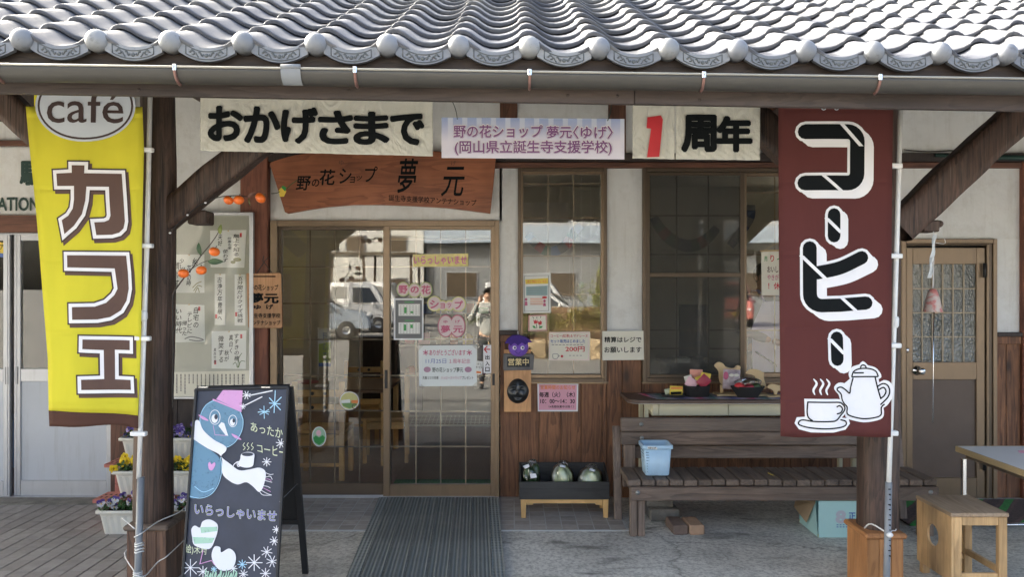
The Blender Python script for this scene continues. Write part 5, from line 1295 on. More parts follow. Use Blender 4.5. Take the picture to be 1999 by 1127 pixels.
flat('doodle_figure', [circ((1027, 585), 2.5, 3, 10), circ((1063, 588), 2.5, 3, 10), [(1025, 589), (1029, 589), (1030, 597), (1024, 597)], [(1061, 592), (1065, 592), (1066, 598), (1060, 598)]], pp, .0032, 'pinkprint', s_)
s_ = sheet('tulip_plaque', 'small plaque painted with two red tulips in the narrow window', 'plaque', ((1032, 616), (1067, 615), (1068, 646), (1031, 647)), pp, plain('tulip_edge', (.62, .30, .30), .4), .002, .006)
flat('plaque_face', [((1034, 618), (1065, 617), (1066, 644), (1034, 645))], pp, .0036, 'papercream', s_)
flat('tulip', [[(1041, 624), (1044, 627), (1046, 624), (1048, 628), (1049, 624), (1050, 631), (1043, 633)], [(1050, 627), (1053, 629), (1055, 626), (1058, 629), (1057, 634), (1051, 634)]], pp, .0048, 'red', s_)
flat('tulip_leaf', [[(1042, 641), (1039, 637), (1043, 636), (1047, 641)], [(1052, 641), (1055, 637), (1060, 637), (1057, 641)]], pp, .0048, 'greenprint', s_)
strokes('tulip_stem', [[(1047, 633), (1048, 641)], [(1054, 634), (1053, 641)], [(1048, 619), (1048, 622)], [(1040, 619), (1042, 622)], [(1056, 618), (1055, 621)]], 1.0, pp, .0048, 'ink', s_)
pf = YP(YF - .027)
s_ = sheet('notice', 'cream notice about コーヒー and マドレーヌ for 200円, low on the narrow window', 'notice', ((1072, 649), (1152, 648), (1151, 705), (1071, 704)), YP(YF + .008), 'papercream', .0, .001)
pc_ = YP(YF + .008)
for s, q, m, bd in (('コーヒー(紅茶)＆マドレーヌ', (1075, 653, 1147, 660), 'red', .02), ('セット販売はじめました', (1075, 663, 1142, 670), 'blueprint', .03), ('200円', (1104, 677, 1141, 687), 'red', .03)):
    text(s, q, pc_, .0014, m, s_, bold=bd)
flat('small_print', [[(1077 + 7 * k, 673), (1082 + 7 * k, 673), (1082 + 7 * k, 674.3), (1077 + 7 * k, 674.3)] for k in range(9)] + [[(1111 + 7 * k, 694), (1115 + 7 * k, 694), (1115 + 7 * k, 695.2), (1111 + 7 * k, 695.2)] for k in range(4)], pc_, .0014, 'grey', s_)
strokes('cup_doodle', [[(1079, 692), (1080, 700), (1088, 700), (1089, 692), (1079, 692)], [(1089, 694), (1092, 695), (1089, 698)]], 1, pc_, .0014, 'grey', s_); flat('red_dot', [circ((1097, 696), 2.6, 2.6, 12)], pc_, .0014, 'red', s_)
flat('notice_rule', [ribbon([(1073.5, 650.5), (1149.5, 649.5), (1149, 703), (1073, 702.5), (1073.5, 650.5)], .7, False)], pc_, .0012, 'palepink', s_)
# pay-at-register sign
ppy = YP(YF - .055)
s_ = sheet('notice', 'white sign reading 精算はレジでお願いします between the two windows', 'notice', ((1176, 647), (1256, 646), (1257, 703), (1176, 704)), ppy, 'papercream', 0, .002)
text('精算はレジで', (1180, 658, 1252, 669), ppy, .0012, 'ink', s_, bold=.03); text('お願いします', (1180, 678, 1252, 689), ppy, .0012, 'ink', s_, bold=.03)
# opening hours
pho = YP(YF - .022)
s_ = sheet('opening_hours_sign', 'pink sign with opening hours 10:00～14:30 on the cedar boards', 'sign', ((1049, 748), (1129, 749), (1128, 804), (1050, 804)), pho, 'whiteprint', 0, .002)
flat('pink_field', [((1052, 751), (1126, 752), (1125, 801), (1052, 801))], pho, .0012, 'pink', s_)
for s, q, m, bd in (('営業時間のお知らせ', (1055, 753, 1123, 761), 'orange', .03), ('毎週（火）（木）', (1053, 766, 1122, 776), 'ink', .035), ('10：00～14：30', (1055, 780, 1122, 788), 'ink', .03), ('（※長期休業中は除く）', (1071, 792, 1120, 797), 'ink', .02)):
    text(s, q, pho, .0028, m, s_, bold=bd)
# -- mask board, open plaque, felt head
pk = YP(YF - 0.0870)
mk = thing('mask_board', 'upright light wood board with a smiling black carved mask', 'plaque', P(1010, 805, YF - 0.0870))
a, b_ = P(984, 805, YF - 0.0870), P(1037, 683, YF - 0.0870); mb = MB(); mb.box(a.x, b_.x, YF - 0.0870, YF - 0.0670, a.z, b_.z, .003); part('board', mb, 'boardwood', mk)
cm = P(1011, 764, YF - 0.0890); S = .0041
mb = MB()
def facefn(a, b):
    th = a * 2 * math.pi; r = b * math.pi / 2 * .999
    x = 20.0 * math.cos(th) * math.sin(r) * (1.06 - .14 * (math.sin(th) > 0) * math.sin(th)); z = 24 * math.sin(th) * math.sin(r); y = -9.5 * math.cos(r)
    z += 0; q = x * x
    ax_ = abs(x); y += 2.0 * math.exp(-((z - 4.5 + .05 * (ax_ - 8) ** 2) ** 2) / 1.5) * math.exp(-((ax_ - 8) / 5) ** 4)   # narrowed eyes
    y += .9 * math.exp(-((ax_ - 7.5) ** 2 / 20 + (z - 7) ** 2 / 5)); y += 1.0 * math.exp(-((z - 13) ** 2) / 2) * math.exp(-((ax_ - 7) / 5) ** 4) * .0
    y -= 2.6 * math.exp(-(x * x / (4 + max(0, 2 - z) * 1.3) + (z + 1) ** 2 / 22))   # nose
    y -= 2.4 * math.exp(-((abs(x) - 10) ** 2 + (z + 6) ** 2) / 26)     # cheeks
    y += 2.6 * math.exp(-((z + 12 - .05 * x * x) ** 2) / 2.2) * math.exp(-(x / 8.5) ** 4)   # smiling mouth
    y -= 1.2 * math.exp(-((z + 17) ** 2) / 5) * math.exp(-(x / 6) ** 4)
    y -= 1.3 * math.exp(-((z - 11 + .05 * (abs(x) - 8) ** 2) ** 2) / 3) * (abs(x) > 2)
    return cm + Vector((x * S, y * S, z * S))
mb.grid(facefn, 48, 26, True, True); part('carved_mask', mb, 'blackgloss', mk)
op = thing('open_plaque', 'dark grey framed plaque reading 営業中 on the mask board', 'sign', P(1011, 722, YF - 0.1070))
quad = ((983, 697), (1041, 690), (1042, 719), (984, 724))
mb = MB(); pz = YP(YF - 0.1090); mb.prism([pz.at(*q, 0) for q in ((983, 691), (1040, 691), (1043, 694), (1041, 723), (984, 724), (982, 720))], (0, .02, 0), .002); part('frame', mb, plain('grey_wood_frame', (.13, .125, .125), .7, var=.2, scale=20), op)
flat('panel', [((990, 697), (1034, 697), (1034, 717), (990, 717))], pz, .0012, 'fabricdark', op)
text('営業中', (992, 700, 1032, 714), pz, .003, plain('gold_letters', (.62, .52, .28), .4, metal=.3), op, bold=.008)
fh = thing('felt_doll_head', 'purple felt head with darker pointed hair hanging over the plaque', 'ornament', P(1012, 696, YF - 0.1470))
c0 = P(1012, 678, YF - 0.1470)
mb = MB(); mb.ell(c0, .078, .045, .075, 24, 16); part('face', mb, 'felt', fh)
px_ = [(985, 676), (984, 668), (992, 660), (1003, 656), (1018, 655), (1030, 660), (1039, 668), (1036, 672), (1026, 669), (1020, 668), (1013, 680), (1008, 672), (998, 668), (994, 680), (990, 672)]
px_ = [(985, 672), (990, 662), (1000, 655), (1013, 654), (1026, 658), (1034, 664), (1040, 669), (1030, 668.5), (1026, 674), (1018, 667.5), (1011, 676), (1004, 667.5), (997, 676), (993, 669)]
mb = MB(); ph_ = YP(YF - 0.1970); mb.prism([ph_.at(*q, 0) for q in px_], (0, .05, 0), .006); part('felt_hair', mb, 'feltd', fh)
for u in (1004.5, 1020):
    mb = MB(); mb.ell(YP(YF - 0.1920).at(u, 679.5), .016, .006, .016, 14, 8); e = part('eye', mb, 'whiteprint', fh)
    mb = MB(); mb.ell(YP(YF - 0.1985).at(u + .5, 679.5), .008, .003, .008, 12, 6); part('pupil', mb, 'feltd', e)
strokes('smile', [[(1006, 687), (1009, 690), (1013, 690.5), (1016, 687)]], .9, YP(YF - 0.1960), 0, 'feltd', fh)
cord('hanging_cord', '', [P(1012, 655, YF - 0.1670), P(1011, 650, YF - 0.1070), P(1011, 647, YF - 0.0970)], fh, .004, 'whiteprint')
# -- hanging board inside right sash
s_ = sheet('hanging_board', 'pale board with green and red handwriting hanging at the right sash of the wide window', 'sign', ((1486, 492), (1562, 490), (1562, 577), (1487, 577)), YP(6.49), 'papercream', 0, .004)
for s, q, m in (('売', (1492, 500, 1498, 510), 'greenprint'), ('り', (1504, 498, 1511, 511), 'red'), ('イ', (1517, 500, 1525, 512), 'greenprint'), ('おいしい', (1498, 520, 1527, 532), 'brownprint'), ('やきがし', (1498, 536, 1527, 547), 'pinkprint'), ('！休！', (1500, 552, 1527, 565), 'red')):
    text(s, q, YP(6.49), .0012, m, s_, bold=.02)
cord('hanging_cord', '', [P(1488, 491, 6.49), P(1524, 474, 6.49), P(1560, 490, 6.49)], s_, .002, 'cutwood')
mb = MB(); mb.cyl(P(1484, 490, 6.49), P(1564, 488, 6.49), .006, seg=8); part('hanging_rod', mb, 'cutwood', s_)
# small plaid heart charms etc. in the narrow window
for lab, pts, m in (('pale blue felt tree charm hanging in the narrow window', [(1133, 582), (1126, 606), (1132, 606), (1132, 611), (1135, 611), (1135, 606), (1141, 606)], plain('felt_blue', (.25, .30, .38), .8)),
                    ('grey felt birdhouse charm hanging in the narrow window', [(1153, 569), (1147, 580), (1147, 597), (1158, 597), (1158, 580)], plain('felt_grey', (.30, .32, .30), .8)),
                    ('white bell-shaped charm hanging in the narrow window', [(1111, 598), (1107, 604), (1108, 611), (1114, 611), (1115, 604)], 'papercream'),
                    ('pale green round charm hanging highest in the narrow window', circ((1135, 556), 5, 6, 12), plain('felt_pale_green', (.30, .42, .34), .8))):
    o = flat('felt_charm', [pts], YP(6.60), 0, m, None, thick=.006); tag(o, lab, 'ornament', 'charms in the narrow window')
    cx_ = sum(p[0] for p in pts) / len(pts); top_ = min(p[1] for p in pts)
    cord('thread', '', [P(cx_, top_, 6.6), P(cx_ + 1, (top_ + 344) / 2, 6.6), P(cx_, 344, 6.6)], o, .0009, 'whiteprint')

# ------------------------------------------------------------------ chalkboard
th_ = math.atan2(.30, 1.13)
pbd = Plane((0, 4.12, 0), (0, -math.cos(th_), math.sin(th_)))
cbd = thing('chalkboard_stand', 'black A-frame chalkboard with a chalk snowman and coffee cup', 'chalkboard', (-1.38, 4.4, 0))
front = [(383.5, 761), (563, 757), (536.5, 1208), (351, 1212)]
mb = MB(); mb.prism([pbd.at(u, v, -.004) for u, v in front], -pbd.n * .012); part('front_panel', mb, 'blackboard', cbd)
mb = MB()
for k in range(4):
    a, b_ = Vector(front[k]), Vector(front[(k + 1) % 4]); q0, q1 = pbd.at(*a, 0), pbd.at(*b_, 0)
    mb.bar(q0, q1, .013, .022, .002, up=pbd.n)
part('front_frame', mb, 'black', cbd)
# rear leaf
t0, t1 = pbd.at(386, 760, -.03), pbd.at(566, 756.5, -.03); zt = t0.z
yr = 4.74
mb = MB(); q = [t0, t1, Vector((t1.x + .012, yr, .02)), Vector((t0.x + .0, yr, .02))]
def lerp(a, b, t): return a + (b - a) * t
for s_ in ((t1, q[2]), (t0, q[3])): mb.bar(s_[0], s_[1], .035, .022, .002, up=(0, 1, .4))
mb.bar(lerp(t0, q[3], .71), lerp(t1, q[2], .71), .03, .02, .002, up=(0, 1, .4)); mb.bar(t0, t1, .03, .02, .002, up=(0, 1, .4))
part('rear_frame', mb, 'black', cbd)
mb = MB(); mb.prism([lerp(t0, q[3], .03), lerp(t1, q[2], .03), lerp(t1, q[2], .71), lerp(t0, q[3], .71)], (0, .006, 0)); part('rear_panel', mb, 'black', cbd)
for u in (398, 520):
    mb = MB(); p_ = pbd.at(u, 757.5, 0); mb.obox(p_ + Vector((.0, .0, .004)), (.05, .03, .006), (0, 0, 0), .001); part('hinge', mb, 'chrome', cbd)
for (s0, s1) in ((.38, 1),):
    mb = MB(); mb.tube([lerp(pbd.at(553, 757, 0), pbd.at(540, 1175, 0), .55), lerp(t1, q[2], .5)], .002, 5); part('stay_cord', mb, 'grey', cbd)
# chalk drawing: pixel coordinates from an enlarged view (scale 2.989 from 340,750)
def D(l): return [(340 + x / 2.989, 750 + y / 2.989) for x, y in l]
def ch(name, lines, w, mat, off=.002, sm=True): return strokes(name, [D(l) for l in lines], w, pbd, off, mat, cbd, sm=sm)
def cf(name, poly, mat, off=.001): return flat(name, [smooth(D(poly), True, 4)], pbd, off, mat, cbd)
cf('chalk_head', [(215, 100), (170, 140), (150, 200), (165, 270), (210, 330), (290, 368), (350, 340), (390, 280), (400, 210), (385, 160), (320, 115), (260, 95)], 'ckblue')
cf('chalk_body', [(108, 330), (90, 500), (85, 655), (150, 663), (215, 640), (255, 580), (272, 500), (262, 430), (200, 380), (150, 345)], 'ckblue')
flat('chalk_hat', [D([(245, 90), (285, 35), (400, 38), (392, 162), (320, 125)])], pbd, .003, 'ckpink', cbd)
ch('chalk_hat_brim', [[(228, 92), (300, 122), (390, 160)]], 3, 'ckpink', .0042)
ch('chalk_outline', [[(230, 98), (185, 125), (155, 180), (152, 230), (175, 290), (220, 340), (290, 372), (350, 345), (392, 280), (402, 215), (385, 165)], [(270, 430), (278, 500), (258, 585), (215, 645), (150, 668), (85, 655)], [(120, 600), (170, 632), (230, 610)]], 1.3, 'ckbluel', .004)
cf('chalk_scarf', [(118, 225), (145, 215), (170, 270), (230, 325), (300, 365), (300, 395), (275, 425), (330, 470), (380, 505), (440, 500), (500, 490), (535, 520), (520, 600), (495, 632), (460, 600), (420, 575), (370, 588), (320, 565), (280, 520), (275, 425), (200, 380), (130, 335), (108, 310)], 'ckwhite', .005)
ch('scarf_fringe', [[(535, 520), (560, 530), (578, 528)], [(535, 545), (560, 540), (572, 558)], [(530, 565), (550, 570), (570, 575)], [(520, 595), (545, 600), (560, 608)], [(505, 620), (540, 640), (568, 650)], [(500, 632), (520, 650), (568, 650)]], 1.2, 'ckwhite', .004)
ch('scarf_fringe', [[(528, 560), (548, 556), (566, 566)], [(515, 606), (540, 618), (562, 630)]], 1.0, 'ckpink', .0045)
for c_, rx, ry in (((238, 195), 30, 42), ((342, 217), 24, 34)):
    ch('chalk_eye', [circ(c_, rx, ry, 20) + [circ(c_, rx, ry, 20)[0]]], 1.3, 'ckwhite', .004); 
    flat('chalk_pupil', [D(circ((c_[0] - 2, c_[1] + 8), rx * .62, ry * .62, 18))], pbd, .0045, 'ckwhite', cbd); flat('chalk_pupil', [D(circ((c_[0] + 6, c_[1] - 2), rx * .33, ry * .36, 14))], pbd, .0052, 'blackboard', cbd)
flat('chalk_nose', [D([(258, 245), (275, 224), (292, 230), (316, 305), (300, 300)])], pbd, .004, 'ckwhite', cbd)
ch('chalk_mouth', [[(228, 245), (238, 298), (305, 302)]], 1.0, 'ckpink', .004, False)
for c_ in ((170, 200), (362, 311)): cf('chalk_cheek', [(c_[0] - 28, c_[1] - 20), (c_[0] + 10, c_[1] - 4), (c_[0] + 30, c_[1] + 16), (c_[0] - 6, c_[1] + 6)], 'ckpink', .004)
cf('chalk_heart', [(218, 470), (235, 458), (240, 475), (222, 505), (204, 500), (198, 470), (208, 456)], 'ckpink', .003)
cf('chalk_cup', [(392, 410), (430, 398), (466, 408), (466, 440), (458, 480), (420, 490), (380, 480), (372, 465), (385, 440)], 'ckwhite', .004)
flat('cup_coffee', [D(circ((428, 412), 34, 11, 16))], pbd, .0062, 'blackboard', cbd)
ch('cup_handle', [[(382, 452), (368, 460), (372, 482), (388, 478)], [(368, 455), (350, 470), (345, 480)]], 1.6, 'ckwhite', .004)
ch('chalk_steam', [[(x + 8, 345), (x, 360), (x + 12, 372), (x + 2, 386)] for x in (402, 425, 450)], 1.2, 'ckyellow', .002)
ch('snowflake_blue', [[(590, 40), (583, 168)], [(556, 82), (620, 152)], [(625, 78), (560, 142)], [(556, 112), (618, 118)]], 1.9, 'ckbluel', .002, False)
ch('snowflake_blue', [[(524, 130), (526, 202)], [(500, 148), (550, 178)], [(552, 150), (500, 180)], [(490, 165), (556, 162)]], 1.5, 'ckbluel', .002, False)
ch('shooting_star', [[(438, 68), (572, 40)], [(412, 126), (512, 76)]], 2.2, 'ckwhite', .002, False)
def star(cx_, cy_, r, col='ckwhite', w=1.5):
    a0 = (cx_ * 7 + cy_) % 3
    ch('chalk_star', [[(cx_ - r * math.cos(a0 + t), cy_ - r * math.sin(a0 + t)), (cx_ + r * math.cos(a0 + t), cy_ + r * math.sin(a0 + t))] for t in (0, .8, 1.57, 2.35)], w, col, .0025, False)
for q_ in ((422, 66, 24), (400, 132, 16), (622, 348, 27), (540, 456, 25), (597, 852, 22), (584, 918, 26), (540, 982, 32), (572, 1038, 34), (533, 1108, 30), (95, 1075, 50), (168, 1098, 32), (345, 1080, 22), (404, 1112, 26)): star(*q_)
star(467, 1045, 46, 'ckwhite', 1.8); star(397, 1055, 26, 'ckbluel'); star(232, 1084, 16, 'ckbluel')
text('あったか', [tuple(p) for p in D([(445, 222), (634, 262), (632, 322), (448, 275)])], pbd, .003, 'ckyellow', cbd, bold=-.012)
text('コーヒー', [tuple(p) for p in D([(482, 352), (650, 372), (646, 434), (486, 396)])], pbd, .003, 'ckyellow', cbd, bold=-.012)
for s, m, bd, of in (('いらっしゃいませ', 'ckyellow', .05, .003), ('いらっしゃいませ', 'ckpurple', .012, .005)):
    text(s, [tuple(p) for p in D([(122, 700), (598, 745), (594, 806), (120, 762)])], pbd, of, m, cbd, bold=bd)
text('(絵)木村', [tuple(p) for p in D([(54, 932), (192, 960), (190, 1005), (52, 995)])], pbd, .003, 'ckyellow', cbd, bold=0)
cf('chalk_mitten', [(100, 850), (120, 828), (150, 840), (165, 805), (205, 792), (248, 815), (255, 850), (240, 905), (205, 965), (120, 945), (105, 895)], 'ckwhite', .002)
flat('mitten_stripe', [D([(152, 838), (250, 835), (252, 860), (158, 872)]), D([(108, 895), (235, 900), (222, 930), (118, 935)])], pbd, .0035, 'ckgreen', cbd)
cf('chalk_mitten', [(218, 1000), (235, 952), (268, 955), (275, 985), (320, 962), (355, 990), (358, 1040), (330, 1085), (270, 1090), (232, 1050)], 'ckwhite', .003)
ch('mitten_string', [[(168, 975), (150, 1052), (218, 1032), (236, 1058)]], 1.4, 'ckpink', .004, False)
ch('chalk_grass', [[(180 + 10 * k, 1135), (186 + 10 * k + (k % 3) * 4, 1088 + (k % 4) * 9)] for k in range(19)], 2.2, 'ckgreen', .005, False)
# ------------------------------------------------------------------ bench
YBn = 5.45; kb = 293.6
def bx(u): return (u - 1000) / kb
bn = thing('bench', 'long weathered grey wooden bench with slatted seat in front of the sale counter', 'bench', (1.8, 5.7, 0))
x0, x1 = bx(1231), bx(1833)
mb = MB(); mb.box(x0, x1, 5.45, 5.49, .253, .345, .005); part('front_rail', mb, 'benchx', bn)
mb = MB(); mb.box(x0, x1, 5.83, 5.87, .253, .34, .005); part('rear_rail', mb, 'benchx', bn)
for a in (x0 + .03, x1 - .07):
    mb = MB(); mb.box(a, a + .04, 5.492, 5.828, .26, .342, .004); part('side_rail', mb, 'benchy', bn)
ns = 22; sw = (x1 - x0 + .02) / ns
for k in range(ns):
    xa = x0 - .02 + k * sw; z = .347 + random.uniform(0, .003); dy = random.uniform(-.006, .008)
    mb = MB(); mb.box(xa + .003, xa + sw - .003, 5.462 + dy, 5.86, z, z + .042, .006); part('seat_slat', mb, 'benchy', bn)
for xa in (x0 + .004, x1 - .11):
    mb = MB(); mb.box(xa, xa + .048, 5.492, 5.54, .002, .345, .004); mb.box(xa + .051, xa + .1, 5.494, 5.542, .002, .345, .004); part('front_leg', mb, 'benchz', bn)
mb = MB(); mb.bar((bx(1222) + .005, 5.90, .002), (bx(1222) + .005, 6.0, .66), .05, .055, .004, up=(1, 0, 0)); part('rear_leg', mb, 'benchz', bn)
mb = MB(); mb.bar((x1 - .03, 5.90, .002), (x1 - .03, 6.0, .66), .05, .055, .004, up=(1, 0, 0)); part('rear_leg', mb, 'benchz', bn)
mb = MB(); mb.box(x0 + .02, x0 + .1, 5.90, 5.95, .30, .60, .004); part('back_support', mb, 'benchz', bn)
mb = MB(); mb.box(x1 - .16, x1 - .08, 5.90, 5.95, .30, .60, .004); part('back_support', mb, 'benchz', bn)
mb = MB(); mb.box(.80, 2.74, 5.93, 5.965, .435, .53, .006); part('back_slat', mb, 'benchx', bn)
mb = MB(); mb.box(.78, 2.76, 5.885, 5.925, .541, .635, .006); part('back_slat', mb, 'benchx', bn)
mb = MB(); mb.box(.78, 2.76, 5.885, 5.925, .638, .735, .006); part('back_slat', mb, 'benchx', bn)
for (u, v, Y) in ((1252, 829, 5.885), (1253, 856, 5.885), (1245, 963, 5.45), (1817, 962, 5.45)):
    mb = MB(); p = P(u, v, Y); mb.lathe([(.016, 0), (.015, .003), (.010, .0035), (.009, .007), (0, .008)], p, 14, (0, -1, 0)); part('bolt_head', mb, plain('galvanised', (.30, .31, .30), .4, metal=.6), bn)
# debris: a straw
mb = MB(); mb.tube([P(1499, 924, 5.62), P(1518, 933, 5.57)], .003, 5); tag(part('straw', mb, 'yellowprint'), 'small yellow straw lying on the bench seat', 'straw')
# ------------------------------------------------------------------ blue basket on the bench
bk = thing('basket', 'pale blue plastic slotted basket standing on the left end of the bench', 'basket', (.98, 5.60, .392))
def rr(cx, cy, hx, hy, r, z, n=5):
    pts = []
    for (sx, sy, a0) in ((1, 1, 0), (-1, 1, 90), (-1, -1, 180), (1, -1, 270)):
        for k in range(n + 1):
            a = math.radians(a0 + 90 * k / n); pts.append(Vector((cx + sx * (hx - r) + r * math.cos(a), cy + sy * (hy - r) + r * math.sin(a), z)))
    return pts
def loft(mb, rings, cap0=True, cap1=False, sm=True):
    V = [[mb.bm.verts.new(p) for p in r] for r in rings]; n = len(V[0])
    for A, B in zip(V, V[1:]):
        for k in range(n):
            f = mb.bm.faces.new((A[k], A[(k + 1) % n], B[(k + 1) % n], B[k])); f.smooth = sm
    if cap0: mb.bm.faces.new(V[0][::-1])
    if cap1: mb.bm.faces.new(V[-1])
bcx, bcy = X_(1284, 5.56), 5.645
mb = MB(); loft(mb, [rr(bcx, bcy, .078, .075, .02, .393), rr(bcx, bcy, .082, .08, .02, .40), rr(bcx, bcy, .095, .095, .022, .595), rr(bcx, bcy, .091, .091, .02, .595), rr(bcx, bcy, .078, .076, .018, .405)], True, True)
part('body', mb, 'basket', bk)
mb = MB(); loft(mb, [rr(bcx, bcy, .096, .096, .024, .576), rr(bcx, bcy, .105, .105, .026, .579), rr(bcx, bcy, .105, .105, .026, .600), rr(bcx, bcy, .099, .099, .024, .605), rr(bcx, bcy, .091, .091, .02, .601), rr(bcx, bcy, .091, .091, .02, .580)], False, False)
part('rim', mb, 'basket', bk)
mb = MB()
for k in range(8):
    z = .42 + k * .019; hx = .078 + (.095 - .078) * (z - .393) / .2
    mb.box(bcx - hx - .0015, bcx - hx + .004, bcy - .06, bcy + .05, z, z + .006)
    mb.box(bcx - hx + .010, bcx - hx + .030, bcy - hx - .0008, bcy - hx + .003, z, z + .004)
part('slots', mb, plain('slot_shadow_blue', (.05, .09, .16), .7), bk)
tg = flat('tag_card', [((1264, 872), (1283, 874), (1283, 879), (1264, 877))], YP(bcy - .107), 0, 'paper', bk); text('ゆげ', (1266, 873.5, 1281, 877.5), YP(bcy - .109), 0, 'ink', tg, bold=.02)
# ------------------------------------------------------------------ things under the bench
def rough_block(c, s, rot, m, name, lab, cat, grp=None, seed=0, bev=.008):
    mb = MB(); mb.obox(c, s, (0, 0, rot), bev); rnd = random.Random(seed)
    bmesh.ops.subdivide_edges(mb.bm, edges=[e for e in mb.bm.edges if e.calc_length() > .06], cuts=2, use_grid_fill=True)
    for v in mb.bm.verts: v.co += Vector([rnd.uniform(-1, 1) * .0012 for _ in range(3)])
    return tag(part(name, mb, m), lab, cat, grp)
rough_block((X_(1290, 5.98), 6.0, .045), (.21, .30, .086), .05, 'stone', 'concrete_block', 'grey concrete block under the left end of the bench, beneath the other', 'block', 'blocks under the bench', 1)
rough_block((X_(1284, 6.0), 6.02, .112), (.19, .24, .046), .0, 'stone', 'concrete_block', 'flat grey slab on top of the block under the bench', 'block', 'blocks under the bench', 2)
rough_block((X_(1322, 5.62), 5.64, .034), (.105, .22, .066), .06, plain('brown_brick', (.17, .12, .095), .9, var=.15, scale=20, bmp=.4), 'brick', 'dark brown brick lying under the bench, left of the tan one', 'brick', 'two bricks under the bench', 3)
rough_block((X_(1350, 5.62) + .012, 5.64, .034), (.105, .22, .066), .05, plain('tan_brick', (.42, .27, .17), .9, var=.12, scale=20, bmp=.4), 'brick', 'tan brick lying under the bench, right of the dark brown one', 'brick', 'two bricks under the bench', 4)
# aqua produce box
bxr = thing('carton', 'open aqua blue carton printed 正, lying under the right half of the bench', 'box', (2.3, 5.6, 0))
xa, xb = 2.045, 2.50; ya, yb2 = 5.47, 5.84; zt = .25
mb = MB(); mb.box(xa, xb, ya, ya + .004, .003, zt); part('front_side', mb, 'aqua', bxr)
mb = MB(); mb.box(xa, xb, yb2 - .004, yb2, .003, zt); mb.box(xa, xb, ya + .005, yb2 - .005, .003, .007); mb.box(xa, xb, ya + .005, yb2 - .005, zt - .004, zt); part('shell', mb, 'aqua', bxr)
mb = MB(); mb.prism([(xa - .003, ya + .01, .003), (xa - .003, yb2 - .01, .003), (xa - .003, yb2 - .12, zt - .01), (xa - .003, ya + .06, zt - .02)], (.003, 0, 0)); part('end_flap', mb, 'aqua', bxr)
mb = MB(); mb.prism([(xa - .004, ya + .05, zt - .02), (xa - .004, yb2 - .02, zt), (xa - .05, yb2 - .03, .12), (xa - .03, ya + .15, .06)], (.003, 0, .001)); part('torn_flap', mb, 'cardb', bxr)
mb = MB(); mb.box(xa - .002, xa, ya + .004, yb2, .003, .022); part('tape_strip', mb, 'goldfilm', bxr)
pbx = YP(ya)
text('8', (1633, 999, 1650, 1022), pbx, .0012, plain('faded_pink', (.50, .50, .55), .6), bxr, bold=.05)
text('正', (1657, 1002, 1670, 1015), pbx, .0012, 'blueprint', bxr, bold=.03)
flat('small_print', [[(1633 + 6 * k, v), (1637 + 6 * k, v), (1637 + 6 * k, v + 1.6), (1633 + 6 * k, v + 1.6)] for k in range(4) for v in (1025, 1029)], pbx, .0012, 'blueprint', bxr)
# ------------------------------------------------------------------ sale counter (old desk) and goods
dk = thing('sale_counter', 'old desk with brown top and cream drawers behind the bench, used as sale counter', 'desk', (1.8, 6.25, 0))
zd = .842; xl = .853; xr = 2.66
mb = MB()
top = [(xl, 6.475), (xl, 6.13), (xl + .03, 6.07), (xl + .085, 6.04), (xr, 6.04), (xr, 6.475)]
mb.prism([Vector((a, b, zd - .026)) for a, b in top], (0, 0, .026), .006); part('top', mb, 'brownlam', dk)
mb = MB(); mb.prism([Vector((a, b, zd - .030)) for a, b in [(xl + .01, 6.47), (xl + .01, 6.14), (xl + .04, 6.08), (xl + .09, 6.05), (xr - .01, 6.05), (xr - .01, 6.47)]], (0, 0, .004)); part('top_edge', mb, 'silver', dk)
xs = [X_(1273, 6.10), X_(1286, 6.10), X_(1422, 6.10), X_(1558, 6.1), 2.58]
mb = MB(); mb.box(xs[0], xs[-1], 6.115, 6.46, .715, .808, .002); part('carcass', mb, 'cream', dk)
for a, b in zip(xs, xs[1:]):
    mb = MB(); mb.box(a + .002, b - .002, 6.10, 6.114, .718, .806, .004); part('drawer_front' if b - a > .1 else 'end_stile', mb, 'cream', dk)
for xx in (X_(1258, 6.15), 2.55):
    mb = MB(); mb.box(xx, xx + .03, 6.14, 6.18, .06, .80, .003); mb.box(xx, xx + .03, 6.40, 6.44, .06, .80, .003); mb.box(xx + .003, xx + .027, 6.14, 6.44, .04, .08, .003); part('leg', mb, 'cream', dk)
mb = MB(); p0 = X_(1255, 6.12); mb.prism([(p0 - .01, 6.13, .808), (p0 + .07, 6.13, .808), (p0 + .07, 6.13, .72), (p0 + .055, 6.13, .755), (p0 + .02, 6.13, .79)], (0, .02, 0), .001); part('bracket', mb, 'cream', dk)
def mat_plaid():
    m, nt, b = _new('plaid_cloth'); tc = N(nt, 'ShaderNodeTexCoord'); sx = N(nt, 'ShaderNodeSeparateXYZ'); nt.links.new(tc.outputs['Object'], sx.inputs[0])
    def band(i, f, ph):
        a = N(nt, 'ShaderNodeMath', operation='MULTIPLY_ADD'); a.inputs[1].default_value = f; a.inputs[2].default_value = ph; nt.links.new(sx.outputs[i], a.inputs[0])
        c = N(nt, 'ShaderNodeMath', operation='FRACT'); nt.links.new(a.outputs[0], c.inputs[0]); return c.outputs[0]
    c1 = ramp(nt, band(0, 2.6, .2), [(0, (.16, .16, .34)), (.18, (.42, .34, .44)), (.34, (.50, .08, .16)), (.42, (.28, .24, .34)), (.62, (.12, .22, .20)), (.72, (.42, .38, .44)), (.95, (.14, .14, .28))])
    c2 = ramp(nt, band(1, 9, .1), [(0, (.9, .9, .9)), (.3, (1.9, 1.8, 1.8)), (.5, (.5, .5, .6)), (.8, (1.2, 1.2, 1.1))])
    nt.links.new(mixc(nt, c1, c2, .8, 'MULTIPLY'), b.inputs['Base Color']); b.inputs['Roughness'].default_value = .95; return m
mb = MB()
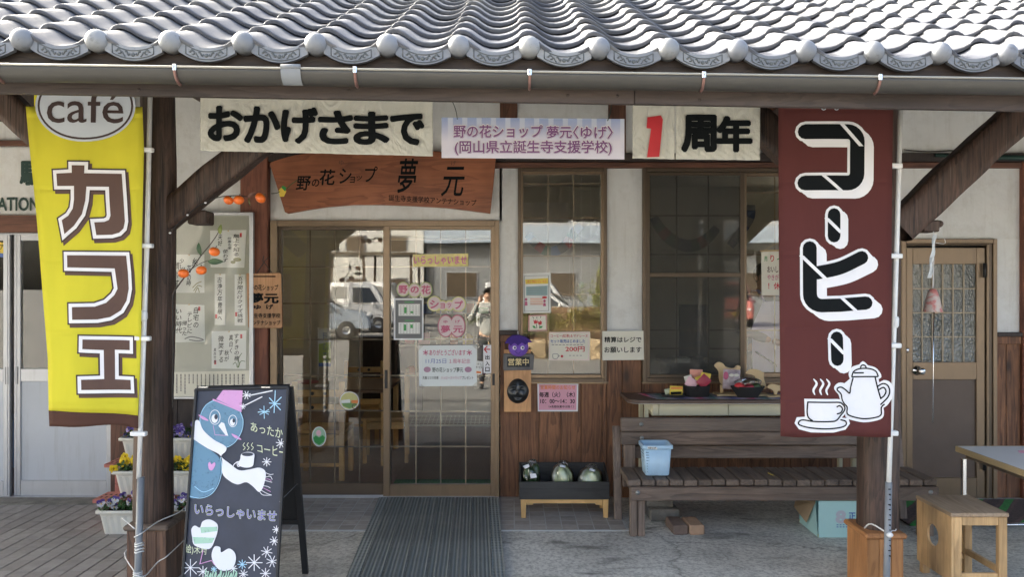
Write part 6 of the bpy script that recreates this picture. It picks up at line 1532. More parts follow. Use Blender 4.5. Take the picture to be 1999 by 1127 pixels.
def clf(a, b):
    xL = .98 + .10 * b; x = xL + (2.5 - xL) * a; y = 6.40 - .30 * b; return Vector((x, y, zd + .003 + .0012 * math.sin(x * 40) + .001 * math.sin(y * 60 + x * 9)))
mb.grid(clf, 60, 12); o = part('table_runner', mb, mat_plaid()); o.modifiers.new('t', 'SOLIDIFY').thickness = .0015; tag(o, 'plaid woven runner laid along the sale counter top', 'cloth')
def weave(r0, r1, h, z, c, name='basket', lab='', cat='basket', sx=1.0, sy=.75, grp=None, mt='rubber'):
    b = thing(name, lab, cat, (c[0], c[1], z), grp)
    mb = MB()
    nb_ = max(3, int(h / .007))
    for k in range(nb_):
        t = k / (nb_ - 1); r = r0 + (r1 - r0) * t
        pts = [Vector((c[0] + sx * (r + .0016 * math.sin(a * 14 + k * 3.14)) * math.cos(a), c[1] + sy * (r + .0016 * math.sin(a * 14 + k * 3.14)) * math.sin(a), z + .004 + h * t)) for a in [j * math.pi / 14 for j in range(29)]]
        mb.tube(pts, .0042, 5, False)
    part('woven_side', mb, mt, b)
    mb = MB(); mb.lathe([(0, .0), (r0, .0), (r0, .004), (0, .0041)], (c[0], c[1], z + .001), 24, sx=sx, sy=sy); part('bottom', mb, mt, b)
    return b
zc_ = zd + .006
def pack(c, w, h, rot, m, name='packet', puff=.012, tilt=0.0):
    """a sealed packet: pillow with crimped ends"""
    mb = MB(); R = Matrix.Rotation(rot, 3, 'Y'); T = Matrix.Rotation(tilt, 3, 'X')
    for s in (-1, 1):
        mb.grid(lambda a, b: Vector(c) + T @ R @ Vector(((a - .5) * w * (1 + .03 * math.sin(b * 25)), s * puff * (math.sin(math.pi * a) * math.sin(math.pi * b)) ** .45 + .0005 * s, (b - .5) * h)), 10, 8)
    return mb
w_ = weave(.085, .092, .012, zc_, (X_(1316, 6.18), 6.20), 'tray', 'low black oval tray with yellow packets, leftmost on the sale counter', 'tray', 1.0, .75)
c = P(1320, 763, 6.17)
o = part('sweets_packet', pack(c, .098, .068, .05, 0), 'yellowprint'); tag(o, 'yellow packet with dark print lying in the leftmost tray', 'packet', 'packets on the counter')
flat('print', [((1309, 766), (1331, 765), (1330, 770), (1310, 771))], YP(6.15), .006, 'ink', o); flat('print', [((1310, 757), (1332, 757), (1332, 760), (1310, 760))], YP(6.15), .006, 'orange', o)
o = part('sweets_packet', pack(P(1304, 765, 6.2), .05, .045, -.2, 0), plain('pale_green_wrap', (.5, .56, .42), .3)); tag(o, 'small pale green packet in the leftmost tray, left of the yellow one', 'packet', 'packets on the counter')
wb = weave(.088, .10, .075, zc_, (X_(1361, 6.2), 6.22), 'basket', 'black woven basket full of pink and yellow packets on the counter', 'basket', 1.0, .7)
for (u, v, w, h, r, m, lab, y) in ((1350, 748, .085, .07, .5, 'palepink', 'pink and yellow patterned packet at the left of the black basket', 6.19), (1374, 745, .08, .09, .75, plain('wine_red', (.35, .03, .06), .4), 'wine red square packet in front in the black basket', 6.17), (1359, 731, .098, .072, .03, plain('salmon', (.72, .33, .25), .5), 'salmon card standing at the back of the black basket', 6.27), (1377, 738, .075, .075, .2, 'yellowprint', 'yellow packet behind the red one in the black basket', 6.22), (1344, 741, .06, .06, -.3, 'papercream', 'cream packet leaning at the left edge of the black basket', 6.23), (1367, 742, .07, .06, -.35, 'yellowprint', 'yellow packet between pink and red in the black basket', 6.20)):
    o = part('sweets_packet', pack(P(u, v, y), w, h, r, 0, puff=.008), m); tag(o, lab, 'packet', 'packets on the counter')
wb2 = weave(.075, .125, .075, zc_, (X_(1461, 6.15), 6.17), 'basket', 'black bowl-shaped basket with wrapped goods, right on the counter', 'basket', 1.0, .62)
M['cellophane'] = mat_glass('cellophane', .93, .03, 1.2, 1.0, .16)
for (u, v, rx, m, lab) in ((1444, 754, .04, 'red', 'red wrapped sweet at the left of the bowl-shaped basket'), (1463, 757, .045, plain('rose_red', (.55, .06, .10), .4), 'red wrapped sweet in the middle of the bowl-shaped basket'), (1476, 755, .035, 'leafd', 'dark green wrapped sweet at the right of the bowl-shaped basket')):
    mb = MB(); mb.ell(P(u, v, 6.14), rx, .035, .028, 12, 8); tag(part('wrapped_sweet', mb, m), lab, 'sweet', 'sweets in the bowl basket')
def crumple(c, rx, ry, rz, m, seed, lab, cat='bag', name='cellophane_bag', grp=None, amp=.16):
    rnd = random.Random(seed); ph = [rnd.uniform(0, 6) for _ in range(8)]; mb = MB()
    def fn(a, b):
        th = a * 2 * math.pi; f = b * math.pi; k = 1 + amp * (math.sin(5 * th + ph[0] + 3 * f) * .5 + .35 * math.sin(9 * th + 4 * f + ph[1]) + .3 * math.sin(7 * f + ph[2]) * math.sin(3 * th)) * math.sin(f)
        return Vector(c) + Vector((rx * k * math.cos(th) * math.sin(f), ry * k * math.sin(th) * math.sin(f), -rz * k * math.cos(f)))
    mb.grid(fn, 36, 20, True, True); o = part(name, mb, m)
    return tag(o, lab, cat, grp) if lab else o
crumple(P(1461, 747, 6.15), .10, .05, .035, 'cellophane', 3, 'crumpled clear cellophane over the sweets in the bowl-shaped basket')
# wooden animals
def cutout(name, lab, pts, Y, m='cutwood', th=.018, parent=None):
    pl__ = YP(Y); mb = MB(); mb.prism([pl__.at(u, v, 0) for u, v in pts], (0, th, 0), .002)
    return part(name, mb, m, parent) if parent is not None else tag(part(name, mb, m), lab, 'ornament', 'cut-out wooden animals on the counter')
def C3(l): return [(1200 + x / 4.025, 680 + y / 4.025) for x, y in l]
dog = thing('wooden_dog', 'cut-out wooden dog holding a small bag on the sale counter', 'ornament', P(1420, 768, 6.32), 'cut-out wooden animals on the counter')
cutout('body', '', smooth(C3([(788, 132), (800, 118), (822, 110), (850, 120), (866, 140), (880, 152), (940, 160), (955, 140), (975, 137), (990, 150), (985, 170), (975, 185), (985, 230), (998, 262), (1000, 285), (960, 300), (860, 290), (840, 285), (825, 260), (820, 215), (818, 180), (800, 160), (786, 145)]), True, 3), 6.32, parent=dog)
a = P(1418, 766, 6.30); mb = MB(); mb.box(a.x - .09, a.x + .09, 6.22, 6.37, zc_, zc_ + .012, .003); part('stand', mb, 'cutwood', dog)
for u in (1409, 1440): mb = MB(); p_ = P(u, 752, 6.325); mb.box(p_.x - .012, p_.x + .012, 6.322, 6.336, zc_ + .012, p_.z, .002); part('leg', mb, 'cutwood', dog)
o = part('wrapped_bag', pack(P(1428, 741, 6.27), .13, .15, .05, 0, puff=.03), plain('lilac_wrap', (.5, .42, .46), .25, coat=.6, var=.35, scale=24)); tag(o, 'lilac patterned bag of goods hung on the wooden dog', 'bag')
flat('print', [circ((1417, 734), 5, 8, 14)], YP(6.22), .0, 'pinkprint', o); flat('bow', [circ((1428, 733), 5, 3, 12), circ((1438, 733), 5, 3, 12)], YP(6.22), .0, 'papercream', o)
dol = thing('wooden_dolphin', 'pair of cut-out wooden dolphins leaping, behind the bowl-shaped basket', 'ornament', P(1480, 768, 6.28), 'cut-out wooden animals on the counter')
cutout('dolphin', '', smooth(C3([(1032, 198), (1060, 172), (1100, 166), (1150, 180), (1172, 205), (1172, 235), (1185, 280), (1195, 315), (1170, 322), (1150, 290), (1130, 245), (1095, 215), (1060, 206)]), True, 3), 6.28, parent=dol)
cutout('dolphin', '', smooth(C3([(1110, 205), (1130, 175), (1145, 195), (1175, 190), (1165, 215), (1130, 225), (1125, 280), (1135, 320), (1112, 320), (1108, 260)]), True, 3), 6.30, parent=dol)
a = P(1480, 766, 6.29); mb = MB(); mb.box(a.x - .07, a.x + .07, 6.22, 6.34, zc_, zc_ + .012, .003); part('stand', mb, 'cutwood', dol)
br_ = thing('wooden_bear', 'cut-out wooden bear on a small stand beside the maroon banner', 'ornament', P(1517, 770, 6.2), 'cut-out wooden animals on the counter')
cutout('body', '', smooth(C3([(1200, 305), (1215, 290), (1240, 283), (1290, 292), (1330, 300), (1350, 320), (1345, 360), (1325, 360), (1310, 338), (1280, 338), (1275, 364), (1255, 364), (1250, 335), (1225, 322), (1208, 318)]), True, 3), 6.20, parent=br_)
a = P(1517, 770, 6.2); mb = MB(); mb.box(a.x - .08, a.x + .08, 6.16, 6.26, zc_, zc_ + .010, .003); part('stand', mb, 'cutwood', br_)

# ------------------------------------------------------------------ vegetable stand
vs_ = thing('vegetable_stand', 'low black wooden tray on pale legs by the doors, holding bagged vegetables', 'stand', (.37, 6.05, 0))
xa, xb = X_(1014, 5.91), X_(1190, 5.91)
mb = MB(); mb.box(xa, xb, 5.91, 5.925, .143, .27, .002); part('front_board', mb, 'blacktray', vs_)
mb = MB(); mb.box(xa + .003, xb - .003, 6.215, 6.23, .143, .345, .002); part('back_board', mb, 'blacktray', vs_)
for xx in (xa, xb - .014):
    mb = MB(); mb.prism([(xx, 5.9255, .143), (xx, 6.2145, .143), (xx, 6.2145, .345), (xx, 5.9255, .27)], (.014, 0, 0)); part('end_board', mb, 'blacktray', vs_)
mb = MB(); mb.box(xa + .015, xb - .015, 5.926, 6.214, .146, .158); part('tray_bottom', mb, 'blacktray', vs_)
for xx, lean in ((xa + .008, .0), (xb - .048, .0)):
    for yy in (5.918, 6.18):
        mb = MB(); mb.prism([(xx, yy, .142), (xx + .042, yy, .142), (xx + .034 + .004, yy, .002), (xx + .006, yy, .002)], (0, .028, 0), .002); part('leg', mb, 'pinez', vs_)
mb = MB(); mb.box(xa + .05, xb - .05, 5.922, 5.94, .112, .140, .002); part('stretcher', mb, 'pine', vs_)
mb = MB(); mb.box(xa + .05, xb - .05, 6.185, 6.203, .112, .140, .002); part('stretcher', mb, 'pine', vs_)
for sx_, xx in ((1, xa + .05), (-1, xb - .05)):
    mb = MB(); mb.box(min(xx, xx + sx_ * .05), max(xx, xx + sx_ * .05), 5.925, 5.94, .10, .1115, .001); part('corner_block', mb, 'pine', vs_)
def bagged(c, rx, ry, rz, lab, inner, seed, extra=None):
    b = thing('bagged_vegetable', lab, 'vegetable', (c[0], c[1], .16), 'bagged vegetables in the black tray')
    c = Vector((c[0], c[1], .162 + rz * .93))
    if inner == 'cabbage':
        mc_ = plain('hakusai_pale', (.85, .88, .74), .5, var=.25, scale=8); m2 = plain('hakusai_green', (.68, .76, .46), .5, var=.3, scale=10)
        rnd = random.Random(seed)
        for k in range(7):
            a0 = k * .9; mb = MB()
            def lf(a, t, a0=a0, k=k):
                an = a0 + (a - .5) * 2.4; z = (t - .5) * 2; r = math.sqrt(max(0, 1 - z * z * .92)) * (1 - .05 * (k % 3)) * (1 + .04 * math.sin(an * 9 + t * 8))
                return c + Vector((rx * .92 * r * math.cos(an), ry * .92 * r * math.sin(an), rz * .9 * z))
            mb.grid(lf, 12, 10); part('leaf', mb, mc_ if k % 2 else m2, b)
        mb = MB(); mb.ell(c, rx * .8, ry * .8, rz * .82, 16, 10); part('heart', mb, plain('pale_core', (.75, .76, .62), .5, var=.1), b)
    else:
        rnd = random.Random(seed)
        for k in range(9):
            an = rnd.uniform(0, 6.28); p_ = c + Vector((rx * .5 * math.cos(an), ry * .5 * math.sin(an), rnd.uniform(-.5, .6) * rz))
            mb = MB(); mb.ell(p_, rx * .5, ry * .5, rz * .42, 10, 8); part('pepper', mb, 'leafd' if k else 'leaf', b)
        mb = MB(); mb.ell(Vector((c.x - rx * .1, c.y - ry * .8, c.z - rz * .72)), .02, .018, .016, 10, 8); part('tomato', mb, 'red', b)
    o = crumple(c, rx * 1.04, ry * 1.04, rz * 1.04, 'cellophane', seed, None, name='clear_bag', amp=.13); o.parent = b; o.location = c - wloc(b)
    o = crumple(c + Vector((.01, 0, rz * 1.02)), rx * .45, ry * .35, rz * .22, 'cellophane', seed + 9, None, name='bag_neck', amp=.3); o.parent = b; o.location = c + Vector((.01, 0, rz * 1.02)) - wloc(b)
    return b
b = bagged((X_(1037, 6.05), 6.05), .064, .07, .112, 'bag of dark green vegetables, leftmost in the black tray', 'green', 11)
flat('price_label', [((1034, 926), (1046, 925), (1048, 933), (1036, 935))], YP(5.965), 0, 'whiteprint', b)
flat('bag_tie', [((1020, 911), (1032, 906), (1034, 912), (1026, 916))], YP(5.98), 0, 'whiteprint', b)
b = bagged((X_(1097, 6.05), 6.05), .084, .085, .108, 'plump bagged cabbage standing in the middle of the black tray', 'cabbage', 12)
flat('price_label', [((1093, 908), (1104, 910), (1103, 914), (1093, 912))], YP(5.98), 0, 'greyprint', b)
b = bagged((X_(1152, 6.05), 6.05), .092, .085, .096, 'lower bagged cabbage with loose leaves, rightmost in the black tray', 'cabbage', 13)
flat('price_label', [((1152, 915), (1163, 918), (1160, 922), (1150, 919))], YP(5.98), 0, 'greyprint', b)

# ------------------------------------------------------------------ planters with pansies on brick steps
st = thing('brick_step_shelf', 'stepped shelf of pink-red perforated bricks carrying the planters', 'shelf', (-2.5, 5.9, 0))
for (z, ya, yb3, xL) in ((.192, 5.62, 5.84, -2.88), (.368, 5.93, 6.15, -2.955)):
    for k in range(4):
        w = .205; mb = MB(); mb.box(xL + k * (w + .003), xL + k * (w + .003) + w, ya, yb3, z, z + .026, .003); q = part('brick', mb, 'brickred', st)
        mb = MB()
        for i in range(5):
            for j in range(2): mb.box(xL + k * (w + .003) + .022 + i * .036, xL + k * (w + .003) + .036 + i * .036, ya + .05 + j * .07, ya + .08 + j * .07, z + .0262, z + .0268)
        part('hole', mb, 'soil', q)
    for kx in (.12, .62):
        n_ = int(round(z / .063))
        for j in range(n_):
            hh = z / n_; mb = MB(); mb.box(xL + kx - .05, xL + kx + .05, ya + .02, yb3 - .01, j * hh + .001, (j + 1) * hh - .001, .003); part('brick', mb, 'brickred', st)
def petalmesh(name, upper, lower, face_):
    obs = []
    for nm, m, items in (('upper', upper, ((-.009, .010, .012), (.009, .010, .012))), ('lower', lower, ((-.011, -.003, .011), (.011, -.003, .011), (0, -.011, .013)))):
        mb = MB()
        for (x, z, r) in items:
            pts = [Vector((x + r * math.cos(a) * (1 + .08 * math.sin(3 * a)), -.002 * (nm == 'lower') - .003 * math.sin(a * 2) - .0005 * x, z + r * .92 * math.sin(a))) for a in [k * math.pi / 4 for k in range(8)]]
            cc = mb.bm.verts.new(Vector((x * .4, .003, z * .4))); vs = [mb.bm.verts.new(p) for p in pts]
            for k in range(8): mb.bm.faces.new((cc, vs[k], vs[(k + 1) % 8]))
        me = mb.mesh(name + nm); me.materials.append(M[m] if isinstance(m, str) else m); obs.append(me)
    mb = MB(); mb.ell((0, -.004, -.003), .0035, .002, .0045, 6, 4); me = mb.mesh(name + 'eye'); me.materials.append(face_); obs.append(me)
    return obs
def joinmesh(name, mes):
    me = bpy.data.meshes.new(name); vs, fs, mi, mats = [], [], [], []
    for k, m in enumerate(mes):
        n0 = len(vs); vs += [v.co.copy() for v in m.vertices]; mats.append(m.materials[0])
        for p in m.polygons: fs.append([i + n0 for i in p.vertices]); mi.append(k)
    me.from_pydata(vs, [], fs)
    for m in mats: me.materials.append(m)
    for p, k in zip(me.polygons, mi): p.material_index = k
    return me
pv_ = plain('pansy_violet', (.09, .05, .26), .6); pw2 = plain('pansy_white', (.72, .72, .76), .6); py_ = plain('pansy_yellow', (.85, .62, .02), .6); po_ = plain('pansy_eye', (.35, .18, .02), .6); plv = plain('pansy_lilac', (.36, .30, .58), .6)
PF = {'violet_white': joinmesh('pansy_vw', petalmesh('a', pv_, pw2, plain('pansy_eye_yellow', (.8, .5, .05), .6))), 'yellow': joinmesh('pansy_y', petalmesh('b', py_, py_, po_)), 'violet': joinmesh('pansy_v', petalmesh('c', pv_, plv, plain('pansy_eye_yellow', (.8, .5, .05), .6)))}
def leafmesh():
    mb = MB(); 
    for k in range(3):
        a0 = k * 2.1; R = Matrix.Rotation(a0, 3, 'Z') @ Matrix.Rotation(-.5, 3, 'Y')
        pts = [R @ Vector(q) for q in ((0, 0, 0), (.010, -.007, .003), (.022, -.006, .002), (.032, 0, -.003), (.022, .006, .002), (.010, .007, .003))]
        mb.face(pts)
    return mb.mesh('leafcluster')
LMs = leafmesh(); LV = [v.co.copy() for v in LMs.vertices]; LF = [tuple(p.vertices) for p in LMs.polygons]
def planter(xL, Yf, z0, kind, lab, seed, hgt=.176, ln=.65, wd=.22):
    rnd = random.Random(seed); cy = Yf + wd / 2; cx = xL + ln / 2
    r = thing('planter', lab, 'planter', (cx, cy, z0), 'ivory planters of pansies on brick steps')
    mb = MB(); n = 120
    def ring(hx, hy, rad, z, rib=0):
        base = rr(cx, cy, hx, hy, rad, z, 4)
        out = []
        per = len(base)
        for i in range(per):
            a, b = base[i], base[(i + 1) % per]; m_ = 24 if (a - b).length > .3 else 10 if (a - b).length > .1 else 1
            for k in range(m_):
                p = a.lerp(b, k / m_)
                if m_ > 1 and rib and k % 2: p = p + (Vector((cx, cy, z)) - p).normalized() * Vector((0, 1, 0)).length * 0 + Vector((0, .003 if p.y < cy else -.003, 0)) * (m_ == 24) + Vector((.003 if p.x < cx else -.003, 0, 0)) * (m_ == 10)
                out.append(p)
        return out
    tp_ = hgt
    loft(mb, [ring(ln * .42, wd * .33, .02, z0 + .002), ring(ln * .425, wd * .34, .022, z0 + .012, 1), ring(ln * .455, wd * .42, .024, z0 + hgt - .045, 1), ring(ln * .46, wd * .43, .025, z0 + hgt - .036), ring(ln * .46, wd * .43, .025, z0 + hgt - .022)], True, False, False)
    part('body', mb, 'planter', r)
    mb = MB(); loft(mb, [rr(cx, cy, ln * .46, wd * .43, .025, z0 + hgt - .028), rr(cx, cy, ln * .5, wd * .5, .03, z0 + hgt - .024), rr(cx, cy, ln * .5, wd * .5, .03, z0 + hgt - .008), rr(cx, cy, ln * .485, wd * .475, .03, z0 + hgt), rr(cx, cy, ln * .46, wd * .43, .025, z0 + hgt - .004), rr(cx, cy, ln * .455, wd * .42, .025, z0 + hgt - .03)], False, False)
    part('rim', mb, 'planter', r)
    mb = MB(); mb.prism(rr(cx, cy, ln * .452, wd * .415, .02, z0 + hgt - .03), (0, 0, .004)); part('soil', mb, 'soil', r)
    V, Fc = [], []
    for k in range(230):
        x = cx + rnd.uniform(-.45, .45) * ln; y = cy + rnd.uniform(-.42, .42) * wd; q = rnd.random(); z = z0 + hgt - .025 + .065 * q ** .8
        s = rnd.uniform(.7, 1.3); R = Matrix.Rotation(rnd.uniform(0, 6.28), 3, 'Z') @ Matrix.Rotation(rnd.uniform(-.8, .8), 3, 'X'); n0 = len(V)
        V += [R @ (p * s) + Vector((x, y, z)) for p in LV]; Fc += [[i + n0 for i in f] for f in LF]
    me = bpy.data.meshes.new('leaves'); me.from_pydata([p - Vector((cx, cy, z0)) for p in V], [], Fc); part('leaves', me, 'leaf', r, kind='stuff', org=(cx, cy, z0))
    nfl = 40
    for k in range(nfl):
        x = cx + rnd.uniform(-.47, .47) * ln; y = cy + rnd.uniform(-.48, .35) * wd; z = z0 + hgt + rnd.uniform(.0, .075)
        inst('flower', PF[kind], (x, y, z), r, rot=(rnd.uniform(-.5, .25), rnd.uniform(-.4, .4), rnd.uniform(-.7, .7)), scale=[rnd.uniform(1.05, 1.5)] * 3)
    return r
planter(-2.805, 5.49, .0, 'violet_white', 'lowest ivory planter with violet and white pansies, on the paving', 1)
planter(-2.80, 5.70, .219, 'yellow', 'middle ivory planter with yellow pansies, on the lower brick step', 2)
planter(-2.895, 6.00, .395, 'violet', 'topmost ivory planter with violet pansies, on the upper brick step', 3)
# small flower pot at the foot of the chalkboard
# ------------------------------------------------------------------ stool and folding table
sl_ = thing('stool', 'square wooden stool with a round hole in its side, right of the orange base', 'stool', (2.53, 4.63, 0))
xa, xb, ya, yb4, zt = 2.385, 2.69, 4.45, 4.83, .45
mb = MB(); mb.box(xa - .006, xb + .006, ya - .006, yb4 + .006, zt - .022, zt, .004); part('seat', mb, 'stooltop', sl_)
for (x, y) in ((xa + .012, ya), (xb - .046, ya), (xa + .012, yb4 - .04), (xb - .046, yb4 - .04)):
    mb = MB(); mb.box(x, x + .046, y, y + .036, .002, zt - .0225, .004); part('leg', mb, 'stool', sl_)
mb = MB()
for y in (ya + .004, yb4 - .03): mb.box(xa + .059, xb - .047, y, y + .022, zt - .07, zt - .023, .002)
mb.box(xb - .03, xb - .012, ya + .037, yb4 - .041, zt - .07, zt - .023, .002); part('apron', mb, 'stool', sl_)
for (p0, p1) in (((xa + .059, ya + .02, .10), (xb - .047, ya + .02, .10)), ((xa + .03, ya + .037, .13), (xa + .03, yb4 - .041, .13)), ((xb - .03, ya + .037, .13), (xb - .03, yb4 - .041, .13)), ((xa + .059, yb4 - .02, .10), (xb - .047, yb4 - .02, .10))):
    mb = MB(); mb.bar(p0, p1, .022, .034, .002, up=(0, 0, 1)); part('stretcher', mb, 'stool', sl_)
# side panel with hole
bm_ = MB(); n = 24; cy_, cz_ = (ya + yb4) / 2 + .01, .27; oy, oz = [], []
outer = []; z0_, z1_ = .07, zt - .0225
for k in range(n):
    a = 2 * math.pi * k / n + math.pi / 4; c_, s_2 = math.cos(a), math.sin(a); m_ = max(abs(c_), abs(s_2)); 
    outer.append(((ya + .0 + yb4) / 2 + c_ / m_ * (yb4 - ya) / 2, (z0_ + z1_) / 2 + s_2 / m_ * (z1_ - z0_) / 2))
inner = [(cy_ + .062 * math.cos(2 * math.pi * k / n + math.pi / 4), cz_ + .062 * math.sin(2 * math.pi * k / n + math.pi / 4)) for k in range(n)]
for k in range(n):
    k2 = (k + 1) % n
    for x in (xa, xa + .0115): bm_.face([(x, *outer[k]), (x, *outer[k2]), (x, *inner[k2]), (x, *inner[k])])
    bm_.face([(xa, *inner[k]), (xa, *inner[k2]), (xa + .0115, *inner[k2]), (xa + .0115, *inner[k])]); bm_.face([(xa, *outer[k]), (xa, *outer[k2]), (xa + .0115, *outer[k2]), (xa + .0115, *outer[k])])
part('side_panel', bm_, 'stool', sl_)
ft = thing('folding_table', 'grey-topped folding table with brown edging and chrome legs at the right edge', 'table', (3.1, 4.7, 0))
mb = MB(); mb.box(2.735, 4.2, 4.30, 5.03, .689, .700, .001); part('top', mb, 'lightgrey', ft)
mb = MB(); mb.box(2.722, 2.7345, 4.29, 5.04, .665, .701, .004); mb.box(2.735, 4.2, 4.285, 4.2995, .665, .7008, .004); mb.box(2.735, 4.2, 5.031, 5.045, .665, .7008, .004); part('edging', mb, plain('edge_strip_brown', (.32, .24, .13), .45), ft)
mb = MB(); mb.box(2.76, 2.785, 4.34, 4.99, .635, .688, .002); mb.box(2.80, 4.1, 4.34, 4.365, .64, .6879, .002); mb.box(2.80, 4.1, 4.965, 4.99, .64, .6879, .002); part('under_frame', mb, 'bronzed', ft)
for (x, y) in ((2.70 + .02, 4.95), (2.755, 4.36), (4.05, 4.95), (4.05, 4.36)):
    mb = MB(); mb.box(x, x + .026, y, y + .026, .002, .64, .004); part('leg', mb, 'chrome', ft)
o = tag(flat('pink_card', [[(1987, 880), (2040, 878), (2040, 890), (1990, 884)]], Plane((0, 0, .702), (0, 0, 1)), 0, 'pink', None, thick=.002), 'pink card lying on the grey folding table', 'card')
# door mat at the right
dm = thing('door_mat', 'green and reddish woven mat in front of the bronze back door', 'mat', (2.7, 6.1, 0))
def mat_rug():
    m, nt, b = _new('green_red_rug'); v = coords(nt, (1, 1, 1), False); mp = N(nt, 'ShaderNodeMapping'); mp.inputs['Rotation'].default_value = (0, 0, .7); nt.links.new(v, mp.inputs[0])
    wv2 = N(nt, 'ShaderNodeTexWave', i_Scale=1.6, i_Distortion=1.5); nt.links.new(mp.outputs[0], wv2.inputs[0])
    n_ = N(nt, 'ShaderNodeTexNoise', i_Scale=70.0, i_Detail=3.0); nt.links.new(v, n_.inputs[0])
    c = ramp(nt, wv2.outputs['Color'], [(.3, (.085, .06, .055)), (.55, (.14, .085, .075)), (.80, (.10, .07, .06)), (.86, (.05, .26, .06))])
    nt.links.new(mixc(nt, c, ramp(nt, n_.outputs[0], [(.3, (.6,) * 3), (.7, (1.3,) * 3)]), .9, 'MULTIPLY'), b.inputs[0]); b.inputs['Roughness'].default_value = .95; return m
mb = MB(); mb.box(2.78, 4.2, 5.74, 6.42, .002, .014, .004); part('pile', mb, mat_rug(), dm)
mb = MB(); mb.cyl((2.9, 5.715, .018), (4.2, 5.715, .018), .014, seg=12); part('edge_bar', mb, 'chrome', dm)
# ------------------------------------------------------------------ wind chime on the right brace
wc = thing('wind_chime', 'pink and white bell wind chime with a long rod, hanging from the right brace', 'wind chime', P(1820, 600, 4.67))
Yw = 4.67
mb = MB(); mb.lathe([(.004, .070), (.020, .066), (.028, .045), (.037, .01), (.050, -.055), (.052, -.062), (.049, -.062), (.034, .01), (.018, .06)], P(1821, 588, Yw), 24); 
def mat_bell():
    m, nt, b = _new('pink_white_glaze'); v = coords(nt); n_ = N(nt, 'ShaderNodeTexNoise', i_Scale=16.0, i_Detail=3.0, i_Distortion=1.5); nt.links.new(v, n_.inputs[0])
    nt.links.new(ramp(nt, n_.outputs[0], [(.42, (.50, .42, .36)), (.55, (.48, .17, .15))]), b.inputs[0]); b.inputs['Roughness'].default_value = .4; return m
part('bell', mb, mat_bell(), wc)
cord('string', '', [P(1822, 452, Yw), P(1823, 500, Yw), P(1821, 563, Yw)], wc, .0022, 'whiteprint')
cord('string', '', [P(1833, 447, Yw), P(1845, 470, Yw), P(1842, 476, Yw), P(1826, 474, Yw)], wc, .0012, 'whiteprint')
mb = MB()
def rib(a, b): 
    u = 1825 - 10 * b + (a - .5) * 7; v = 458 + 85 * b; p = P(u, v, Yw - .02); p.y += .008 * math.sin(a * 5 + b * 14); return p
mb.grid(rib, 3, 20); part('paper_streamer', mb, plain('silver_streamer', (.62, .66, .66), .25, var=.2, scale=20), wc)
mb = MB(); mb.cyl(P(1823, 606, Yw), P(1824, 622, Yw), .005, seg=8); part('clapper', mb, 'bronzed', wc)
mb = MB(); mb.cyl(P(1822.5, 622, Yw), P(1821, 825, Yw), .0032, seg=8); part('rod', mb, 'chrome', wc)
# conduit above the door at right
mb = MB(); mb.cyl(P(1826, 303, YF - .08), P(1900, 306, YF - .08), .014, seg=12); mb.cyl(P(1900, 306, YF - .08), P(2100, 311, YF - .08), .02, seg=12); tag(part('lamp_tube', mb, 'greenink'), 'dark green tube fitting on the wall above the back door', 'fitting')
cord('wall_cable', 'thin dark cable sagging on the wall right of the maroon banner', [P(1764, 292, YF - .02), P(1810, 296, YF - .02), P(1880, 293, YF - .02), P(1960, 290, YF - .02)], None, .004, 'black')
# ------------------------------------------------------------------ persimmon twigs
M['calyx'] = plain('calyx', (.10, .09, .03), .7)
M['twig'] = plain('twig_bark', (.05, .04, .035), .8)
def persimmon(parent, u, v, Y, r, tilt=0.0):
    c = P(u, v, Y); R = Matrix.Rotation(tilt, 3, 'Y'); mb = MB()
    def fn(a, b):
        th = a * 2 * math.pi; f = b * math.pi; k = 1 + .03 * math.cos(4 * th) * math.sin(f)
        z = -math.cos(f) * .86; z -= .10 * math.exp(-(math.sin(f) / .3) ** 2) * (1 if z > 0 else 0)
        return c + R @ Vector((r * k * math.sin(f) * math.cos(th), r * k * math.sin(f) * math.sin(th), r * z))
    mb.grid(fn, 24, 14, True, True); f_ = part('fruit', mb, 'persimmon', parent)
    mb = MB()
    for k in range(4):
        a = k * math.pi / 2 + .4; d = Vector((math.cos(a), math.sin(a), 0)); s2 = Vector((-math.sin(a), math.cos(a), 0))
        mb.face([c + R @ q for q in (Vector((0, 0, r * .74)), d * r * .3 + s2 * r * .22 + Vector((0, 0, r * .80)), d * r * .62 + Vector((0, 0, r * .74)), d * r * .3 - s2 * r * .22 + Vector((0, 0, r * .80)))])
    mb.cyl(c + R @ Vector((0, 0, r * .7)), c + R @ Vector((r * .1, 0, r * 1.15)), r * .08, seg=6); part('calyx', mb, 'calyx', f_)
def leaf(parent, p0, p1, w, Y, m='leafd', fold=.25):
    a, b = P(*p0, Y), P(*p1, Y); d = b - a; n_ = Vector((-d.z, 0, d.x)).normalized(); L = d.length; mb = MB()
    def fn(s, t): x = s; ww = w * math.sin(math.pi * min(1, x * .97 + .015)) ** .8 * (1 - .3 * x); q = (t - .5) * 2; return a + d * x + n_ * q * ww + Vector((0, -abs(q) * ww * fold - .01 * math.sin(x * 3), 0))
    mb.grid(fn, 12, 6); part('leaf', mb, m, parent)
tw_ = thing('persimmon_branch', 'artificial persimmon twig with three orange fruits tied to the left post', 'branch', P(338, 590, 4.56))
Yt = 4.50
mb = MB(); mb.tube([P(*q, Yt) for q in smooth([(337, 590), (339, 572), (356, 547), (372, 528), (392, 500), (410, 478), (424, 458), (430, 445)], False, 4)], [.0045 - .0028 * k / 28 for k in range(29)], 6); mb.tube([P(*q, Yt) for q in smooth([(372, 527), (385, 518), (400, 511), (412, 508)], False, 3)], .0018, 5); mb.tube([P(*q, Yt) for q in [(392, 500), (388, 494), (389, 488)]], .0018, 5)
part('twig', mb, 'twig', tw_)
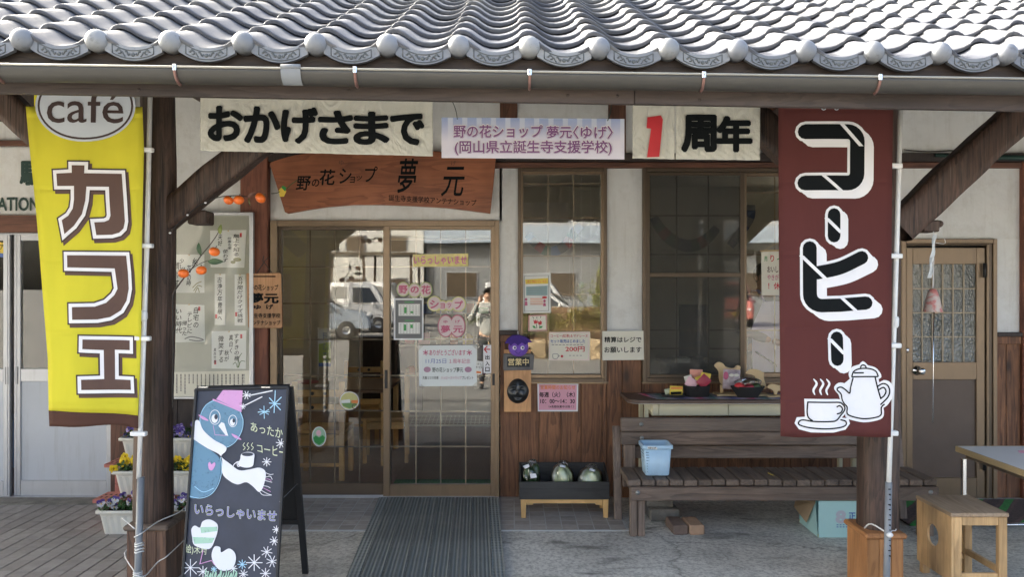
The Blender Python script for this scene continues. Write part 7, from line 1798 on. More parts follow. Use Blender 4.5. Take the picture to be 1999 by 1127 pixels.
persimmon(tw_, 358, 534, Yt - .02, .029, .1); persimmon(tw_, 393, 528, Yt - .02, .0285, -.1); persimmon(tw_, 418.5, 491.5, Yt - .02, .029, .3)
leaf(tw_, (430, 458), (432, 438), .014, Yt - .01, plain('olive_leaf', (.16, .19, .04), .5)); leaf(tw_, (392, 498), (388, 474), .015, Yt - .01); leaf(tw_, (406, 511), (437, 511), .020, Yt - .01)
gw = thing('persimmon_garland', 'string of persimmons looped from the left brace past the carved sign', 'garland', P(400, 396, 4.5))
Yg = 4.54
mb = MB(); mb.tube([P(*q, Yg) for q in smooth([(332, 455), (345, 440), (366, 420), (384, 404), (401, 396), (420, 387), (440, 383), (465, 382), (485, 384), (500, 379), (512, 380)], False, 4)], .0028, 6); part('wire', mb, 'black', gw)
for q in ((332, 455), (366, 420), (401, 396)): mb = MB(); mb.ell(P(*q, Yg - .005), .0075, .006, .0055, 8, 6); part('small_light', mb, 'whiteprint', gw)
persimmon(gw, 446, 391, Yg - .02, .027, .5); persimmon(gw, 466, 390.5, Yg - .025, .029, .1); persimmon(gw, 508.5, 386.5, Yg - .02, .030, .8)
leaf(gw, (483, 385), (500, 376), .012, Yg, plain('dry_leaf', (.15, .07, .05), .7)); leaf(gw, (486, 386), (489, 402), .006, Yg, 'calyx')
cord('dangling_cord', 'thin dark cord dangling down the right edge of the left post', [P(u, v, 4.57) for u, v in ((340, 570), (337, 600), (338, 680), (336.5, 760), (338, 800))], None, .003, 'black')
# ------------------------------------------------------------------ inside the shop
def chair(x, y, rot, lab, zf=.012, grp='pine chairs round the shop table'):
    c = thing('chair', lab, 'chair', (x, y, zf), grp); R = Matrix.Translation((x, y, zf)) @ Matrix.Rotation(rot, 4, 'Z')
    def b(n, x0, x1, y0, y1, z0, z1, m='pinez'): mb = MB(); mb.box(x0, x1, y0, y1, z0, z1, .003, R); part(n, mb, m, c)
    for sx in (-.225, .18): b('back_post', sx, sx + .045, -.22, -.185, 0, .85); b('front_leg', sx, sx + .045, .17, .205, 0, .42)
    b('seat', -.222, .222, -.183, .22, .40, .43, 'pine'); b('seat_rail', -.18, .18, -.218, -.198, .29, .40, 'pine')
    for z in (.60, .72):
        b('back_slat', -.18, .18, -.21, -.192, z, z + .06, 'pine')
        mb = MB()
        for sx in (-.05, .06): mb.cyl(R @ Vector((sx, -.214, z + .03)), R @ Vector((sx, -.188, z + .03)), .016, seg=12)
        part('slat_hole', mb, 'black', c)
    b('stretcher', -.18, .18, -.21, -.195, .12, .15, 'pine')
    b('side_rail', -.222, -.2, -.18, .17, .32, .39, 'pine'); b('side_rail', .2, .222, -.18, .17, .32, .39, 'pine')
    return c
chair(X_(622, 7.05), 7.24, 0, 'pine chair with its back to the left glass door, nearest the glass')
chair(X_(697, 8.62), 8.85, math.pi, 'pine chair on the far side of the shop table')
chair(X_(752, 7.9), 7.95, math.pi / 2 + .1, 'pine chair at the right end of the shop table')
tb = thing('dining_table', 'brown shop table behind the left sliding door', 'table', (-1.6, 8.0, .012))
mb = MB(); mb.box(-2.2, -1.15, 7.55, 8.5, .70, .73, .004); part('top', mb, plain('table_brown', (.16, .085, .05), .3), tb)
for x in (-2.15, -1.22):
    for y in (7.6, 8.4): mb = MB(); mb.box(x, x + .05, y, y + .05, .013, .699, .003); part('leg', mb, 'pinez', tb)
# table-top mini banner
mn = thing('mini_banner', 'small yellow-green table-top banner on the shop table', 'banner', (X_(632, 7.8), 7.8, .73))
pmn = YP(7.8)
mb = MB(); mb.box(X_(617, 7.8), X_(640, 7.8), 7.74, 7.86, .731, .745, .004); part('stand', mb, 'whiteprint', mn)
mb = MB(); mb.cyl(P(621, 742, 7.8), P(621, 640, 7.8), .005, seg=8); mb.cyl(P(619, 642, 7.8), P(646, 642, 7.8), .003, seg=6); part('pole', mb, 'whiteprint', mn)
flat('cloth', [((622, 643), (646, 643), (646, 715), (622, 715))], pmn, .005, plain('lime_cloth', (.42, .52, .12), .8), mn, thick=.001)
flat('cloth_panel', [((622, 643), (646, 643), (646, 668), (622, 672))], pmn, .007, 'paper', mn, thick=.001); flat('cloth_band', [((622, 709), (646, 709), (646, 716), (622, 716))], pmn, .007, 'blueprint', mn, thick=.001)
text('野の花', (630, 650, 638, 705), pmn, .010, 'blueprint', mn, vertical=True)
mb = MB(); mb.ell(P(600, 746, 7.7), .11, .08, .02, 14, 6); tag(part('red_cloth', mb, plain('folded_red_cloth', (.35, .10, .10), .8)), 'folded reddish cloth on the shop table', 'cloth')
# green mat and wire rack
mb = MB(); mb.box(-1.0, -.18, 6.68, 7.02, .013, .028, .004); tag(part('doorway_mat', mb, plain('green_turf', (.03, .17, .05), .95, var=.3, scale=60, bmp=.6)), 'green turf mat inside the right sliding door', 'mat')
rk = thing('wire_rack', 'low white wire grid rack on the floor behind the right door', 'rack', (-.5, 8.9, .012))
mb = MB()
for k in range(26): x = -1.25 + k * .045; mb.cyl((x, 8.6, .23), (x, 8.95, .27), .004, seg=5)
for k in range(7): y = 8.6 + k * .058; mb.cyl((-1.27, y, .232 + k * .0067), (-.1, y, .232 + k * .0067), .004, seg=5)
mb.cyl((-1.27, 8.6, .22), (-.1, 8.6, .22), .010, seg=8); part('grid', mb, 'papercream', rk)
for x in (-1.25, -.12):
    for y in (8.62, 8.93): mb = MB(); mb.cyl((x, y, .013), (x, y, .25), .008, seg=6); part('leg', mb, 'papercream', rk)
# shelves on the rear wall with goods
sh_r = thing('display_shelf', 'dark display shelf of small goods on the rear wall behind the right door', 'shelf', (-.6, 10.8, 0))
for z in (.5, .9, 1.3): mb = MB(); mb.box(-1.5, .2, 10.6, 10.98, z, z + .03, .003); part('shelf_board', mb, 'brownlam', sh_r)
for x in (-1.52, .2): mb = MB(); mb.box(x, x + .03, 10.6, 10.98, .013, 1.5, .003); part('side', mb, 'brownlam', sh_r)
cols = ['red', 'greenprint', 'yellowprint', 'blueprint', 'pink', 'paper', 'orange', 'cream']
for z in (.53, .93, 1.33):
    x = -1.4; cc_ = random.sample(cols, len(cols))
    while x < .1 and cc_:
        w = random.uniform(.13, .18); h = random.uniform(.07, .16)
        mb = MB(); m_ = cc_.pop()
        if random.random() < .5: mb.lathe([(0, 0), (w * .4, 0), (w * .42, h * .7), (w * .2, h * .9), (w * .2, h), (0, h)], (x + w / 2, 10.72, z), 12); lab_ = 'jar'
        else: mb.box(x, x + w * .8, 10.66, 10.74, z, z + h, .004); lab_ = 'packet'
        tag(part('shop_' + lab_, mb, m_), 'small %s %s on the %s board of the rear display shelf' % (m_.replace('print', '').replace('cream', 'ivory').replace('paper', 'white'), lab_, {.53: 'lowest', .93: 'middle', 1.33: 'top'}[z]), lab_, 'goods on the rear display shelf'); x += w + .03
# patchwork garlands in the windows
def swag(lab, ctrl, Y, w0, w1, cols_):
    g_ = thing('fabric_garland', lab, 'garland', P(*ctrl[0], Y), 'patchwork garlands in the windows'); pts = smooth(ctrl, False, 8); n_ = len(pts)
    k = 0; i = 0
    while i < n_ - 1:
        j = min(n_ - 1, i + 4); seg = pts[i:j + 1]
        def W(q): return w0 + (w1 - w0) * math.sin(math.pi * q / (n_ - 1))
        pol = []
        for idx in range(i, j + 1):
            a, b = Vector(pts[max(0, idx - 1)]), Vector(pts[min(n_ - 1, idx + 1)]); t = (b - a).normalized(); nn = Vector((-t.y, t.x)); pol.append((Vector(pts[idx]) + nn * W(idx) / 2, Vector(pts[idx]) - nn * W(idx) / 2))
        poly = [tuple(p[0]) for p in pol] + [tuple(p[1]) for p in pol[::-1]]
        flat('patch', [poly], YP(Y), .002 * (k % 2), cols_[k % len(cols_)], g_, thick=.004); i = j; k += 1
F_ = [plain('patch_navy', (.06, .08, .13), .9), plain('patch_green', (.08, .13, .10), .9), plain('patch_red', (.28, .07, .06), .9), plain('patch_grey', (.2, .2, .2), .9), plain('patch_blue', (.16, .22, .36), .9)]
swag('patchwork garland in the narrow window', [(1030, 458), (1048, 478), (1075, 492), (1105, 478), (1122, 452), (1145, 430)], 6.85, 14, 20, [F_[4], F_[3], F_[2], F_[1]])
swag('dark patchwork garland across the wide window, left sash', [(1276, 424), (1292, 450), (1318, 473), (1350, 480), (1378, 468), (1400, 445)], 6.85, 16, 24, [F_[0], F_[1], F_[2], F_[1], F_[0]])
swag('dark patchwork garland across the wide window, middle', [(1425, 480), (1445, 455), (1464, 425), (1466, 400)], 6.85, 16, 18, [F_[0], F_[3]])
# speaker, blackboard, sink, counter
mb = MB(); mb.lathe([(0, .02), (.05, .02), (.055, 0), (.10, -.002), (.10, .02), (0, .05)], P(1145, 444, 7.4), 18, (0, -1, 0)); mb.box(X_(1126, 7.4) - .02, X_(1168, 7.4), 7.42, 7.5, Z_(458, 7.4), Z_(428, 7.4)); tag(part('wall_speaker', mb, plain('beige_box', (.35, .33, .29), .6)), 'beige box with a round dark grille seen in the narrow window', 'speaker')
mb = MB(); a, b = P(1325, 700, 10.0), P(1384, 595, 10.0); mb.box(a.x, b.x, 9.98, 10.0, a.z, b.z, .003); o = part('blackboard_panel', mb, plain('navy_panel', (.025, .035, .07), .5)); tag(o, 'dark blue panel standing deep inside the wide window', 'panel')
cnr = thing('kitchen_counter', 'long kitchen counter inside the wide window', 'counter', (2.5, 8.2, .2))
mb = MB(); mb.box(1.45, 4.6, 7.7, 8.3, .93, .96, .004); part('worktop', mb, plain('counter_top', (.20, .19, .17), .3), cnr); mb = MB(); mb.box(1.5, 4.55, 7.75, 8.25, .201, .929, .004); part('cabinet', mb, plain('counter_body', (.10, .085, .075), .5), cnr)
mb = MB(); mb.box(X_(1323, 7.6), X_(1353, 7.6), 7.72, 7.9, .961, 1.01, .004); tag(part('white_case', mb, 'lightgrey'), 'pale plastic case on the kitchen counter in the wide window', 'case')
mb = MB(); mb.ell(P(1362, 704, 7.8), .07, .06, .045, 12, 8); tag(part('kettle', mb, 'grey'), 'rounded grey kettle beside the pale case on the kitchen counter', 'kettle')
# hanging spotlight rail near ceiling
tr_ = thing('spotlight_rail', 'ceiling rail with three dark spotlights at the top of the sliding doors', 'light fitting', P(690, 462, 7.6))
mb = MB(); mb.box(X_(555, 7.6), X_(955, 7.6), 7.58, 7.62, Z_(464, 7.6), Z_(460, 7.6)); part('rail', mb, 'papercream', tr_)
for u in (714, 729, 742): mb = MB(); mb.cyl(P(u, 458, 7.55), P(u - 3, 458, 7.4), .035, .042, 12); part('spotlight', mb, 'black', tr_)
wbox('back_room_door', -2.0, -1.2, 10.95, 10.99, .01, 2.1, 'darksiding')
wbox('wall_recess', -1.75, -.3, 10.97, 10.995, 1.0, 2.3, plain('olive_screen', (.15, .14, .10), .8))
# ------------------------------------------------------------------ people
def skinmesh(name, verts, edges, radii, mat, parent, sub=2, root=0):
    me = bpy.data.meshes.new(name); c = Vector(verts[0]); me.from_pydata([Vector(v) - c for v in verts], edges, [])
    o = bpy.data.objects.new(name, me); COL.objects.link(o); o.parent = parent; o.location = c - wloc(parent)
    o.modifiers.new('s', 'SKIN'); 
    for i, r in enumerate(radii): me.skin_vertices[0].data[i].radius = (r, r) if not isinstance(r, tuple) else r
    me.skin_vertices[0].data[root].use_root = True
    m = o.modifiers.new('b', 'SUBSURF'); m.levels = sub; m.render_levels = sub
    dg = bpy.context.evaluated_depsgraph_get(); me2 = bpy.data.meshes.new_from_object(o.evaluated_get(dg)); o.modifiers.clear(); o.data = me2; me2.name = name
    for p in me2.polygons: p.use_smooth = True
    me2.materials.clear(); me2.materials.append(M[mat] if isinstance(mat, str) else mat); return o
def person(lab, base, face, arms, coat, legs, apron=None, h=1.65, hairlen=0):
    """base: feet; face: yaw (0 looks towards -Y); arms: ((elbow),(wrist)) for right(-x) and left(+x) in local metres at height 1.65"""
    p = thing('person', lab, 'person', base); s = h / 1.65; R = Matrix.Rotation(face, 3, 'Z')
    def L(x, y, z): return Vector(base) + R @ Vector((x * s, y * s, z * s))
    head = 1.52
    # one body: legs, torso, neck, head, arms, hands
    V = [L(0, 0, .90), L(0, 0, 1.08), L(0, .01, 1.25), L(0, .02, 1.36), L(0, .01, 1.43), L(0, -.005, 1.50), L(0, -.01, 1.57)]
    E_ = [(0, 1), (1, 2), (2, 3), (3, 4), (4, 5), (5, 6)]; Rd = [(.13 * s, .10 * s), (.115 * s, .085 * s), (.125 * s, .09 * s), (.10 * s, .07 * s), .048 * s, (.072 * s, .085 * s), (.068 * s, .082 * s)]
    lv = {}
    for sd_2, (el, wr) in zip((-1, 1), arms):
        n0 = len(V); V += [L(sd_2 * .09, 0, .84), L(sd_2 * .10, -.01, .47), L(sd_2 * .10, .02, .08), L(sd_2 * .11, -.12, .035)]; E_ += [(0, n0), (n0, n0 + 1), (n0 + 1, n0 + 2), (n0 + 2, n0 + 3)]; Rd += [.085 * s, .052 * s, .036 * s, .034 * s]
        n1 = len(V); w_1 = Vector(wr); V += [L(sd_2 * .17, .02, 1.34), L(*el), L(*wr)]; E_ += [(3, n1), (n1, n1 + 1), (n1 + 1, n1 + 2)]; Rd += [.052 * s, .038 * s, .025 * s]; lv[sd_2] = n1
    skinmesh('body', V, E_, Rd, 'skin', p)
    # hands: palm and five fingers
    for sd_2, (el, wr) in zip((-1, 1), arms):
        d = (Vector(wr) - Vector(el)).normalized(); side = Vector((1, 0, 0)) - d * d.x; side = side.normalized() if side.length > .1 else Vector((0, 0, 1)); up = d.cross(side)
        W = Vector(wr); hv = [W, W + d * .04, W + d * .075]; he = [(0, 1), (1, 2)]; hr = [.022, (.034), .030]
        for k in range(4):
            b0 = len(hv); o_ = side * (.024 - .016 * k); ln = (.062, .072, .067, .052)[k]
            hv += [W + d * .085 + o_, W + d * (.085 + ln * .5) + o_ - up * .008, W + d * (.085 + ln * .85) + o_ - up * .024]; he += [(2, b0), (b0, b0 + 1), (b0 + 1, b0 + 2)]; hr += [.0095, .0085, .0075]
        b0 = len(hv); hv += [W + d * .045 + side * .036 * sd_2 * -1, W + d * .08 + side * .05 * sd_2 * -1 - up * .01]; he += [(1, b0), (b0, b0 + 1)]; hr += [.011, .009]
        skinmesh('hand', [L(*v) for v in hv], he, [r_1 * s for r_1 in hr], 'skin', p, 1)
    # clothing
    V = [L(0, 0, .80), L(0, 0, 1.08), L(0, .01, 1.25), L(0, .02, 1.36), L(0, .015, 1.40)]; E_ = [(0, 1), (1, 2), (2, 3), (3, 4)]; Rd = [(.175 * s, .14 * s), (.14 * s, .11 * s), (.15 * s, .115 * s), (.125 * s, .09 * s), .062 * s]
    for sd_2, (el, wr) in zip((-1, 1), arms):
        n1 = len(V); e, w_1 = Vector(el), Vector(wr); V += [L(sd_2 * .17, .02, 1.345), L(*el), L(*(e.lerp(w_1, .92)))]; E_ += [(3, n1), (n1, n1 + 1), (n1 + 1, n1 + 2)]; Rd += [.068 * s, .053 * s, .038 * s]
    skinmesh('top', V, E_, Rd, coat, p)
    V = [L(0, 0, .95)]; E_ = []; Rd = [(.155 * s, .12 * s)]
    for sd_2 in (-1, 1): n0 = len(V); V += [L(sd_2 * .09, 0, .82), L(sd_2 * .10, -.01, .47), L(sd_2 * .10, .02, .09)]; E_ += [(0, n0), (n0, n0 + 1), (n0 + 1, n0 + 2)]; Rd += [.10 * s, .066 * s, .055 * s]
    skinmesh('trousers', V, E_, Rd, legs, p)
    for sd_2 in (-1, 1): mb = MB(); mb.ell(L(sd_2 * .11, -.07, .04), .045 * s, .12 * s, .045 * s, 12, 8, R); part('shoe', mb, 'black', p)
    mb = MB(); mb.ell(L(0, .015, 1.565), .082 * s, .098 * s, .098 * s, 16, 12, R)
    bmesh.ops.bisect_plane(mb.bm, geom=mb.bm.verts[:] + mb.bm.edges[:] + mb.bm.faces[:], plane_co=L(0, -.035, 1.56), plane_no=R @ Vector((0, -1, -.45)), clear_outer=True); part('hair', mb, 'hair', p)
    mb = MB()
    for sx in (-.028, .028): mb.ell(L(sx, -.088, 1.545), .009 * s, .005 * s, .006 * s, 8, 6)
    mb.ell(L(0, -.092, 1.495), .020 * s, .004, .004, 8, 5); part('features', mb, 'hair', p)
    mb = MB(); mb.ell(L(0, -.092, 1.52), .010 * s, .014 * s, .016 * s, 8, 6)
    for sx in (-.075, .075): mb.ell(L(sx, 0, 1.53), .008, .016, .024, 8, 6)
    part('nose_and_ears', mb, 'skin', p)
    if apron:
        mb = MB()
        def ap(a, b):
            z = 1.33 - .66 * b; w = .10 + .10 * min(1, b * 3); x = (a - .5) * 2 * w; yy = -.135 - .02 * b + .5 * x * x * (1.5) ; return L(x, yy + .006 * math.sin(a * 14) * b, z)
        mb.grid(ap, 16, 20); part('apron', mb, apron, p)
        mb = MB()
        for sx in (-1, 1): mb.tube([L(sx * .09, -.135, 1.32), L(sx * .10, -.06, 1.42), L(sx * .08, .06, 1.42), L(sx * .03, .13, 1.2)], .012 * s, 6)
        part('apron_strap', mb, apron, p)
    return p
person('shop worker in grey top and lavender apron standing inside the wide window', (X_(1492, 7.25), 7.25, .20), .30, ((Vector((-.25, .0, 1.08)), Vector((-.08, -.22, 1.0))), (Vector((.25, .0, 1.08)), Vector((.06, -.24, 1.02)))), 'greytop', 'denim', 'apron', 1.68)
pp_ = person('photographer in a pale jacket raising a phone, seen only reflected in the right door', (-.40, -.55, .0), math.pi, ((Vector((-.26, -.14, 1.25)), Vector((-.10, -.26, 1.48))), (Vector((.30, -.10, 1.12)), Vector((.14, -.24, 1.42)))), 'whitejacket', 'denim', None, 1.66)
mb = MB(); mb.box(-.36, -.21, -.245, -.235, 1.50, 1.585, .003); tag(part('phone', mb, 'black'), 'dark phone held up by the photographer', 'phone')

# ------------------------------------------------------------------ across the street (seen in the glass)
def car(lab, x, y, rot, col, kind='hatch', grp='vehicles parked across the street'):
    c = thing('parked_' + ('van' if kind == 'van' else 'truck' if kind == 'truck' else 'car'), lab, 'van' if kind == 'van' else 'truck' if kind == 'truck' else 'car', (x, y, 0), grp); R = Matrix.Translation((x, y, 0)) @ Matrix.Rotation(rot, 4, 'Z')
    m = plain('paint_' + col[0], col[1], .25, coat=1.0, var=.02)
    gl = plain('car_glass', (.02, .025, .03), .05, spec=1.0, var=.02)
    if kind == 'hatch': prof_ = [(-2.0, .35), (-2.02, .75), (-1.95, .98), (-1.7, 1.05), (-1.35, 1.45), (-.8, 1.54), (.0, 1.53), (.45, 1.42), (1.05, 1.02), (1.75, .86), (1.98, .66), (2.02, .35)]; belt = 1.0; W_ = .85
    else: prof_ = [(-1.75, .35), (-1.78, .9), (-1.72, 1.2), (-1.62, 1.72), (-1.4, 1.86), (.7, 1.86), (.98, 1.78), (1.38, 1.18), (1.68, 1.02), (1.76, .7), (1.76, .35)]; belt = 1.12; W_ = .74
    if kind == 'truck': prof_ = [(.1, .35), (.1, 1.76), (.3, 1.80), (.95, 1.78), (1.42, 1.1), (1.66, .98), (1.72, .6), (1.72, .35)]
    mb = MB(); pr = smooth(prof_, False, 4)
    ws = [(-1, .93, .0), (-1, 1.0, .0), (0, 1, 0), (1, 1, 0), (1, .93, 0)]
    def wid(z): return W_ * (1 - .17 * max(0, (z - belt)) / .6)
    rings = []
    for f_ in (-1.0, -.96, -.8, .8, .96, 1.0):
        k = .965 if abs(f_) == 1 else 1.0
        rings.append([R @ Vector((px * (k if abs(f_) == 1 else 1), f_ * wid(pz), .35 + (pz - .35) * (k + .0 if abs(f_) == 1 else 1))) for px, pz in pr])
    V = [[mb.bm.verts.new(p) for p in r] for r in rings]; n_ = len(pr)
    for A, B in zip(V, V[1:]):
        for k in range(n_): f = mb.bm.faces.new((A[k], A[(k + 1) % n_], B[(k + 1) % n_], B[k])); f.smooth = True
    mb.bm.faces.new(V[0]); mb.bm.faces.new(V[-1][::-1]); part('body', mb, m, c)
    # side windows
    if kind == 'hatch': wins = [[(-1.45, 1.04), (-1.2, 1.40), (-.75, 1.46), (-.42, 1.46), (-.42, 1.03)], [(-.36, 1.03), (-.36, 1.46), (.05, 1.45), (.42, 1.34), (.86, 1.02)]]
    elif kind == 'van': wins = [[(-1.55, 1.2), (-1.48, 1.68), (-.6, 1.70), (-.6, 1.2)], [(-.54, 1.2), (-.54, 1.70), (.3, 1.70), (.3, 1.18)], [(.36, 1.18), (.36, 1.70), (.66, 1.70), (.88, 1.62), (1.16, 1.2)]]
    else: wins = [[(.22, 1.12), (.22, 1.66), (.85, 1.64), (1.15, 1.14)]]
    for sd_2 in (-1, 1):
        for w_1 in wins:
            mb = MB(); mb.prism([R @ Vector((a, sd_2 * (wid(b) + .004), b)) for a, b in w_1], R.to_3x3() @ Vector((0, sd_2 * .004, 0))); part('side_window', mb, gl, c)
    # windscreens: inset in the profile
    xs = {'hatch': ((.52, 1.40), (1.0, 1.06)), 'van': ((1.0, 1.74), (1.36, 1.21)), 'truck': ((.99, 1.72), (1.40, 1.14))}[kind]
    for (pa, pb_) in (xs,):
        d = Vector((pb_[0] - pa[0], 0, pb_[1] - pa[1])); nrm = Vector((-d.z, 0, d.x)).normalized() * (1 if -d.z > 0 else -1)
        q = [R @ (Vector((p_[0], s_ * wid(p_[1]) * .88, p_[1])) + nrm * .045) for p_, s_ in ((pa, -1), (pa, 1), (pb_, 1), (pb_, -1))]
        mb = MB(); mb.prism(q, R.to_3x3() @ (-nrm * .04)); part('windscreen', mb, gl, c)
    wx = (-1.25, 1.25) if kind == 'hatch' else (-1.12, 1.15)
    for px in wx:
        for sd_2 in (-1, 1):
            cc = R @ Vector((px, sd_2 * (W_ - .09), .30)); ax = R.to_3x3() @ Vector((0, sd_2, 0))
            mb = MB(); mb.lathe([(.12, .10), (.18, .115), (.27, .11), (.30, .08), (.30, -.08), (.0, -.09)], cc, 28, ax); w_1 = part('wheel', mb, 'rubber', c)
            mb = MB(); mb.lathe([(0, .09), (.05, .10), (.17, .105), (.185, .118), (.185, .08)], cc, 20, ax)
            for k in range(5):
                an = k * 2 * math.pi / 5
            part('rim', mb, 'chrome', w_1)
            mb = MB(); mb.lathe([(.34, -.02), (.345, .087), (.36, .092), (.30, .02)], cc, 28, ax) ; part('wheel_arch', mb, 'rubber', c)
    fx_ = 2.0 if kind == 'hatch' else 1.74
    for sd_2 in (-1, 1):
        mb = MB(); mb.ell(R @ Vector((fx_ - .10, sd_2 * W_ * .76, .74)), .14, .17, .085, 12, 8, R.to_3x3()); part('headlight', mb, plain('lamp_glass', (.6, .62, .64), .1, var=.02), c)
        mb = MB(); mb.ell(R @ Vector((.95 if kind != 'hatch' else .75, sd_2 * (W_ + .09), 1.06)), .06, .10, .07, 10, 6, R.to_3x3()); part('mirror', mb, m, c)
    mb = MB(); mb.box(fx_ - .02, fx_ + .03, -.17, .17, .48, .62, .004, R); part('number_plate', mb, 'yellowprint' if kind != 'hatch' else 'whiteprint', c)
    mb = MB(); mb.box(fx_ - .03, fx_ + .028, -.45, .45, .64, .74, .01, R); part('grille', mb, 'black', c)
    if kind == 'truck':
        mb = MB(); mb.box(-1.7, .04, -.72, .72, .60, .66, .01, R); mb.box(-1.7, .04, -.72, -.69, .66, .98, .004, R); mb.box(-1.7, .04, .69, .72, .66, .98, .004, R); mb.box(-1.7, -1.67, -.69, .69, .66, .98, .004, R); part('cargo_bed', mb, m, c)
        mb = MB()
        for s_ in (-.66, .66): mb.tube([R @ Vector((.0, s_, .98)), R @ Vector((.0, s_, 1.98))], .018, 6)
        mb.tube([R @ Vector((0, -.66, 1.98)), R @ Vector((0, .66, 1.98))], .018, 6); part('rack', mb, 'grey', c)
    return c
WHT = ('white', (.58, .59, .61)); SLV = ('silver_blue', (.30, .35, .42))
car('silver blue hatchback parked across the street, nearest the left sliding door', -6.6, -13.5, -.12, SLV)
car('white kei truck with a rack, behind the silver blue hatchback', -6.2, -17.3, -.25, WHT, 'truck')
car('white minivan parked across the street behind the truck', -6.0, -21.5, .2, WHT, 'van')
car('white van parked across the street opposite the narrow window', .6, -19.2, .0, WHT, 'van')
car('silver hatchback parked across the street opposite the narrow window', .9, -14.6, .1, ('silver', (.6, .61, .62)))
car('red minivan parked across the street opposite the wide window', 9.5, -22.5, math.pi * .55, ('red', (.42, .13, .11)), 'van')
# white building with carport
def hbox(n_, x0, x1, y0, y1, z0, z1, m, par, lab=None): mb = MB(); mb.box(x0, x1, y0, y1, z0, z1); return part(n_, mb, m, par, lab)
wb_ = thing('white_building', 'tall white rendered building across the street', 'building', (-10, -36, 0))
hbox('wall', -18, -5.3, -44, -36, 0, 9, plain('bright_render', (.55, .545, .52), .8), wb_); hbox('roof_edge', -18.3, -5.0, -44.3, -35.7, 9, 9.3, 'grey', wb_)
for x in (-16, -13, -10, -7.5):
    for z in (1.0, 3.6, 6.2): f_ = hbox('window', x, x + 1.2, -36.0, -35.95, z, z + 1.2, 'grey', wb_); hbox('pane', x + .08, x + 1.12, -35.95, -35.93, z + .08, z + 1.12, 'bronzed', f_)
lb = thing('long_low_building', 'long grey building with a pale blue eave band across the street', 'building', (3, -36, 0))
hbox('wall', -5.2, 26, -42, -36.4, 0, 4.3, plain('grey_cladding', (.22, .23, .24), .7, var=.1), lb); hbox('eave_band', -5.2, 26, -42, -35.6, 4.3, 5.3, plain('pale_blue_band', (.36, .43, .52), .6), lb); hbox('upper_wall', -5.2, 26, -42, -37.5, 5.3, 8, plain('pale_upper_wall', (.4, .4, .4), .8), lb)
for x in range(-4, 25, 3): f_ = hbox('window', x, x + 1.9, -36.4, -36.35, 1.0, 2.6, 'silver', lb); hbox('pane', x + .07, x + 1.83, -36.35, -36.33, 1.07, 2.53, 'bronzed', f_)
cp = thing('carport', 'open carport with brown posts in front of the white building', 'carport', (-8, -30, 0))
for x in (-10.0, -7.6, -5.2):
    for y in (-32, -28.5): hbox('post', x, x + .12, y, y + .12, 0, 3.3, 'bronzed', cp)
hbox('roof', -10.3, -4.8, -32.3, -28.2, 3.3, 3.42, 'bronzed', cp)
for k in range(6): hbox('roof_panel', -10.2 + k * .9, -9.45 + k * .9, -32.2, -28.3, 3.43, 3.46, 'lightgrey', cp)
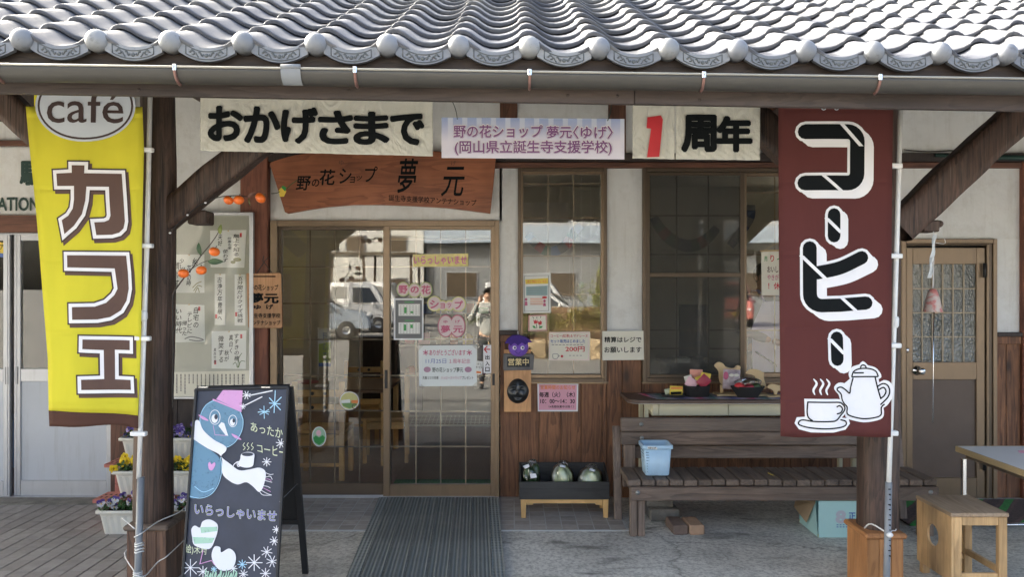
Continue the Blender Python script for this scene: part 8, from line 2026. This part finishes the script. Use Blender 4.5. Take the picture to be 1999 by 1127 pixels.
# stone planting bed and shrubs opposite the narrow window
bd = thing('stone_planting_bed', 'planting bed edged with rough tan stones across the forecourt', 'planter', (2.2, -6.6, 0))
hbox('earth', -.6, 3.6, -7.6, -6.3, -.1, .30, 'soil', bd)
rnd = random.Random(8); x = -.6; ms = plain('tan_rock', (.42, .32, .20), .9, var=.3, scale=6, bmp=.8)
while x < 3.5:
    w = rnd.uniform(.35, .6); mb = MB(); mb.obox((x + w / 2, -6.15, .2), (w - .04, .34, rnd.uniform(.42, .5)), (rnd.uniform(-.05, .05), rnd.uniform(-.06, .06), rnd.uniform(-.1, .1)), .05)
    bmesh.ops.subdivide_edges(mb.bm, edges=mb.bm.edges[:], cuts=2, use_grid_fill=True)
    for v in mb.bm.verts: v.co += Vector([rnd.uniform(-1, 1) * .018 for _ in range(3)])
    part('stone', mb, ms, bd); x += w
def foliage(n_, c, rx, ry, rz, cnt_, sz, m, parent, seed):
    rnd = random.Random(seed); V, Fc = [], []
    cl = [(Vector((rnd.gauss(0, .5) * rx, rnd.gauss(0, .5) * ry, rnd.uniform(-.9, 1) * rz)), rnd.uniform(.25, .5)) for _ in range(26)]
    for k in range(cnt_):
        q, r = rnd.choice(cl); d = Vector((rnd.gauss(0, 1), rnd.gauss(0, 1), rnd.gauss(0, 1))).normalized() * rnd.uniform(.4, 1) * r
        p = Vector(c) + q + Vector((d.x * rx, d.y * ry, d.z * rz)); R = Matrix.Rotation(rnd.uniform(0, 6.28), 3, 'Z') @ Matrix.Rotation(rnd.uniform(-1.3, 1.3), 3, 'X'); s = sz * rnd.uniform(.6, 1.4); n0 = len(V)
        V += [p + R @ Vector(t) * s for t in ((0, 0, 0), (.35, .5, .06), (0, 1, 0), (-.35, .5, .06))]; Fc.append([n0, n0 + 1, n0 + 2, n0 + 3])
    me = bpy.data.meshes.new(n_); me.from_pydata([v - Vector(c) for v in V], [], Fc); return part(n_, me, m, parent, kind='stuff' if parent else None, org=c)
for lab, x, y, h_, rx, cl_m, sd_2 in (('taller yellow-green shrub at the right of the stone bed', 2.25, -6.9, 1.9, .42, plain('yellowgreen_leaf', (.22, .24, .05), .6, var=.4), 1), ('low dark hedge plant at the left of the stone bed', .5, -6.9, .75, .8, plain('hedge_leaf', (.10, .13, .03), .6, var=.4), 2), ('low yellowing hedge plant in the middle of the stone bed', 1.7, -6.8, .8, .9, plain('yellow_hedge_leaf', (.24, .20, .04), .6, var=.4), 3), ('low dark hedge plant at the far right of the stone bed', 3.0, -7.0, .9, .7, plain('hedge_leaf', (.10, .13, .03), .6, var=.4), 4)):
    s_ = thing('shrub', lab, 'shrub', (x, y, .3), 'shrubs in the stone bed')
    mb = MB(); mb.tube([(x, y, .2), (x + .03, y, .3 + h_ * .4), (x - .02, y, .3 + h_ * .8)], [.03, .02, .008], 7); part('stem', mb, 'twig', s_)
    foliage('leaves', (x, y, .3 + h_ * .55), rx, .4, h_ * .45, 2600, .06, cl_m, s_, sd_2)
hbox('low_brown_fence', -.5, 3.6, -8.0, -7.9, 0, 1.15, plain('brown_fence_panel', (.22, .13, .07), .7), thing('fence', 'low brown panel fence behind the stone planting bed', 'fence', (4, -8, 0)))
